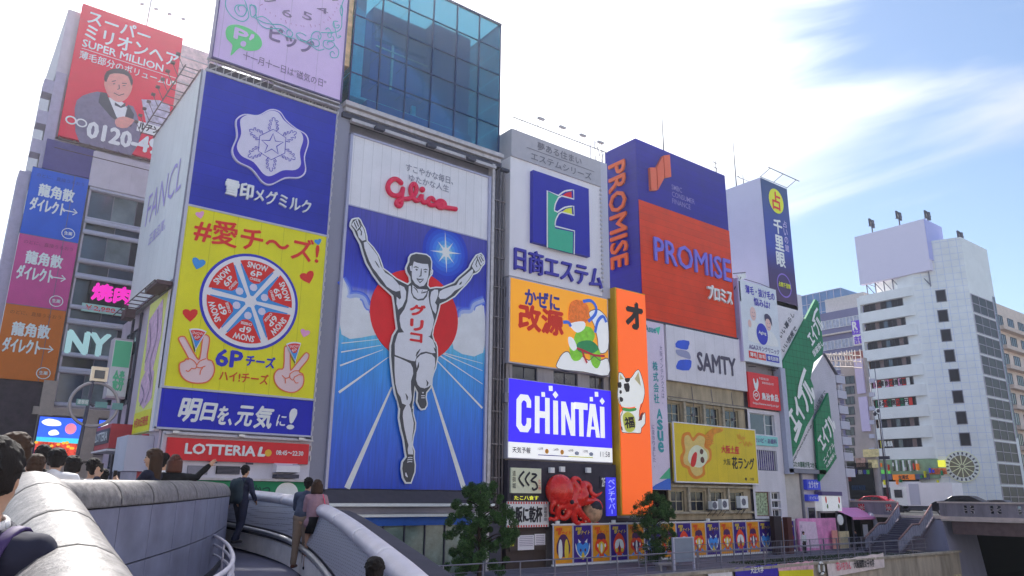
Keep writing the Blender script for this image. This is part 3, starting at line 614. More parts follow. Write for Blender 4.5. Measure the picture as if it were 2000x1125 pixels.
# printed backdrop: violet sky, pale cloud bank, sky-blue to royal-blue track
m=bpy.data.materials.new('printed_backdrop'); MC['printed_backdrop']=m; m.use_nodes=True; n=m.node_tree.nodes; l=m.node_tree.links; bs=n['Principled BSDF']; bs.inputs['Roughness'].default_value=.38
ge=n.new('ShaderNodeNewGeometry'); sx=n.new('ShaderNodeSeparateXYZ'); l.new(ge.outputs['Position'],sx.inputs[0])
mr=n.new('ShaderNodeMapRange'); mr.inputs[1].default_value=.25; mr.inputs[2].default_value=15.9; l.new(sx.outputs['Z'],mr.inputs[0])
cr=n.new('ShaderNodeValToRGB'); e=cr.color_ramp.elements
stops=((0,(20,60,184)),(.14,(26,82,206)),(.30,(34,112,218)),(.46,(46,138,222)),(.535,(84,172,228)),(.56,(188,200,234)),(.64,(188,198,232)),(.70,(40,60,196)),(.82,(32,40,168)),(1,(66,66,160)))
while len(e)<len(stops): e.new(.5)
for i,(p_,c_) in enumerate(stops): e[i].position=p_; e[i].color=(*C(*c_),1)
l.new(mr.outputs[0],cr.inputs[0])
nz_=n.new('ShaderNodeTexNoise'); mm_=n.new('ShaderNodeMapping'); mm_.inputs['Scale'].default_value=(2.5,1,.12); l.new(ge.outputs['Position'],mm_.inputs[0]); l.new(mm_.outputs[0],nz_.inputs[0]); nz_.inputs['Detail'].default_value=5
vr=n.new('ShaderNodeMapRange'); vr.inputs[1].default_value=.3; vr.inputs[2].default_value=.7; vr.inputs[3].default_value=.82; vr.inputs[4].default_value=1.12; l.new(nz_.outputs[0],vr.inputs[0])
vx=n.new('ShaderNodeVectorMath'); vx.operation='SCALE'; l.new(cr.outputs[0],vx.inputs[0]); l.new(vr.outputs[0],vx.inputs['Scale']); l.new(vx.outputs[0],bs.inputs['Base Color'])
b=MB(); b.box(16.95,26.75,37.3,37.6,.27,15.86); b.build('backdrop_panel',m,gl)
PB=m
kA=K(670,420,5.625); kB=K(770,470,5.625); kC=K(740,640,7.03); kD=K(740,780,6.25); k7=K(660,420,2.0833)
# violet sky print reaching down into the cloud edge
SKV=M('print_violet_blue',C(34,40,176),.4,var=.1,sc=.6,streak=1)
CLD=M('print_cloud',C(190,198,234),.4,var=.06,sc=1.2)
art('sky_print',gl,SKV,F,[smooth([(18,260),(40,300),(85,335),(120,345),(150,380),(175,355),(150,300),(90,230),(30,180),(18,200)],3,True),smooth([(380,330),(470,360),(495,440),(500,400),(540,385),(575,345),(600,340),(605,250),(520,220),(420,280)],3,True)],.006,k=k7) if False else None
for q_,(w_,cc_) in enumerate(((.62,(66,92,206)),(.42,(100,124,214)),(.22,(146,164,222)))):
    strokes('cloud_haze_print',gl,M('print_cloud_edge%d'%q_,C(*cc_),.4,var=.05),F,[[(14,262),(38,300),(42,330),(75,328),(105,340),(122,375),(150,372),(200,380)],[(500,425),(497,415),(505,395),(540,392),(553,365),(580,352),(594,346)]],w_,.006+q_*.004,k=k7,sm=4)
art('cloud_print',gl,CLD,F,[smooth([(14,262),(38,300),(42,330),(75,328),(105,340),(122,375),(150,372),(210,380),(215,470),(140,490),(14,486)],3,True),smooth([(592,345),(590,560),(470,545),(480,430),(497,415),(505,395),(540,392),(553,365),(580,352)],3,True)],.0185,k=k7)
TRK=M('print_lane_white',C(196,204,236),.4,var=.04)
def taper(p,q,w0,w1): return [p,q],[w0,w1]
b=MB()
for (p,q,w0,w1) in (((14,522),(165,506),.03,.05),((12,558),(175,530),.03,.07),((8,613),(182,548),.03,.09),((3,722),(205,578),.04,.14),((36,1112),(218,700),.34,.13),((410,556),(588,604),.05,.03),((420,562),(588,634),.06,.03),((405,566),(588,688),.08,.04),((400,590),(587,786),.07,.13),((370,660),(512,1112),.1,.34)):
    qq=Q(F,[p,q],k7); 
    if p[0]>q[0]: pass
    ws=[w1,w0] if (p[0]<100 and w1>w0) or False else [w0,w1]
    if p==(36,1112): ws=[.34,.1]
    elif p[0]<100: ws=[w1,w0]
    b.ribbon(F,qq,ws,.024)
b.build('lane_lines',TRK,gl)
dc=F.uv(*k7(304,408)); RDD=M('print_red_disc',C(196,34,44),.4,var=.08,sc=.5)
dL=F.uv(*k7(128,395))[0]; dR=F.uv(*k7(487,425))[0]; dT=F.uv(*k7(262,214))[1]; dB=F.uv(*k7(345,602))[1]
b=MB(); b.prism(F,ell((dL+dR)/2,(dT+dB)/2,(dR-dL)/2,(dT-dB)/2,48),.05,0); b.build('red_disc',RDD,gl)
sc0=F.uv(*k7(438,152)); 
STG=M('print_star_glow',C(60,110,220),.4,var=.05)
for q_,(rr_,cc_) in enumerate(((1.75,(38,58,184)),(1.5,(42,74,196)),(1.25,(48,92,206)),(1.0,(58,112,216)),(.75,(76,138,224)),(.5,(110,170,232)))):
    art('star_glow',gl,M('print_star_glow%d'%q_,C(*cc_),.4,var=.05),F,[[(u_,min(v_,15.82)) for u_,v_ in ell(*sc0,rr_*.95,rr_,28)]],.008+q_*.002,raw=True)
st=[]
for i in range(32):
    r={0:1.35,8:1.35,16:1.35,24:1.35}.get(i, .95 if i%4==0 else (.30 if i%4==2 else .36)); a=2*math.pi*i/32+.1; st.append((sc0[0]+r*math.cos(a)*.85,sc0[1]+r*math.sin(a)))
art('star',gl,M('print_star_white',C(210,232,246),.4,var=0),F,[st],.034,raw=True)
# runner outline, traced joint by joint
def kk(k,pts): return [F.uv(*k(*p)) for p in pts]
S0=kk(kA,[(60,90),(80,50),(110,40),(155,35),(180,60),(200,105),(230,160),(250,240),(255,290),(320,360),(375,440),(400,500),(430,590),(480,625),(570,700),(650,740),(690,760),(712,740),(705,690),(675,640),(665,590),(680,550),(695,520),(700,470),(725,435),(780,418),(840,425),(900,435),(945,470),(962,520),(958,600),(972,620),(965,660),(940,690),(925,720),(918,780),(936,804)])
S0+=kk(kB,[(440,512),(500,515),(560,490),(635,460),(680,405),(740,355),(800,300),(815,260),(845,210),(880,160),(935,140),(965,175),(980,230),(975,265),(945,300),(920,345),(890,370),(850,385),(820,440),(770,500),(700,570),(650,625),(560,680),(490,712),(475,780),(450,870),(420,960),(408,1040),(428,1110)])
S0+=kk(kC,[(760,200),(785,270),(790,420),(765,560),(735,630),(715,700),(712,780),(690,840),(640,900),(632,960),(648,1040)])
S0+=kk(kD,[(572,85),(545,130),(495,138),(465,110),(438,50)])+kk(kC,[(485,1010),(492,960),(495,900),(470,840),(462,1000),(442,1090)])
S0+=kk(kD,[(405,80),(405,170),(435,290),(430,370),(405,470),(395,560),(420,630),(418,720),(430,800),(425,890),(375,1030),(300,1030),(262,960),(245,850),(255,760),(300,700),(288,640),(270,500),(235,360),(212,230),(220,120),(203,40)])
S0+=kk(kC,[(240,1050),(190,920),(160,760),(140,600),(125,400),(125,250),(160,110),(215,20)])
S0+=kk(kA,[(548,1125),(535,1000),(520,900),(455,840),(380,770),(300,660),(230,540),(195,440),(165,330),(110,230),(90,180),(55,135)])
def inset(P,d):
    n=len(P); A=sum(P[i][0]*P[(i+1)%n][1]-P[(i+1)%n][0]*P[i][1] for i in range(n)); s=1 if A>0 else -1; r=[]
    for i in range(n):
        a,b_,c=P[i-1],P[i],P[(i+1)%n]; n1=(-(b_[1]-a[1]),b_[0]-a[0]); n2=(-(c[1]-b_[1]),c[0]-b_[0])
        l1=math.hypot(*n1) or 1; l2=math.hypot(*n2) or 1; m_=(n1[0]/l1+n2[0]/l2,n1[1]/l1+n2[1]/l2); q=math.hypot(*m_) or 1
        f=d/max(.55,q/2); r.append((b_[0]+s*m_[0]/q*f,b_[1]+s*m_[1]/q*f))
    return r
INK=M('runner_ink',C(70,72,84),.45,var=.08); RW=M('runner_white',C(190,196,230),.42,var=.03)
art('runner_board',gl,M('runner_rim_white',C(206,208,238),.42,var=.02),F,[S0],.20,raw=True,thick=.08)
art('runner_ink_layer',gl,INK,F,[inset(S0,.09)],.212,raw=True)
R=[kk(kA,p) for p in (
 [(75,118),(90,90),(105,80),(122,62),(150,55),(160,80),(178,115),(205,160),(225,230),(228,285),(190,295),(152,255),(135,190),(118,170)],
 [(207,312),(240,300),(300,375),(360,455),(392,560),(440,640),(520,690),(570,745),(600,785),(605,840),(560,850),(520,835),(460,795),(410,725),(370,675),(350,645),(305,590),(265,510),(235,430),(215,370)],
 [(600,775),(650,800),(672,850),(668,930),(632,1010),(585,1048),(565,980),(568,905),(600,935),(617,920),(608,845)],
 [(740,580),(757,518),(790,532),(850,545),(912,548),(922,600),(915,680),(898,740),(868,785),(820,795),(770,762),(738,710),(733,650)],
 [(712,572),(733,562),(736,625),(718,620)],[(940,612),(957,622),(948,650),(934,668)],
 [(740,775),(790,818),(860,825),(908,828),(890,880),(860,922),(800,933),(757,900),(738,860)])]
R+=[kk(kB,p) for p in (
 [(385,570),(420,545),(458,548),(462,590),(448,640),(425,690),(445,715),(442,780),(430,812),(400,770),(378,700),(372,630)],
 [(478,565),(520,540),(600,512),(660,497),(692,440),(760,385),(832,322),(845,332),(838,370),(798,430),(748,498),(690,535),(640,560),(600,605),(540,645),(482,650),(463,620)],
 [(830,290),(850,240),(885,190),(900,172),(920,165),(948,180),(960,215),(965,248),(930,290),(905,330),(872,352),(848,322)])]
tank=kk(kB,[(138,508),(160,505),(163,580),(190,640),(240,668),(300,662),(337,620),(350,562),(357,562),(355,620),(365,700),(400,820),(415,880),(400,960),(375,1050),(345,1062)])+kk(kC,[(660,130),(712,175),(745,262),(752,355),(700,357),(620,335),(550,350),(490,402),(470,468),(420,463),(350,440),(270,410),(192,380),(190,230),(225,110),(240,78),(318,72)])+kk(kB,[(52,965),(37,880),(42,830),(90,760),(120,680),(135,560)])
R.append(tank)
R+=[kk(kC,p) for p in ([(187,402),(270,432),(350,470),(408,500),(438,560),(443,640),(412,740),(413,850),(424,950),(418,1000),(398,1055),(350,1070),(290,1045),(270,960),(230,900),(200,780),(187,600)],
 [(485,440),(540,382),(620,357),(700,377),(740,422),(745,520),(720,620),(700,700),(688,790),(650,820),(600,840),(540,825),(505,790),(482,720),(492,620),(520,550),(492,560),(482,500)])]
R.append(kk(kD,[(288,110),(310,72),(345,62),(365,120),(385,220),(400,290),(395,370),(380,480),(378,560),(392,640),(392,675),(332,672),(325,620),(335,560),(310,470),(282,340),(266,210),(270,150)]))
art('runner_figure',gl,RW,F,R,.222,raw=True)
b=MB()
def st_(k,pts,w,l=.24):
    b.ribbon(F,[F.uv(*k(*p)) for p in pts],w,l)
for p in ([(100,92),(130,160)],[(122,72),(150,140)],[(148,60),(170,125)],[(135,185),(165,150),(180,125)],[(160,160),(182,195),(178,235)]): st_(kA,p,.07)
for p in ([(885,190),(915,270),(930,290)],[(905,185),(935,250)],[(925,180),(955,235)],[(890,215),(872,270),(885,300)]): st_(kB,p,.07)
for p in ([(330,515),(352,550),(376,590)],[(752,585),(778,578),(808,592)],[(860,612),(885,606),(906,614)],[(838,598),(835,640),(832,678),(812,684)],[(785,705),(812,718),(865,712)],[(790,715),(822,752),(858,722)],[(752,800),(785,830),(800,862)],[(905,850),(870,858),(838,866),(850,835)]): st_(kA,p,[.04]+[.08]*(len(p)-2)+[.04])
for p in ([(770,606),(786,600),(802,612),(786,622)],[(866,632),(882,624),(900,636),(882,642)]): b.prism(F,[F.uv(*kA(*q)) for q in p],.24)
for p in ([(690,492),(705,480),(720,460)],): st_(kB,p,[.04,.12,.03])
for p in ([(338,910),(360,960),(358,1000)],[(622,725),(642,765),(628,808)],[(540,300),(500,355),(480,400)],[(725,280),(745,315),(755,360)],[(520,480),(510,540),(492,600)]): st_(kC,p,[.03,.12,.05])
b.build('runner_lines',INK,gl)
# hair stands in ink already; jersey letters
RJ=M('jersey_red',C(190,40,50),.45,var=0)
def mid(a,b_): return a
for s_,(a0,a1) in (('グ',((155,700),(312,845))),('リ',((160,868),(288,1003))),('コ',((155,1020),(278,1125)))):
    A=F.uv(*kB(*a0)); B=F.uv(*kB(*a1)); 
    text(gl,s_,A,B,RJ,raw=True,bold=.055,layer=.25,name='jersey_lettering')
for o_ in gl.children:
    if o_.name.startswith('jersey_lettering'): pass
b=MB()
for p,q in (((325,716),(382,712)),((320,742),(382,738)),((318,768),(380,764))): b.ribbon(F,[F.uv(*kD(*p)),F.uv(*kD((p[0]+q[0])/2,p[1]-8)),F.uv(*kD(*q))],.05,.25)
b.ribbon(F,[F.uv(*kD(*p)) for p in ((300,895),(305,925),(322,950))],[.06,.12,.06],.25)
for p,q in (((548,940),(600,940)),((550,968),(600,968))): b.ribbon(F,[F.uv(*kC(*p)),F.uv(*kC(*q))],.05,.25)
b.prism(F,[F.uv(*kC(*p)) for p in ((557,890),(590,890),(575,915))],.25)
b.build('shoe_laces',RW,gl)
# name in red script, raised tubes
kE=K(740,330,11.25); LR=M('script_red',C(196,44,84),.4,var=.05); b=MB()
def tb(pts,r,y=37.2):
    q=smooth([F.uv(*kE(*p)) for p in pts],4); b.tube([(u,y,v) for u,v in q],r,8); b.ball((q[0][0],y,q[0][1]),r,8); b.ball((q[-1][0],y,q[-1][1]),r,8)
tb([(470,320),(400,255),(320,232),(225,290),(178,400),(200,500),(270,575),(380,600),(465,560),(510,450)],.155)
tb([(510,450),(492,560),(480,680),(470,790),(415,828),(368,780),(400,700),(500,675),(620,665),(720,630),(790,530),(805,420),(750,335),(690,400),(680,500),(705,600),(780,700),(850,695),(895,640),(922,590),(918,670),(960,745),(1030,740),(1070,740)],.15)
tb([(1180,690),(1135,648),(1080,680),(1065,755),(1120,805),(1210,795),(1280,730),(1360,712),(1430,780),(1400,850),(1320,862),(1260,810),(1320,760),(1380,800),(1330,820)],.15); tb([(1420,850),(1520,868),(1665,890)],.16)
u,v=F.uv(*kE(935,465)); b.ball((u,37.2,v),.19,12)
b.build('script_logo',LR,gl)
text(gl,'すこやかな毎日、',(20.55,19.5),(24.0,19.0),M('faint_grey_print',C(120,124,150),.5,var=0),raw=True,bold=.01)
text(gl,'ゆたかな人生',(20.8,18.87),(23.7,18.4),M('faint_grey_print',(0,0,0)),raw=True,bold=.01)
# ---------------------------------------------------------------- glass box on the roof
gx=thing('glass_box','blue glass box on the roof above the running man sign','glass structure',(22,41,22.1))
CG=clear_glass('teal_glass',(.42,.78,.88)); CG2=clear_glass('teal_glass_side',(.46,.78,.86))
us=[16.5,18.36,20.2,22.05,23.9,25.74,27.55]; zs=[22.15,24.25,26.2,28.2,30.2,32.2]
MUL=M('glass_mullion',C(36,52,96),.4,.4)
b=MB()
for u in us: b.box(u-.035,u+.035,37.22,37.32,22.12,32.2)
for z in zs: b.box(16.5,27.55,37.24,37.3,z-.03,z+.03)
b.box(16.45,27.6,37.2,37.34,32.2,32.32); b.box(27.5,27.62,37.2,45,32.2,32.32); b.box(16.44,16.56,37.2,45,32.2,32.32)
b.build('mullions',MUL,gx)
for i in range(6):
    for j in range(5): ppiece('pane',gx,CG,F,us[i]+.04,us[i+1]-.04,zs[j]+.03,zs[j+1]-.03,0,-.02)
for j in range(5):
    for y in (37.4,39.2,41.0,42.8): piece('pane',gx,CG2,27.52,27.54,y,y+1.75,zs[j]+.03,zs[j+1]-.03); piece('pane',gx,CG2,16.5,16.52,y,y+1.75,zs[j]+.03,zs[j+1]-.03)
for i in range(6):
    for j in range(5): piece('pane',gx,CG2,us[i]+.04,us[i+1]-.04,44.8,44.82,zs[j]+.03,zs[j+1]-.03)
NAVY=M('inner_navy_cladding',C(50,66,150),.6,var=.12,sc=.6)
b=MB(); b.box(19.3,26.6,40.6,44.0,26.1,31.9); b.box(18.6,26.6,39.2,44.0,22.2,24.0); b.box(23.4,26.6,39.6,44,22.2,31.9); b.build('inner_core',NAVY,gx)
b=MB(); b.box(17.0,26.4,39.4,44,24.0,24.15); b.box(17.2,18.6,40.2,44,22.2,31.9); b.build('inner_wall',M('inner_teal_wall',C(120,186,214),.6,var=.1),gx)
b=MB(); b.box(19.5,23.4,40.2,40.6,29.4,30.8); b.build('blinds',M('inner_blind',C(100,96,140),.7,wave=('Z',6),bump=.5),gx)
b=MB(); b.box(20.6,20.75,40.1,40.2,25.9,29.2); b.box(19.4,23.4,40.05,40.12,28.6,28.7); b.box(22.0,22.3,39.5,39.7,24.1,24.9); b.build('inner_rails',STW,gx)
b=MB()
for u in us[1:-1]:
    for z in zs[1:-1]: b.bar((u,37.35,z),(u-.35,37.9,z-.5),.02); b.bar((u,37.35,z),(u+.35,37.9,z+.4),.015)
b.build('spider_brackets',GREYD,gx)
b=MB(); b.box(16.1,16.44,37.4,45,24.6,34); b.build('reflection_strip',M('reflection_tan',C(196,170,140),.7,var=.25,sc=2),gx)  # orange reflection in the side glass, put in as a tan strip
b=MB(); b.box(16.5,27.55,37.5,44.8,32.2,32.3); 
# ================================================================ estate sign tower and what hangs below it
nb=thing('narrow_sign_building','narrow grey building with the arch-logo estate sign on top and two screens below','building',(33,45,-4.2))
NW=M('tile_grey_old',C(140,138,150),.75,var=.16,sc=1.4,streak=1,bump=.1)
zb=[(28.9,30.6),(31.6,33.4),(34.3,36.2)]
hol=[(a,b_,7.3,8.05) for a,b_ in zb]
wall('wall',NW,F,28.7,37.9,-4.2,14.1,[(29.2,31.3,7.25,8.1),(32.7,34.9,7.25,8.1),(36.0,37.4,7.25,8.1)],nb,base=-.35)
b=MB(); b.box(28.7,37.9,37.95,58,-4.2,23.5); b.build('core',M('dark_old_wall',C(80,78,92),.8,var=.1),nb)
for a,c in ((29.2,31.3),(32.7,34.9),(36.0,37.4)): window(nb,F,a,c,7.25,8.1,2,1,GREYD,GLD,l=-.5)
b=MB(); b.box(37.1,38.4,37.9,44,-4.2,24.2); b.box(38.4,41.2,38.6,44,-4.2,14); b.build('side_bay',GREYL,nb)
b=MB()
for x in (28.45,28.2): b.tube([(x,37.6,-4),(x,37.6,13.8)],.06,6)
b.tube([(28.95,37.5,14),(28.6,37.3,11.5),(28.75,37.5,9.2),(28.9,37.4,5.2)],.025,5); b.build('pipe',MC['pipe_grey'],nb); b=MB(); b.box(28.3,28.6,37.2,37.5,5.6,6.2); b.build('switch_box',GREY,nb)
ns=thing('estate_sign','white tower sign with a large blue square holding a green arch logo','billboard',(32.8,37.3,14.1))
b=MB(); b.box(28.6,37.08,37.3,39.6,13.9,22.4); b.build('white_body',WHITE,ns)
b=MB(); b.box(28.58,37.1,37.18,39.6,22.4,24.45); b.build('grey_header',M('header_grey',C(150,152,172),.5,var=.04),ns)
b=MB(); b.box(37.1,38.0,37.4,39.5,13.9,24.6); b.build('pale_side_strip',GREYL,ns)
FN=Plane('Y',37.18); HG=M('header_dark_grey',C(98,100,120),.5,var=0)
text(ns,'夢ある住まい',(30.9,24.15),(35.1,23.55),HG,FN,raw=True,bold=.012); text(ns,'エステムシリーズ',(30.3,23.2),(36.1,22.62),HG,FN,raw=True,bold=.012); strokes('rule',ns,HG,FN,[[(29.9,23.4),(36.4,23.4)]],.05,raw=True)
LB=M('estate_blue',C(40,42,158),.4,var=.05,sc=.6); TG=M('estate_green',C(60,158,138),.42,var=.03)
b=MB(); b.box(30.33,35.6,36.95,37.3,16.5,21.75); b.build('logo_square',LB,ns)
FL=Plane('Y',36.95); kn=K(950,200,3.214)
def Z(pts): return [FL.uv(*kn(*p)) for p in pts]
art('logo_band',ns,WHITE2,FL,[Z([(375,553),(460,583),(545,552),(548,612),(545,715),(452,690),(428,770),(552,808),(552,960),(375,912)])] ,.01,raw=True) if False else None
w=.13
gA=Z([(385,562),(452,590),(432,640),(424,678),(446,692),(426,775),(432,792),(543,815),(540,950),(387,910)])
art('logo_arch',ns,TG,FL,[gA],.02,raw=True)
art('logo_flag',ns,M('estate_red',C(196,34,54),.5,var=0),FL,[Z([(470,590),(500,568),(533,560),(535,600)])],.02,raw=True); art('logo_flag',ns,M('estate_yellow',C(236,216,60),.5,var=0),FL,[Z([(472,688),(500,668),(535,662),(537,702)])],.02,raw=True)
strokes('logo_outline',ns,WHITE2,FL,[smooth(Z([(452,585),(490,558),(545,550)]),3)+Z([(547,608),(470,588)])+smooth(Z([(450,600),(430,640),(424,680)]),3)+Z([(446,690)])+smooth(Z([(446,688),(490,660),(545,652)]),3)+Z([(548,710),(470,690)])+smooth(Z([(452,700),(432,740),(428,778)]),3)+Z([(550,808),(548,955)]),Z([(380,912),(380,555),(456,588)])],.11,.035,raw=True)
NBL=M('estate_letter_blue',C(60,56,160),.45,var=0)
text(ns,'日商エステム',(28.95,15.95),(36.95,14.35),NBL,raw=True,bold=.014,ext=.18,layer=.02)
b=MB()
b.tube([(28.2,36.6,24.95),(37.2,36.6,25.0)],.04,6)
for i,x in enumerate((29,31.6,34.2,36.7)): b.bar((x,37.3,24.4),(x,36.6,24.97),.03)
for x in (30.4,32.4,34.4,36.2): b.bar((x,36.6,24.95),(x+.1,36.4,25.5),.03); b.box(x-.1,x+.45,36.3,36.5,25.45,25.58)
b.build('sign_lamp_rail',STW,ns)
b=MB()
for x in (37.9,38.4,39.2): b.bar((x,39,24.6),(x-.1,39,27.3),.05)
b.bar((38.4,39,27.2),(39.4,39,25),.04); b.bar((37.9,39,25.4),(39.5,39,25.4),.04); b.bar((39.3,39.5,25),(39.8,39.5,26.8),.04)
b.build('roof_frame',STW,ns)
b=MB()
for i in range(24): b.box(36.95,37.12,37.12,37.2,14.2+i*.34,14.35+i*.34)
b.build('edge_bulbs',STW,ns)['kind']='stuff'
# -- orange screen
def screen(key,col,e,w=None): return M(key,C(*col),.35,var=.03,sc=.5,emit=e,wave=w,bump=.15 if w else 0)
kz=thing('wind_medicine_screen','orange-yellow advertising screen with blue and red Japanese lettering','screen',(33,37.3,8.1))
b=MB(); b.box(28.62,37.6,37.3,38.3,8.13,13.85); b.build('housing',GREYL,kz)
b=MB(); b.box(28.72,37.5,37.26,37.3,8.22,13.75); b.build('display',screen('screen_orange',(212,136,38),.2),kz)
b=MB(); b.box(28.6,28.66,37.6,37.9,12.5,13.2); b.build('latch_box',GREY,kz)
FK=Plane('Y',37.26)
text(kz,'かぜに',(29.9,13.2),(32.9,12.15),M('screen_navy',C(50,56,150),.4,var=0),FK,raw=True,bold=.03); text(kz,'改源',(29.4,12.1),(33.2,10.45),M('screen_red',C(204,52,36),.4,var=0),FK,raw=True,bold=.045)
kk_=K(950,520,2.96); 
cl_=smooth([FK.uv(*kk_(*p)) for p in [(412,592),(416,540),(445,500),(475,498),(500,540),(540,515),(590,545),(620,520),(655,545),(700,535),(702,632),(560,612)]],3,True)
art('cloud',kz,M('screen_cloud',C(222,214,238),.4,var=0,emit=.12),FK,[cl_],.02,raw=True); strokes('cloud_outline',kz,M('screen_line',C(70,70,90),.4,var=0),FK,[cl_],.06,.03,raw=True,closed=True)
cl2=smooth([FK.uv(*kk_(*p)) for p in [(590,270),(640,250),(680,280),(702,330),(702,480),(650,500),(640,420),(620,340)]],3,True)
art('cloud',kz,MC['screen_cloud'],FK,[cl2],.022,raw=True); strokes('cloud_outline',kz,MC['screen_line'],FK,[cl2],.06,.032,raw=True,closed=True)
# plain leaves, flower and ribbon where the sign has its drawn figure
def kq_(p): return [FK.uv(*kk_(*q)) for q in p]
SG=M('screen_leaf_green',C(112,176,58),.4,var=.15,sc=3,emit=.12); SG2=M('screen_leaf_dark',C(44,120,80),.4,var=.1,emit=.1)
art('leaf',kz,SG,FK,[smooth(kq_([(520,380),(560,350),(600,355),(625,400),(600,450),(545,460),(505,430)]),3,True),smooth(kq_([(485,440),(530,450),(560,490),(540,540),(500,545),(480,500)]),3,True),smooth(kq_([(600,450),(645,470),(660,540),(640,590),(610,570),(595,510)]),3,True)],.04,raw=True)
art('leaf',kz,SG2,FK,[smooth(kq_([(530,440),(600,430),(645,470),(620,500),(560,505),(520,480)]),3,True)],.046,raw=True)
art('flower',kz,M('screen_flower',C(224,104,46),.4,var=.2,sc=4,emit=.12),FK,[smooth(kq_([(470,290),(480,220),(510,195),(545,200),(585,230),(590,290),(570,330),(520,345),(480,330)]),3,True)],.05,raw=True)
art('petal',kz,MC['screen_cloud'],FK,[smooth(kq_([(485,330),(560,320),(565,360),(525,385),(490,360)]),3,True),smooth(kq_([(470,410),(500,420),(520,470),(500,490),(475,460)]),3,True)],.056,raw=True)
strokes('ribbon',kz,M('screen_scarf_blue',C(54,92,190),.4,var=0,emit=.12),FK,[kq_(p) for p in (((440,325),(470,325),(485,350)),((555,205),(600,200),(630,235),(625,280),(585,320)),((625,385),(640,320),(670,290),(690,325)))],.24,.06,raw=True,sm=3)
strokes('ribbon',kz,M('screen_scarf_red',C(150,40,60),.4,var=0,emit=.1),FK,[kq_(p) for p in (((520,475),(560,490),(620,515),(680,520)),((548,480),(560,520),(578,560)))],.16,.07,raw=True,sm=3)
# -- blue rental screen with the clock
ch=thing('rental_screen','royal blue advertising screen with bold white latin lettering above a weather strip','screen',(33,37.3,2.2))
b=MB(); b.box(28.62,37.7,37.3,38.3,2.2,7.16); b.build('housing',GREYL,ch)
b=MB(); b.box(28.68,37.66,37.26,37.3,3.2,7.12); b.build('display',screen('screen_blue',(48,34,214),.3),ch); b=MB(); b.box(28.68,37.66,37.26,37.3,2.26,3.2); b.build('weather_strip',screen('screen_white',(214,220,244),.25),ch)
kc=K(950,520,2.96)
b=MB(); WS=MC['screen_white']
def BL(pts,l=.02): b.prism(FK,[FK.uv(*kc(*p)) for p in pts],l)
# the heavy letters, drawn as the sign has them
def LT(pts): BL(pts)
X0,X1=29.25,37.05
def LET(u,v,pts,w=1.0,h=2.35): b.prism(FK,[(u+x*w,v+y*h) for x,y in pts],.02)
LET(29.25,3.85,[(.95,.38),(.95,.15),(.75,0),(.25,0),(0,.15),(0,.85),(.25,1),(.75,1),(.95,.85),(.95,.66),(.66,.66),(.66,.78),(.56,.84),(.42,.84),(.32,.76),(.32,.24),(.42,.16),(.56,.16),(.66,.24),(.66,.38)],1.25)
LET(30.75,3.85,[(0,0),(.3,0),(.3,.42),(.66,.42),(.66,0),(.96,0),(.96,.98),(.66,.98),(.66,.6),(.3,.6),(.3,1),(0,1)],1.3)
LET(32.3,3.85,[(0,0),(1,0),(1,.93),(0,.93)],.42)
LET(33.0,3.85,[(0,0),(.28,0),(.28,.6),(.66,0),(.98,0),(.98,.93),(.7,.93),(.7,.38),(.32,.93),(0,.93)],1.25)
LET(34.15,3.85,[(.32,0),(.62,0),(.62,.76),(.92,.76),(.92,.95),(.02,.95),(.02,.76),(.32,.76)],1.35)
LET(35.25,3.85,[(0,0),(.28,0),(.34,.22),(.64,.22),(.70,0),(1,0),(.70,.95),(.28,.95)],1.25)
LET(36.55,3.85,[(0,0),(1,0),(1,.9),(0,.9)],.42)
for u,v,s in ((31.45,6.35,.2),(32.1,6.8,.22),(32.5,6.42,.25),(35.75,6.4,.2),(36.25,6.78,.22),(36.78,6.35,.25)): b.prism(FK,[(u-s,v),(u,v-s),(u+s,v),(u,v+s)] if s>.24 else [(u-s*.7,v-s*.8),(u+s*.8,v-s*.7),(u+s*.7,v+s*.8),(u-s*.8,v+s*.7)],.02)
b.build('lettering',WS,ch)
b=MB(); b.prism(FK,[(35.70,4.55),(35.98,4.55),(35.84,5.3)],.025); b.build('letter_counter',MC['screen_blue'],ch)
DN=M('screen_dark_text',C(50,50,80),.4,var=0)
text(ch,'天気予報',(28.95,2.92),(30.4,2.55),DN,FK,raw=True,bold=.01); text(ch,'11:58',(36.5,2.95),(37.4,2.58),DN,FK,raw=True)
for i in range(4): text(ch,('12時','24時','6時','12時')[i],(31.0+i*1.3,2.98),(31.45+i*1.3,2.8),DN,FK,raw=True)
art('weather_icon',ch,M('screen_sun_orange',C(232,140,60),.4,var=0),FK,[ell(31.75,2.75,.16,.16,10),ell(33.05,2.75,.16,.16,10)],.02,raw=True); art('weather_icon',ch,M('screen_cloud_grey',C(140,150,180),.4,var=0),FK,[ell(34.35,2.73,.2,.13,10),ell(35.65,2.73,.2,.13,10)],.02,raw=True); strokes('weather_bar',ch,MC['screen_navy'],FK,[[(31.0,2.5),(33.6,2.5)]],.05,raw=True); strokes('weather_bar',ch,MC['estate_yellow'],FK,[[(33.6,2.5),(35.8,2.5)]],.05,raw=True)
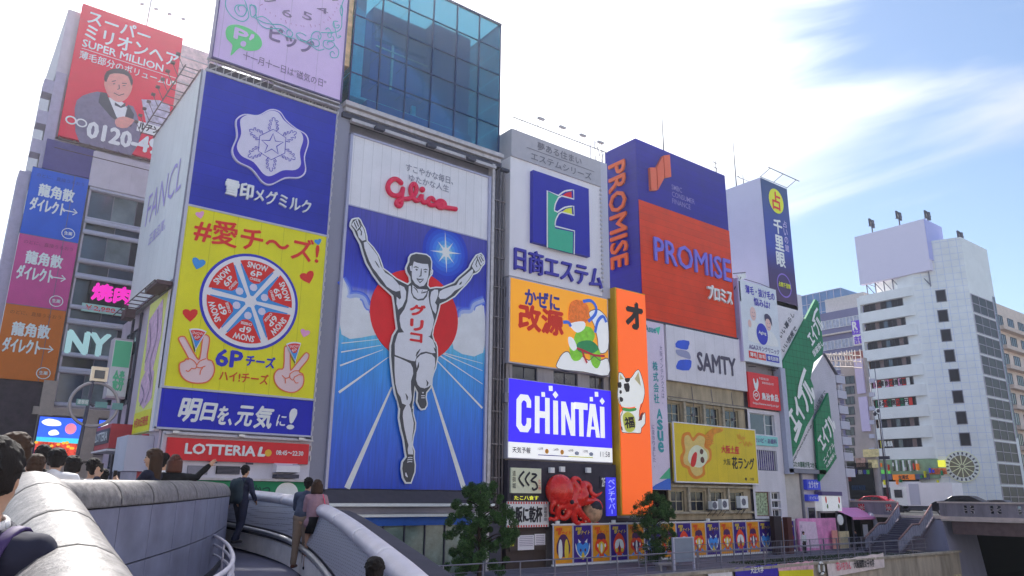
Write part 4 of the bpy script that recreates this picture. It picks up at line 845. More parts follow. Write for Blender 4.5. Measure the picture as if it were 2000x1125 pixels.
# -- octopus restaurant wall
ow=thing('octopus_restaurant','dark restaurant wall carrying the red octopus','shop front',(33,37.4,-4.2))
DW=M('restaurant_dark_wall',C(58,56,72),.7,var=.2,sc=1.2,bump=.1)
b=MB(); b.box(28.6,37.9,37.2,37.65,-1.9,2.1); b.build('fascia',DW,ow)
b=MB(); b.box(28.6,31.7,37.3,37.7,-4.2,-1.9); b.build('shutter_wall',M('brown_shutter',C(66,58,60),.7,var=.1),ow)
b=MB(); b.box(37.7,58.8,37.9,38.1,-4.2,-1.6); b.build('lower_wall',GREYD,ow)
FO=Plane('Y',37.2)
def board(name,label,u0,u1,v0,v1,mat,cat='sign',y=37.2,t=.12,loc=None):
    o=thing(name,label,cat,((u0+u1)/2,y,v0)); b=MB(); b.box(u0,u1,y-t,y,v0,v1); b.build('panel',mat,o); return o
FB=Plane('Y',37.08); CRM=M('cream_board',C(214,206,190),.6,var=.05)
k_=board('brush_lettered_sign','cream sign with thick black brush letters left of the octopus',28.75,31.15,.15,1.65,CRM); strokes('lettering',k_,BLACK,FB,[[(29.75,1.45),(29.35,1.0),(29.75,.55)],[(30.2,1.4),(29.85,.98),(30.15,.6)],[(30.35,1.3),(30.75,1.25),(30.3,.9),(30.65,.8),(30.8,.5),(30.5,.35),(30.4,.5)]],.13,raw=True,sm=3); vtext(k_,'道頓堀',(28.85,1.5),(29.1,.4),BLACK,FB,raw=True); vtext(k_,'たこ焼',(30.9,1.0),(31.1,.35),REDP,FB,raw=True)
k_=board('small_yellow_letter_sign','dark strip with yellow letters between the cream sign and the striped banner',28.9,31.1,-.3,.05,DW); text(k_,'たこ八食す',(29.0,0.0),(30.9,-.25),M('letter_yellow',C(206,204,70),.5,var=0,emit=.2),FB,raw=True,bold=.02)
k_=board('striped_toast_banner','white banner with black characters and red striped edges beside the octopus',28.5,31.75,-1.85,-.35,WHITE2,'banner')
text(k_,'大阪に乾杯',(28.6,-.65),(31.2,-1.55),BLACK,FB,raw=True,bold=.03); vtext(k_,'道頓堀店',(31.35,-.65),(31.6,-1.5),BLACK,FB,raw=True)
b=MB()
for i in range(16): b.box(28.52+i*.2,28.6+i*.2,37.05,37.079,-.48,-.36); b.box(28.52+i*.2,28.6+i*.2,37.05,37.079,-1.84,-1.72)
b.build('red_stripes',REDP,k_)
k_=board('notice_board','dark board with two white notices left of the poster hoarding',28.75,31.6,-3.2,-2.1,M('brown_shutter',(0,0,0)),'notice board',y=37.25); FB2=Plane('Y',37.13)
for u0,u1,v0,v1 in ((29.35,30.6,-3.15,-2.3),(30.65,31.5,-2.9,-2.25)):
    ppiece('notice',k_,WHITE,FB2,u0,u1,v0,v1,.02,0); strokes('notice_print',k_,PGREY,FB2,[[(u0+.1,v1-.1-.1*i),(u1-.1,v1-.1-.1*i)] for i in range(6)],.025,.03,raw=True)
ppiece('yellow_notice',k_,MC['cheese_yellow'],FB2,28.8,29.05,-2.9,-2.4,.02,0)
k_=board('blue_vertical_sign','glowing blue vertical sign right of the octopus',36.85,37.75,-1.25,1.25,M('neon_blue',C(44,44,190),.4,var=.05,emit=.35)); vtext(k_,'ベンチャバー',(37.0,1.15),(37.6,-1.2),M('neon_pale',C(120,130,235),.4,var=0,emit=.5),FB,raw=True)
k_=board('floor_number_sign','small dark sign reading second floor beside the blue vertical sign',36.3,36.75,.55,1.3,DW); text(k_,'2F',(36.4,1.2),(36.7,.65),WHITE2,FB,raw=True,bold=.02); k_['label']='small dark 2F sign just left of the glowing blue vertical sign'
# octopus, modelled in the round and skinned into one body
OC=M('octopus_red',C(206,40,34),.24,var=.14,sc=2,bump=.1,spec=.6); kO=K(1050,900,8.036)
oc=thing('octopus','big glossy red octopus figure with curling arms on the dark wall','statue',(33.5,36.9,-1.6))
FP=Plane('Y',36.75)
b=MB()
hu,hv=FP.uv(*kO(340,470)); b.ball((hu,36.7,hv),1.0,20,(1.02,.75,1.02)); b.ball((hu+.7,36.6,hv-.75),.62,16,(1.1,.8,.8)); b.ball((hu+1.0,36.6,hv-1.05),.45,14)
def arm(pts,r0,r1,ys=None):
    q=[FP.uv(*kO(*p)) for p in pts]; n=len(q)
    q3=smooth([(u,36.65-(ys[i] if ys else .12*math.sin(i)),v) for i,(u,v) in enumerate(q)],5); m_=len(q3)
    rr=[r0+(r1-r0)*(i/(m_-1)) for i in range(m_)]
    b.tube(q3,rr,10); b.ball(q3[-1],rr[-1],8)
arm([(470,560),(560,500),(580,420),(545,340),(560,290),(620,275),(660,305)],.34,.1)
arm([(480,580),(600,590),(690,540),(680,420),(740,370),(810,400),(820,490),(870,540),(930,525),(985,490)],.42,.05)
arm([(480,620),(600,650),(720,640),(860,630),(950,640),(1000,700),(1005,760)],.36,.05)
arm([(470,640),(560,720),(640,830),(740,910),(860,960),(1000,995)],.36,.06)
arm([(460,650),(500,760),(530,880),(580,960),(690,980),(760,960)],.36,.08)
arm([(440,650),(380,700),(310,720),(290,800),(310,880),(260,920),(180,900),(160,940)],.30,.06)
arm([(420,690),(440,770),(430,860),(380,900),(340,860),(350,780)],.28,.1)
arm([(380,640),(250,640),(200,690),(195,780),(240,830)],.26,.08)
o_=b.build('body',OC,oc)
md=o_.modifiers.new('r','REMESH'); md.mode='VOXEL'; md.voxel_size=.05; md.use_smooth_shade=True
ms=o_.modifiers.new('s','SMOOTH'); ms.iterations=3; ms.factor=.5
b=MB(); u,v=FP.uv(*kO(435,645)); b.ball((u,36.12,v),.14,10); b.build('eye',BLACK,oc)
b=MB()
for p in ((640,700),(700,695),(760,690),(820,688),(560,860),(620,900),(700,950),(270,700),(380,760),(355,800)): u,v=FP.uv(*kO(*p)); b.ball((u,36.42,v),.06,6)
b.build('sucker',M('sucker_cream',C(214,150,130),.5,var=0),oc); oc.children[-1]['kind']='stuff'
tk=thing('dumpling_ball','tan and black round dumpling held under the octopus arm','statue',(36,36.9,-1)); u,v=FP.uv(*kO(860,800)); b=MB(); b.ball((u,36.75,v),.72,16,(1,.8,1)); b.build('ball',M('ball_tan',C(170,140,120),.5,var=.35,sc=2.5),tk)
b=MB(); b.ball((u+.05,36.62,v+.25),.6,14,(1,.75,.8)); b.build('sauce_top',BLACK,tk)
for p in ((260,150),(425,135),(835,150)): u,v=FP.uv(*kO(*p)); b=MB(); b.box(u-.18,u+.18,36.9,37.1,v-.15,v+.18); b.bar((u,37.2,v),(u,37.0,v+.1),.03); tag(b.build('wall_spotlight',WHITE2),'small white %s spotlight above the octopus'%{260:'left',425:'middle',835:'right'}[p[0]],'light','spotlights above the octopus')
# ================================================================ orange pillar screen, blue and red finance tower
op=thing('orange_pillar_screen','tall narrow orange screen with a black character and a lucky cat','screen',(39.6,37.3,-1.2))
b=MB(); b.box(37.98,41.18,36.9,37.6,-1.22,14.68); b.build('housing',M('pillar_mustard',C(176,146,44),.45,var=.06,sc=1),op)
b=MB(); b.box(38.12,41.14,36.86,36.9,-1.14,14.6); b.build('display',screen('screen_vermilion',(240,84,34),.3,('DIAGONAL',11)),op)
FQ=Plane('Y',36.86)
text(op,'オ',(39.05,13.75),(40.7,11.9),M('screen_black',C(46,40,40),.4,var=0),FQ,raw=True,bold=.05)
kq=K(1190,700,4.327); LG=M('screen_mint_white',C(208,232,214),.4,var=.02,emit=.15); SKB=MC['screen_black']
def QQ(p): return [FQ.uv(*kq(*q)) for q in p]
art('cat_body',op,LG,FQ,[smooth(QQ([(110,440),(90,490),(95,560),(105,625),(150,632),(200,630),(262,632),(268,590),(300,550),(300,460),(285,470),(255,500),(250,440),(262,380),(235,355),(210,380),(215,430)]),2,True),smooth(QQ([(75,190),(78,120),(110,130),(135,170),(180,165),(215,115),(245,95),(270,150),(290,230),(296,300),(280,370),(240,400),(170,415),(100,405),(72,350),(66,290)]),2,True)],.02,raw=True)
strokes('cat_outline',op,SKB,FQ,[QQ([(75,190),(78,120),(110,130),(135,170),(180,165),(215,115),(245,95),(270,150),(290,230),(296,300),(280,370),(255,440),(250,500),(285,470),(300,460),(300,550),(268,590),(262,632),(200,630),(105,625),(95,560),(90,490),(110,440),(72,350),(66,290),(75,190)])],.045,.03,raw=True,sm=2)
art('cat_glasses',op,SKB,FQ,[QQ([(66,205),(95,200),(102,230),(95,250),(70,248)]),QQ([(120,215),(160,208),(170,240),(165,280),(140,285),(122,250)]),QQ([(85,270),(100,270),(104,290),(92,302),(82,290)]),smooth(QQ([(85,325),(110,335),(112,360),(92,368),(84,350)]),2,True),smooth(QQ([(130,170),(170,165),(168,190),(148,205),(132,192)]),2,True)],.04,raw=True)
art('cat_ear',op,M('screen_ear_tan',C(196,188,150),.4,var=0),FQ,[QQ([(82,180),(88,135),(120,175)]),QQ([(210,175),(245,115),(265,235)])],.035,raw=True)
art('cat_collar',op,M('screen_collar_green',C(70,170,90),.4,var=0),FQ,[smooth(QQ([(112,415),(165,425),(220,418),(222,440),(165,450),(115,440)]),2,True)],.04,raw=True)
art('coin',op,M('screen_coin',C(196,214,90),.4,var=0),FQ,[smooth(QQ([(110,490),(150,452),(200,480),(218,540),(210,600),(170,625),(130,600)]),3,True)],.045,raw=True)
text(op,'福',QQ([(125,492)])[0],QQ([(208,590)])[0],SKB,FQ,raw=True,bold=.03,layer=.055,rot=8)
art('cat_patch',op,M('screen_brown',C(120,50,50),.4,var=0),FQ,[QQ([(240,530),(262,470),(285,450),(270,520)]),QQ([(94,570),(104,580),(112,612),(98,600)])],.05,raw=True)
# tower
pt=thing('finance_tower','deep blue and red-orange ribbed finance advertising tower with raised lettering','billboard',(47,39,12.9))
PB_=M('finance_blue',C(32,28,146),.42,var=.12,sc=.5,sheet=('Z',.55,.1),wave=('Z',5.2),bump=.35); PO=M('finance_orange',C(214,56,18),.42,var=.1,sc=.5,sheet=('Z',.55,.06),wave=('Z',5.2),bump=.35)
b=MB(); b.box(41.2,52.75,37.3,40.75,12.98,27.75); b.build('blue_body',PB_,pt)
b=MB(); b.box(41.3,52.76,37.26,37.3,12.96,22.5); b.build('orange_face',PO,pt)
XP=Plane('X',41.2)
POR=M('finance_letter_orange',C(214,92,52),.4,var=0); PLB=M('finance_letter_blue',C(104,100,204),.4,var=0)
text(pt,'PROMISE',(-40.25,26.3),(-38.45,17.4),POR,XP,raw=True,bold=.018,ext=.14,layer=.02,rot=-90)
text(pt,'PROMISE',(42.75,19.7),(52.4,17.75),PLB,Plane('Y',37.26),raw=True,bold=.012,ext=.14,layer=.02); text(pt,'プロミス',(49.1,16.95),(52.3,15.75),WHITE2,Plane('Y',37.26),raw=True,bold=.03,ext=.15,layer=.02)
FT=F
kt=K(1150,220,2.617)
art('logo',pt,M('finance_logo_salmon',C(218,92,70),.4,var=0),F,[Q(F,[(302,285),(333,285),(338,402),(308,402)],kt),Q(F,[(337,283),(368,226),(374,340),(343,398)],kt),Q(F,[(372,224),(403,220),(410,332),(379,338)],kt)],.25,raw=True,thick=.25)
for i,s_ in enumerate(('SMBC','CONSUMER','FINANCE')): text(pt,s_,(45.35,24.9-i*.62),(45.35+(1.3,2.9,2.3)[i],24.45-i*.62),M('faint_lilac',C(126,120,186),.5,var=0),raw=True,bold=.002)
b=MB(); b.box(41.2,52.8,37.2,37.5,12.8,12.95); b.box(43.6,53.6,37.24,37.5,12.89,12.97); b.build('base_ledge',GREYD,pt)
def mast(name,label,px,py0,py1,Y,cross=()):
    u,v=Plane('Y',Y).uv(px,py1); _,v1=Plane('Y',Y).uv(px,py0); b=MB(); b.tube([(u,Y,v-1),(u,Y,v1)],[.07,.03],5)
    for t,w_ in cross: z=v+(v1-v)*t; b.bar((u-w_,Y,z),(u+w_,Y,z),.03); b.bar((u-w_*.6,Y-.2,z-.2),(u-w_*.6,Y+.2,z+.25),.03)
    return tag(b.build(name,GREYD),label,'antenna')
mast('roof_mast','tallest thin lightning mast on the blue and orange tower',1296,222,290,42); mast('roof_mast','short pole with small fittings near the right end of the blue and orange tower',1399,315,338,40,((.8,.3),(.4,.2)))
mast('roof_mast','thin mast standing just right of the blue and orange tower',1438,276,360,42); mast('roof_mast','cross-shaped television antenna beside the fortune teller tower',1452,342,358,41,((.5,1.0),))
# asue strip
as_=thing('name_change_banner','narrow white vertical sign with teal lettering right of the orange pillar','banner',(42.4,37.3,.5))
b=MB(); b.box(41.24,43.54,37.25,37.5,.5,12.86); b.build('panel',M('strip_lilac_white',C(190,184,222),.45,var=.03),as_); FS=Plane('Y',37.25)
TE=M('strip_teal',C(58,140,160),.5,var=0); DV=M('strip_dark_violet',C(96,88,140),.5,var=0)
text(as_,'Asue',(41.4,12.45),(42.6,11.95),TE,FS,raw=True,bold=.03); art('logo',as_,M('strip_mint',C(70,176,160),.5,var=0),FS,[[(42.55,12.35),(43.15,12.55),(42.9,11.85)]],.02,raw=True)
vtext(as_,'大阪インテックスは、',(42.95,11.1),(43.25,6.6),DV,FS,raw=True); vtext(as_,'株式会社',(42.1,9.8),(42.65,6.6),TE,FS,raw=True,bold=.02); vtext(as_,'Asue',(42.35,6.3),(42.9,2.9+.2),TE,FS,raw=True,bold=.04)
vtext(as_,'に変わりました。',(41.75,5.1),(42.0,1.9+.1),DV,FS,raw=True)
art('corner_wedge',as_,M('strip_blue',C(60,100,200),.5,var=0),FS,[[(41.26,.52),(43.52,.52),(43.52,1.4),(41.9,.85)]],.02,raw=True); art('corner_wedge',as_,M('strip_green',C(70,160,130),.5,var=0),FS,[[(42.3,1.25),(43.52,2.1),(43.52,1.3)]],.021,raw=True)
# samty
sa=thing('white_company_sign','long white sign with a blue ribbon logo and dark capital letters','sign',(48.7,37.3,8.5))
b=MB(); b.box(43.74,53.64,37.2,37.5,8.53,12.86); b.build('panel',M('company_white',C(190,192,214),.45,var=.05,sc=.7,sheet=('X',1.24,.03)),sa); FY2=Plane('Y',37.2)
text(sa,'SAMTY',(47.3,11.1),(52.2,9.65),M('company_grey_letter',C(72,68,92),.45,var=0),FY2,raw=True,bold=.03)
art('ribbon_logo',sa,M('company_blue',C(52,84,206),.45,var=.1,sc=1.5),FY2,[smooth([(44.75,11.15),(45.05,11.7),(46.4,11.85),(46.3,11.4),(46.05,11.1)],2,True),smooth([(44.75,9.45),(46.2,9.5),(46.55,10.1),(46.4,10.35),(45.2,10.2),(44.85,9.9)],2,True)],.02,raw=True); art('ribbon_logo',sa,M('company_grey_blue',C(130,136,180),.45,var=0),FY2,[smooth([(44.75,10.95),(44.95,10.55),(45.7,10.45),(46.45,10.4),(46.4,10.8),(46.0,11.02)],2,True)],.022,raw=True)
# concrete building behind
cb=thing('weathered_concrete_building','weathered beige concrete building with rows of dark gridded windows between the signs','building',(48.5,45,-4.2))
WX=[(43.85,45.35),(46.0,47.75),(48.35,50.05),(50.85,52.6)]
WY=M('weathered_beige_wall',C(148,140,128),.85,var=.3,sc=.9,streak=1,bump=.3)
h_=[(a,c,5.35,6.85) for a,c in WX]+[(a,c,-1.0,.45) for a,c in WX]
wall('wall',WY,F,43.6,53.5,-1.6,12.9,h_,cb,base=-.25,rev=.4)
b=MB(); b.box(43.6,53.5,37.97,58,-4.2,12.9); b.build('core',DARK,cb)
for a,c in WX: window(cb,F,a,c,5.35,6.85,2,2,M('window_paint_cream',C(170,165,150),.5,var=.1),GLD,l=-.45,fw_=.06); window(cb,F,a,c,-1.0,.45,2,2,MC['window_paint_cream'],GLD,l=-.45,fw_=.06)
b=MB()
for z in (7.05,.72,-1.15): b.box(43.6,53.5,37.25,37.55,z,z+.14)
for x in (45.7,48.05,50.45): b.box(x-.13,x+.13,37.35,37.55,5.0,7.05); b.box(x-.13,x+.13,37.35,37.55,-1.0,.72)
b.build('ledge',M('ledge_concrete',C(150,146,140),.85,var=.3,sc=3),cb)
b=MB()
for x in (46.6,49.0,51.6): b.tube([(x,37.35,8.3),(x+.15,37.3,6.2),(x,37.35,5.2)],.03,5); b.box(x-.07,x+.07,37.3,37.5,6.0,6.2)
b.tube([(43.7,37.3,7.3),(53.4,37.3,7.25)],.025,5); b.tube([(43.7,37.3,1.0),(53.4,37.3,.95)],.025,5); b.build('pipe',MC['pipe_grey'],cb)
def acunit(x,z,lab,w=.8,h=.75):
    o=thing('air_conditioner',lab,'air conditioner',(x,37.0,z),'air conditioners on the concrete wall'); b=MB(); b.box(x-w/2,x+w/2,36.75,37.15,z,z+h); b.build('casing',WHITE2,o)
    p=Plane('Y',36.75); art('fan_recess',o,GREYD,p,[ell(x-.08,z+h/2,.27,.27,16)],.005,raw=True); strokes('fan_guard',o,GREYL,p,[ell(x-.08,z+h/2,r,r,16) for r in (.08,.16,.25)],.02,.02,raw=True,closed=True)
    b=MB(); b.box(x-w/2,x+w/2,36.8,37.4,z-.06,z-.01); b.bar((x-.3,36.85,z-.04),(x-.3,37.35,z-.5),.02); b.bar((x+.3,36.85,z-.04),(x+.3,37.35,z-.5),.02); b.build('bracket',GREYD,o)
acunit(47.9,-.85,'smaller grey outdoor unit left of two others under the flower biscuit sign',.65,.6); acunit(49.1,-.85,'middle outdoor unit of the three under the flower biscuit sign'); acunit(51.5,-.75,'rightmost and highest outdoor unit under the flower biscuit sign',.95,.9)
# flower biscuit sign
ha=thing('flower_biscuit_sign','yellow sign with a giant flower-shaped biscuit and honey dripper','sign',(48.9,37.1,1.1))
b=MB(); b.box(43.86,53.9,37.0,37.3,1.12,5.34); b.build('panel',M('honey_yellow',C(216,176,44),.45,var=.08,sc=.35,sheet=('X',1.25,.03)),ha); b=MB(); b.box(43.78,53.98,36.97,37.1,1.04,1.13); b.box(43.78,53.98,36.97,37.1,5.34,5.42); b.box(43.78,43.86,36.97,37.1,1.12,5.34); b.box(53.9,53.98,36.97,37.1,1.12,5.34); b.build('frame',WHITE,ha)
FH=Plane('Y',37.0); kh2=K(1180,800,3.46); H2=lambda p:[FH.uv(*kh2(*q)) for q in p]
art('biscuit_brown_rim',ha,M('biscuit_brown',C(206,124,50),.5,var=.08),FH,[smooth(H2([(520,225),(530,165),(575,152),(600,190),(635,155),(690,180),(690,240),(722,270),(722,340),(680,380),(680,440),(620,470),(575,440),(560,400),(525,380),(512,320),(530,280)]),4,True)],.01,raw=True)  # printed brown rim behind the tan biscuit
art('biscuit',ha,M('biscuit_tan',C(230,176,112),.5,var=.08),FH,[smooth(H2([(540,220),(545,180),(572,175),(600,215),(640,175),(680,195),(675,250),(705,280),(705,335),(665,370),(662,430),(620,450),(590,420),(575,385),(540,365),(535,320),(548,280)]),4,True)],.02,raw=True)
art('biscuit_centre',ha,M('biscuit_cream',C(236,214,190),.5,var=.04),FH,[smooth(H2([(580,270),(630,240),(690,290),(690,350),(650,390),(600,380),(565,340)]),4,True)],.03,raw=True)
art('strawberry',ha,REDP,FH,[smooth(H2([(610,288),(625,300),(615,370),(595,388),(582,370),(590,320)]),3,True)],.04,raw=True); art('nut',ha,M('nut_brown',C(88,60,56),.5,var=0),FH,[smooth(H2([(655,265),(668,280),(660,302),(645,295),(645,275)]),3,True),smooth(H2([(650,325),(665,320),(675,345),(665,362),(650,350)]),3,True)],.04,raw=True)
art('honey',ha,M('honey_orange',C(222,132,40),.4,var=.2,sc=2),FH,[smooth(H2([(685,165),(735,125),(800,130),(790,150),(740,170),(725,230),(700,255),(680,210)]),3,True)],.045,raw=True)
strokes('dripper_rings',ha,M('biscuit_brown',(0,0,0)),FH,[H2([(685,170+i*14),(735,158+i*14)]) for i in range(6)],.07,.05,raw=True)
text(ha,'大阪土産',(49.35,3.95),(51.6,3.35),M('sign_crimson',C(190,50,60),.5,var=0),FH,raw=True,bold=.02); text(ha,'大阪',(49.5,2.95),(50.4,2.45),BLACK,FH,raw=True); text(ha,'花ラング',(50.6,3.1),(53.5,2.2),BLACK,FH,raw=True,bold=.02)
strokes('script_lettering',ha,M('sign_script_orange',C(214,130,50),.5,var=0),FH,[[(51.5,4.9),(51.7,4.5),(51.8,4.95),(52.0,4.5),(52.2,4.75),(52.35,4.55),(52.5,4.75)],[(52.2,4.5),(52.4,4.0),(52.6,4.4),(52.85,4.0),(53.05,4.4),(53.25,4.1),(53.4,4.3)],[(51.6,4.2),(52.0,4.3)]],.07,raw=True,sm=3); art('mark',ha,BLACK,FH,[[(52.1,1.45),(52.25,1.6),(52.4,1.45),(52.25,1.3)]],.02,raw=True); text(ha,'大鳳',(52.8,1.58),(53.3,1.35),BLACK,FH,raw=True)
# ================================================================ white-framed building with the clinic sign
wbd=thing('white_framed_building','narrow white framed building with stacked windows below the hair clinic sign','building',(56,44,-4.2))
WFM=M('white_frame_wall',C(182,184,206),.5,var=.08,sc=1,streak=1)
hw=[(53.9,57.4,5.1,6.85),(54.0,57.3,2.2,3.85),(53.9,55.9,-1.4,.5),(56.1,57.3,-.1,.5),(56.1,57.3,-.75,-.2),(56.1,57.3,-1.45,-.85)]
wall('wall',WFM,F,53.6,58.2,-1.6,7.15,hw,wbd,base=-.05,rev=.3)
b=MB(); b.box(53.6,58.2,37.75,58,-4.2,18.5); b.build('core',M('core_grey',C(120,120,135),.8,var=.1),wbd)
window(wbd,F,53.9,56.2,5.1,6.85,1,1,WHITE2,GLB,l=-.3); window(wbd,F,56.25,57.4,5.1,6.85,1,2,WHITE2,GLB,l=-.3)
window(wbd,F,54.0,57.3,2.2,3.85,1,1,GREYD,M('violet_curtain_glass',C(80,70,130),.25,var=.3,sc=3),l=-.3)
b=MB(); 
for i in range(11): b.box(54.1+i*.3,54.14+i*.3,37.33,37.36,2.25,3.85)
b.build('window_bars',WHITE,wbd)
window(wbd,F,53.9,55.9,-1.4,.5,1,1,M('maroon_frame',C(110,50,60),.5,var=0),M('pasted_posters',C(150,170,150),.3,var=.6,sc=5),l=-.3)
for v in (-.1,-.75,-1.45): window(wbd,F,56.1,57.3,v,v+.55,2,1,WHITE2,GLD,l=-.3)
b=MB(); b.box(53.9,57.4,37.2,37.34,4.2,5.0); b.build('teal_sign_strip',M('teal_strip',C(120,184,196),.4,var=.05),wbd); text(wbd,'まいど・あ歯科',(54.1,4.8),(57.2,4.4),DV,Plane('Y',37.2),raw=True,bold=.02)
cs=thing('hair_clinic_sign','tall pale blue clinic sign showing two smiling faces under Japanese text','billboard',(56,37,11.05))
b=MB(); b.box(53.15,58.75,37.0,37.4,11.05,18.15); b.build('panel',M('clinic_pale_blue',C(186,196,228),.45,var=.06,sc=.5),cs); b=MB(); b.box(52.95,53.15,36.95,38.2,11.0,18.2); b.build('side',M('clinic_side_lilac',C(150,144,190),.5),cs)
FC=Plane('Y',37.0); kc3=K(1430,540,4.17); c3=lambda p:[FC.uv(*kc3(*q)) for q in p]
text(cs,'薄毛・抜け毛の',(54.1,17.8),(58.4,17.05),MC['emblem_blue'],FC,raw=True,bold=.02); text(cs,'悩みは?',(55.2,16.85),(57.6,16.15),MC['emblem_blue'],FC,raw=True,bold=.02)
art('face',cs,M('print_face',C(214,170,176),.5,var=.06,sc=4),FC,[ell(54.95,15.35,.42,.62,20),ell(57.1,14.75,.42,.62,20),ell(54.35,14.4,.25,.35,12)],.02,raw=True)
art('hair_print',cs,M('print_hair',C(60,56,90),.5,var=0),FC,[smooth([(56.65,14.9),(56.62,15.5),(57.1,15.65),(57.6,15.3),(57.65,14.6),(57.45,14.9),(57.2,15.2),(56.8,15.15)],2,True)],.03,raw=True)
strokes('face_lines',cs,PGREY,FC,[[(54.78,15.45),(54.9,15.45)],[(55.05,15.45),(55.17,15.45)],[(54.8,15.15),(54.95,15.08),(55.12,15.15)],[(56.9,14.8),(57.02,14.8)],[(57.2,14.8),(57.32,14.8)],[(56.95,14.5),(57.1,14.43),(57.28,14.5)]],.05,.035,raw=True)
art('shirt_print',cs,M('print_shirt',C(200,206,236),.5,var=.05),FC,[smooth([(54.3,14.3),(54.9,14.75),(55.5,14.5),(56,13.5),(56.1,12.9),(54,12.9)],2,True),smooth([(56.4,13.9),(57.1,14.15),(57.9,13.9),(58.4,12.9),(56.2,12.9)],2,True)],.015,raw=True)
art('blue_badge',cs,CBL,FC,[ell(56.05,13.7,.82,.95,24)],.03,raw=True); text(cs,'Aging',(55.5,13.95),(56.6,13.6),WHITE2,FC,raw=True,layer=.05,bold=.03)
text(cs,'AGAスキンクリニック',(54.0,12.6),(58.4,12.15),DV,FC,raw=True,bold=.02)
art('red_box',cs,REDP,FC,[[(53.9,12.0),(55.1,12.0),(55.1,11.4),(53.9,11.4)],[(55.2,12.0),(56.3,12.0),(56.3,11.4),(55.2,11.4)]],.02,raw=True); art('blue_box',cs,CBL,FC,[[(56.4,12.0),(58.3,12.0),(58.3,11.4),(56.4,11.4)]],.02,raw=True)
for s_,a,c in (('薄毛',54.05,54.95),('抜毛',55.3,56.2),('植毛技術',56.55,58.15)): text(cs,s_,(a,11.88),(c,11.52),WHITE2,FC,raw=True,layer=.04,bold=.02)
rs=thing('red_food_company_sign','small red sign with a white fork hand emblem below the hair clinic sign','sign',(56,37.2,7.2))
b=MB(); b.box(53.7,58.1,37.1,37.3,7.25,10.2); b.build('panel',M('food_red',C(192,42,52),.4,var=.04),rs); FR2=Plane('Y',37.1)
art('emblem',rs,WHITE2,FR2,[smooth([(54.5,8.9),(54.35,9.6),(54.5,9.7),(54.65,9.3),(54.85,9.45),(54.95,9.8),(55.1,9.4),(54.95,8.9),(54.75,8.7)],2,True)],.02,raw=True); strokes('emblem_ring',rs,WHITE2,FR2,[ell(54.65,8.3,.42,.4,18),smooth([(54.35,8.3),(54.6,8.2),(54.9,8.35),(54.65,8.45)],2)],.08,.02,raw=True,closed=True)
text(rs,'鳥治食品',(55.4,8.6),(57.8,8.0),WHITE2,FR2,raw=True,bold=.03); text(rs,'http://www.torij.co.jp/',(54.1,7.72),(57.8,7.48),WHITE2,FR2,raw=True,bold=.01); text(rs,'幸福創造企業',(55.2,9.9),(56.6,9.7),WHITE2,FR2,raw=True); text(rs,'業務用食品の卸',(55.6,9.55),(57.3,9.35),WHITE2,FR2,raw=True)
b=MB(); b.bar((54.2,37.3,10.7),(54.2,36.6,10.6),.03); b.bar((57,37.3,10.7),(57,36.6,10.6),.03); b.box(57.6,59.3,37.1,37.2,10.9,11.0); b.build('sign_lamp_arms',GREYD,rs)
cf=thing('camera_floodlight_cluster','white floodlight and brackets at the corner of the orange tower and clinic sign','light',(53.2,37,18.2)); b=MB(); b.prism(F,[(53.1,18.5),(54.3,18.9),(54.4,18.5),(53.5,18.1)],.3,-.2); b.build('floodlight',WHITE2,cf); b=MB(); b.bar((52.8,37.2,17.2),(53.6,37,18.4),.05); b.bar((52.8,37.2,18.6),(54.2,36.9,18.9),.04); b.box(53.0,53.4,37,37.3,16.2,18.0); b.tube([(54.4,37.2,18.4),(56.6,37.1,18.35),(59,37.2,18.2)],.03,5); b.build('bracket',GREYD,cf)
# fortune teller tower
ft=thing('fortune_teller_tower','tall pale tower with a narrow blue fortune teller sign and a yellow disc','billboard',(60,39,17))
b=MB(); b.box(58.3,62.6,37.35,42.5,17.4,29.15); b.build('body',M('tower_pale_side',C(186,188,226),.5,var=.03,sc=.5),ft)
b=MB(); b.box(58.34,62.62,37.28,37.35,17.3,29.1)
m=M('fortune_blue_print',C(44,66,140),.4,var=0); nn=m.node_tree.nodes; ll=m.node_tree.links; g_=nn.new('ShaderNodeNewGeometry'); s_x=nn.new('ShaderNodeSeparateXYZ'); ll.new(g_.outputs['Position'],s_x.inputs[0]); r_=nn.new('ShaderNodeMapRange'); r_.inputs[1].default_value=17.3; r_.inputs[2].default_value=29; ll.new(s_x.outputs['Z'],r_.inputs[0]); q_=nn.new('ShaderNodeValToRGB'); e=q_.color_ramp.elements; e[0].color=(*C(70,48,86),1); e[1].color=(*C(50,72,120),1); e.new(.45).color=(*C(46,60,160),1); e.new(.25).color=(*C(56,40,100),1); ll.new(r_.outputs[0],q_.inputs[0]); ll.new(q_.outputs[0],nn['Principled BSDF'].inputs['Base Color'])
b.build('sign_face',m,ft); FF=Plane('Y',37.28)
art('yellow_disc',ft,M('disc_yellow',C(240,226,40),.4,var=0),FF,[ell(60.55,27.3,1.2,1.25,28)],.02,raw=True); text(ft,'占',(59.9,28.2),(61.2,26.4),REDP,FF,raw=True,bold=.02,layer=.04)
vtext(ft,'千里眼',(59.75,25.5),(61.1,20.6),WHITE2,FF,raw=True,bold=.03); vtext(ft,'占いの館',(61.35,25.6),(61.95,22.4),FV,FF,raw=True,bold=.01)
strokes('ring_print',ft,M('ring_violet',C(120,96,190),.4,var=0),FF,[ell(60.6,18.95,1.1,1.1,24)],.14,.02,raw=True,closed=True); text(ft,'占館千里眼',(59.7,19.2),(61.6,18.75),M('disc_yellow',(0,0,0)),FF,raw=True,bold=.02,layer=.05)
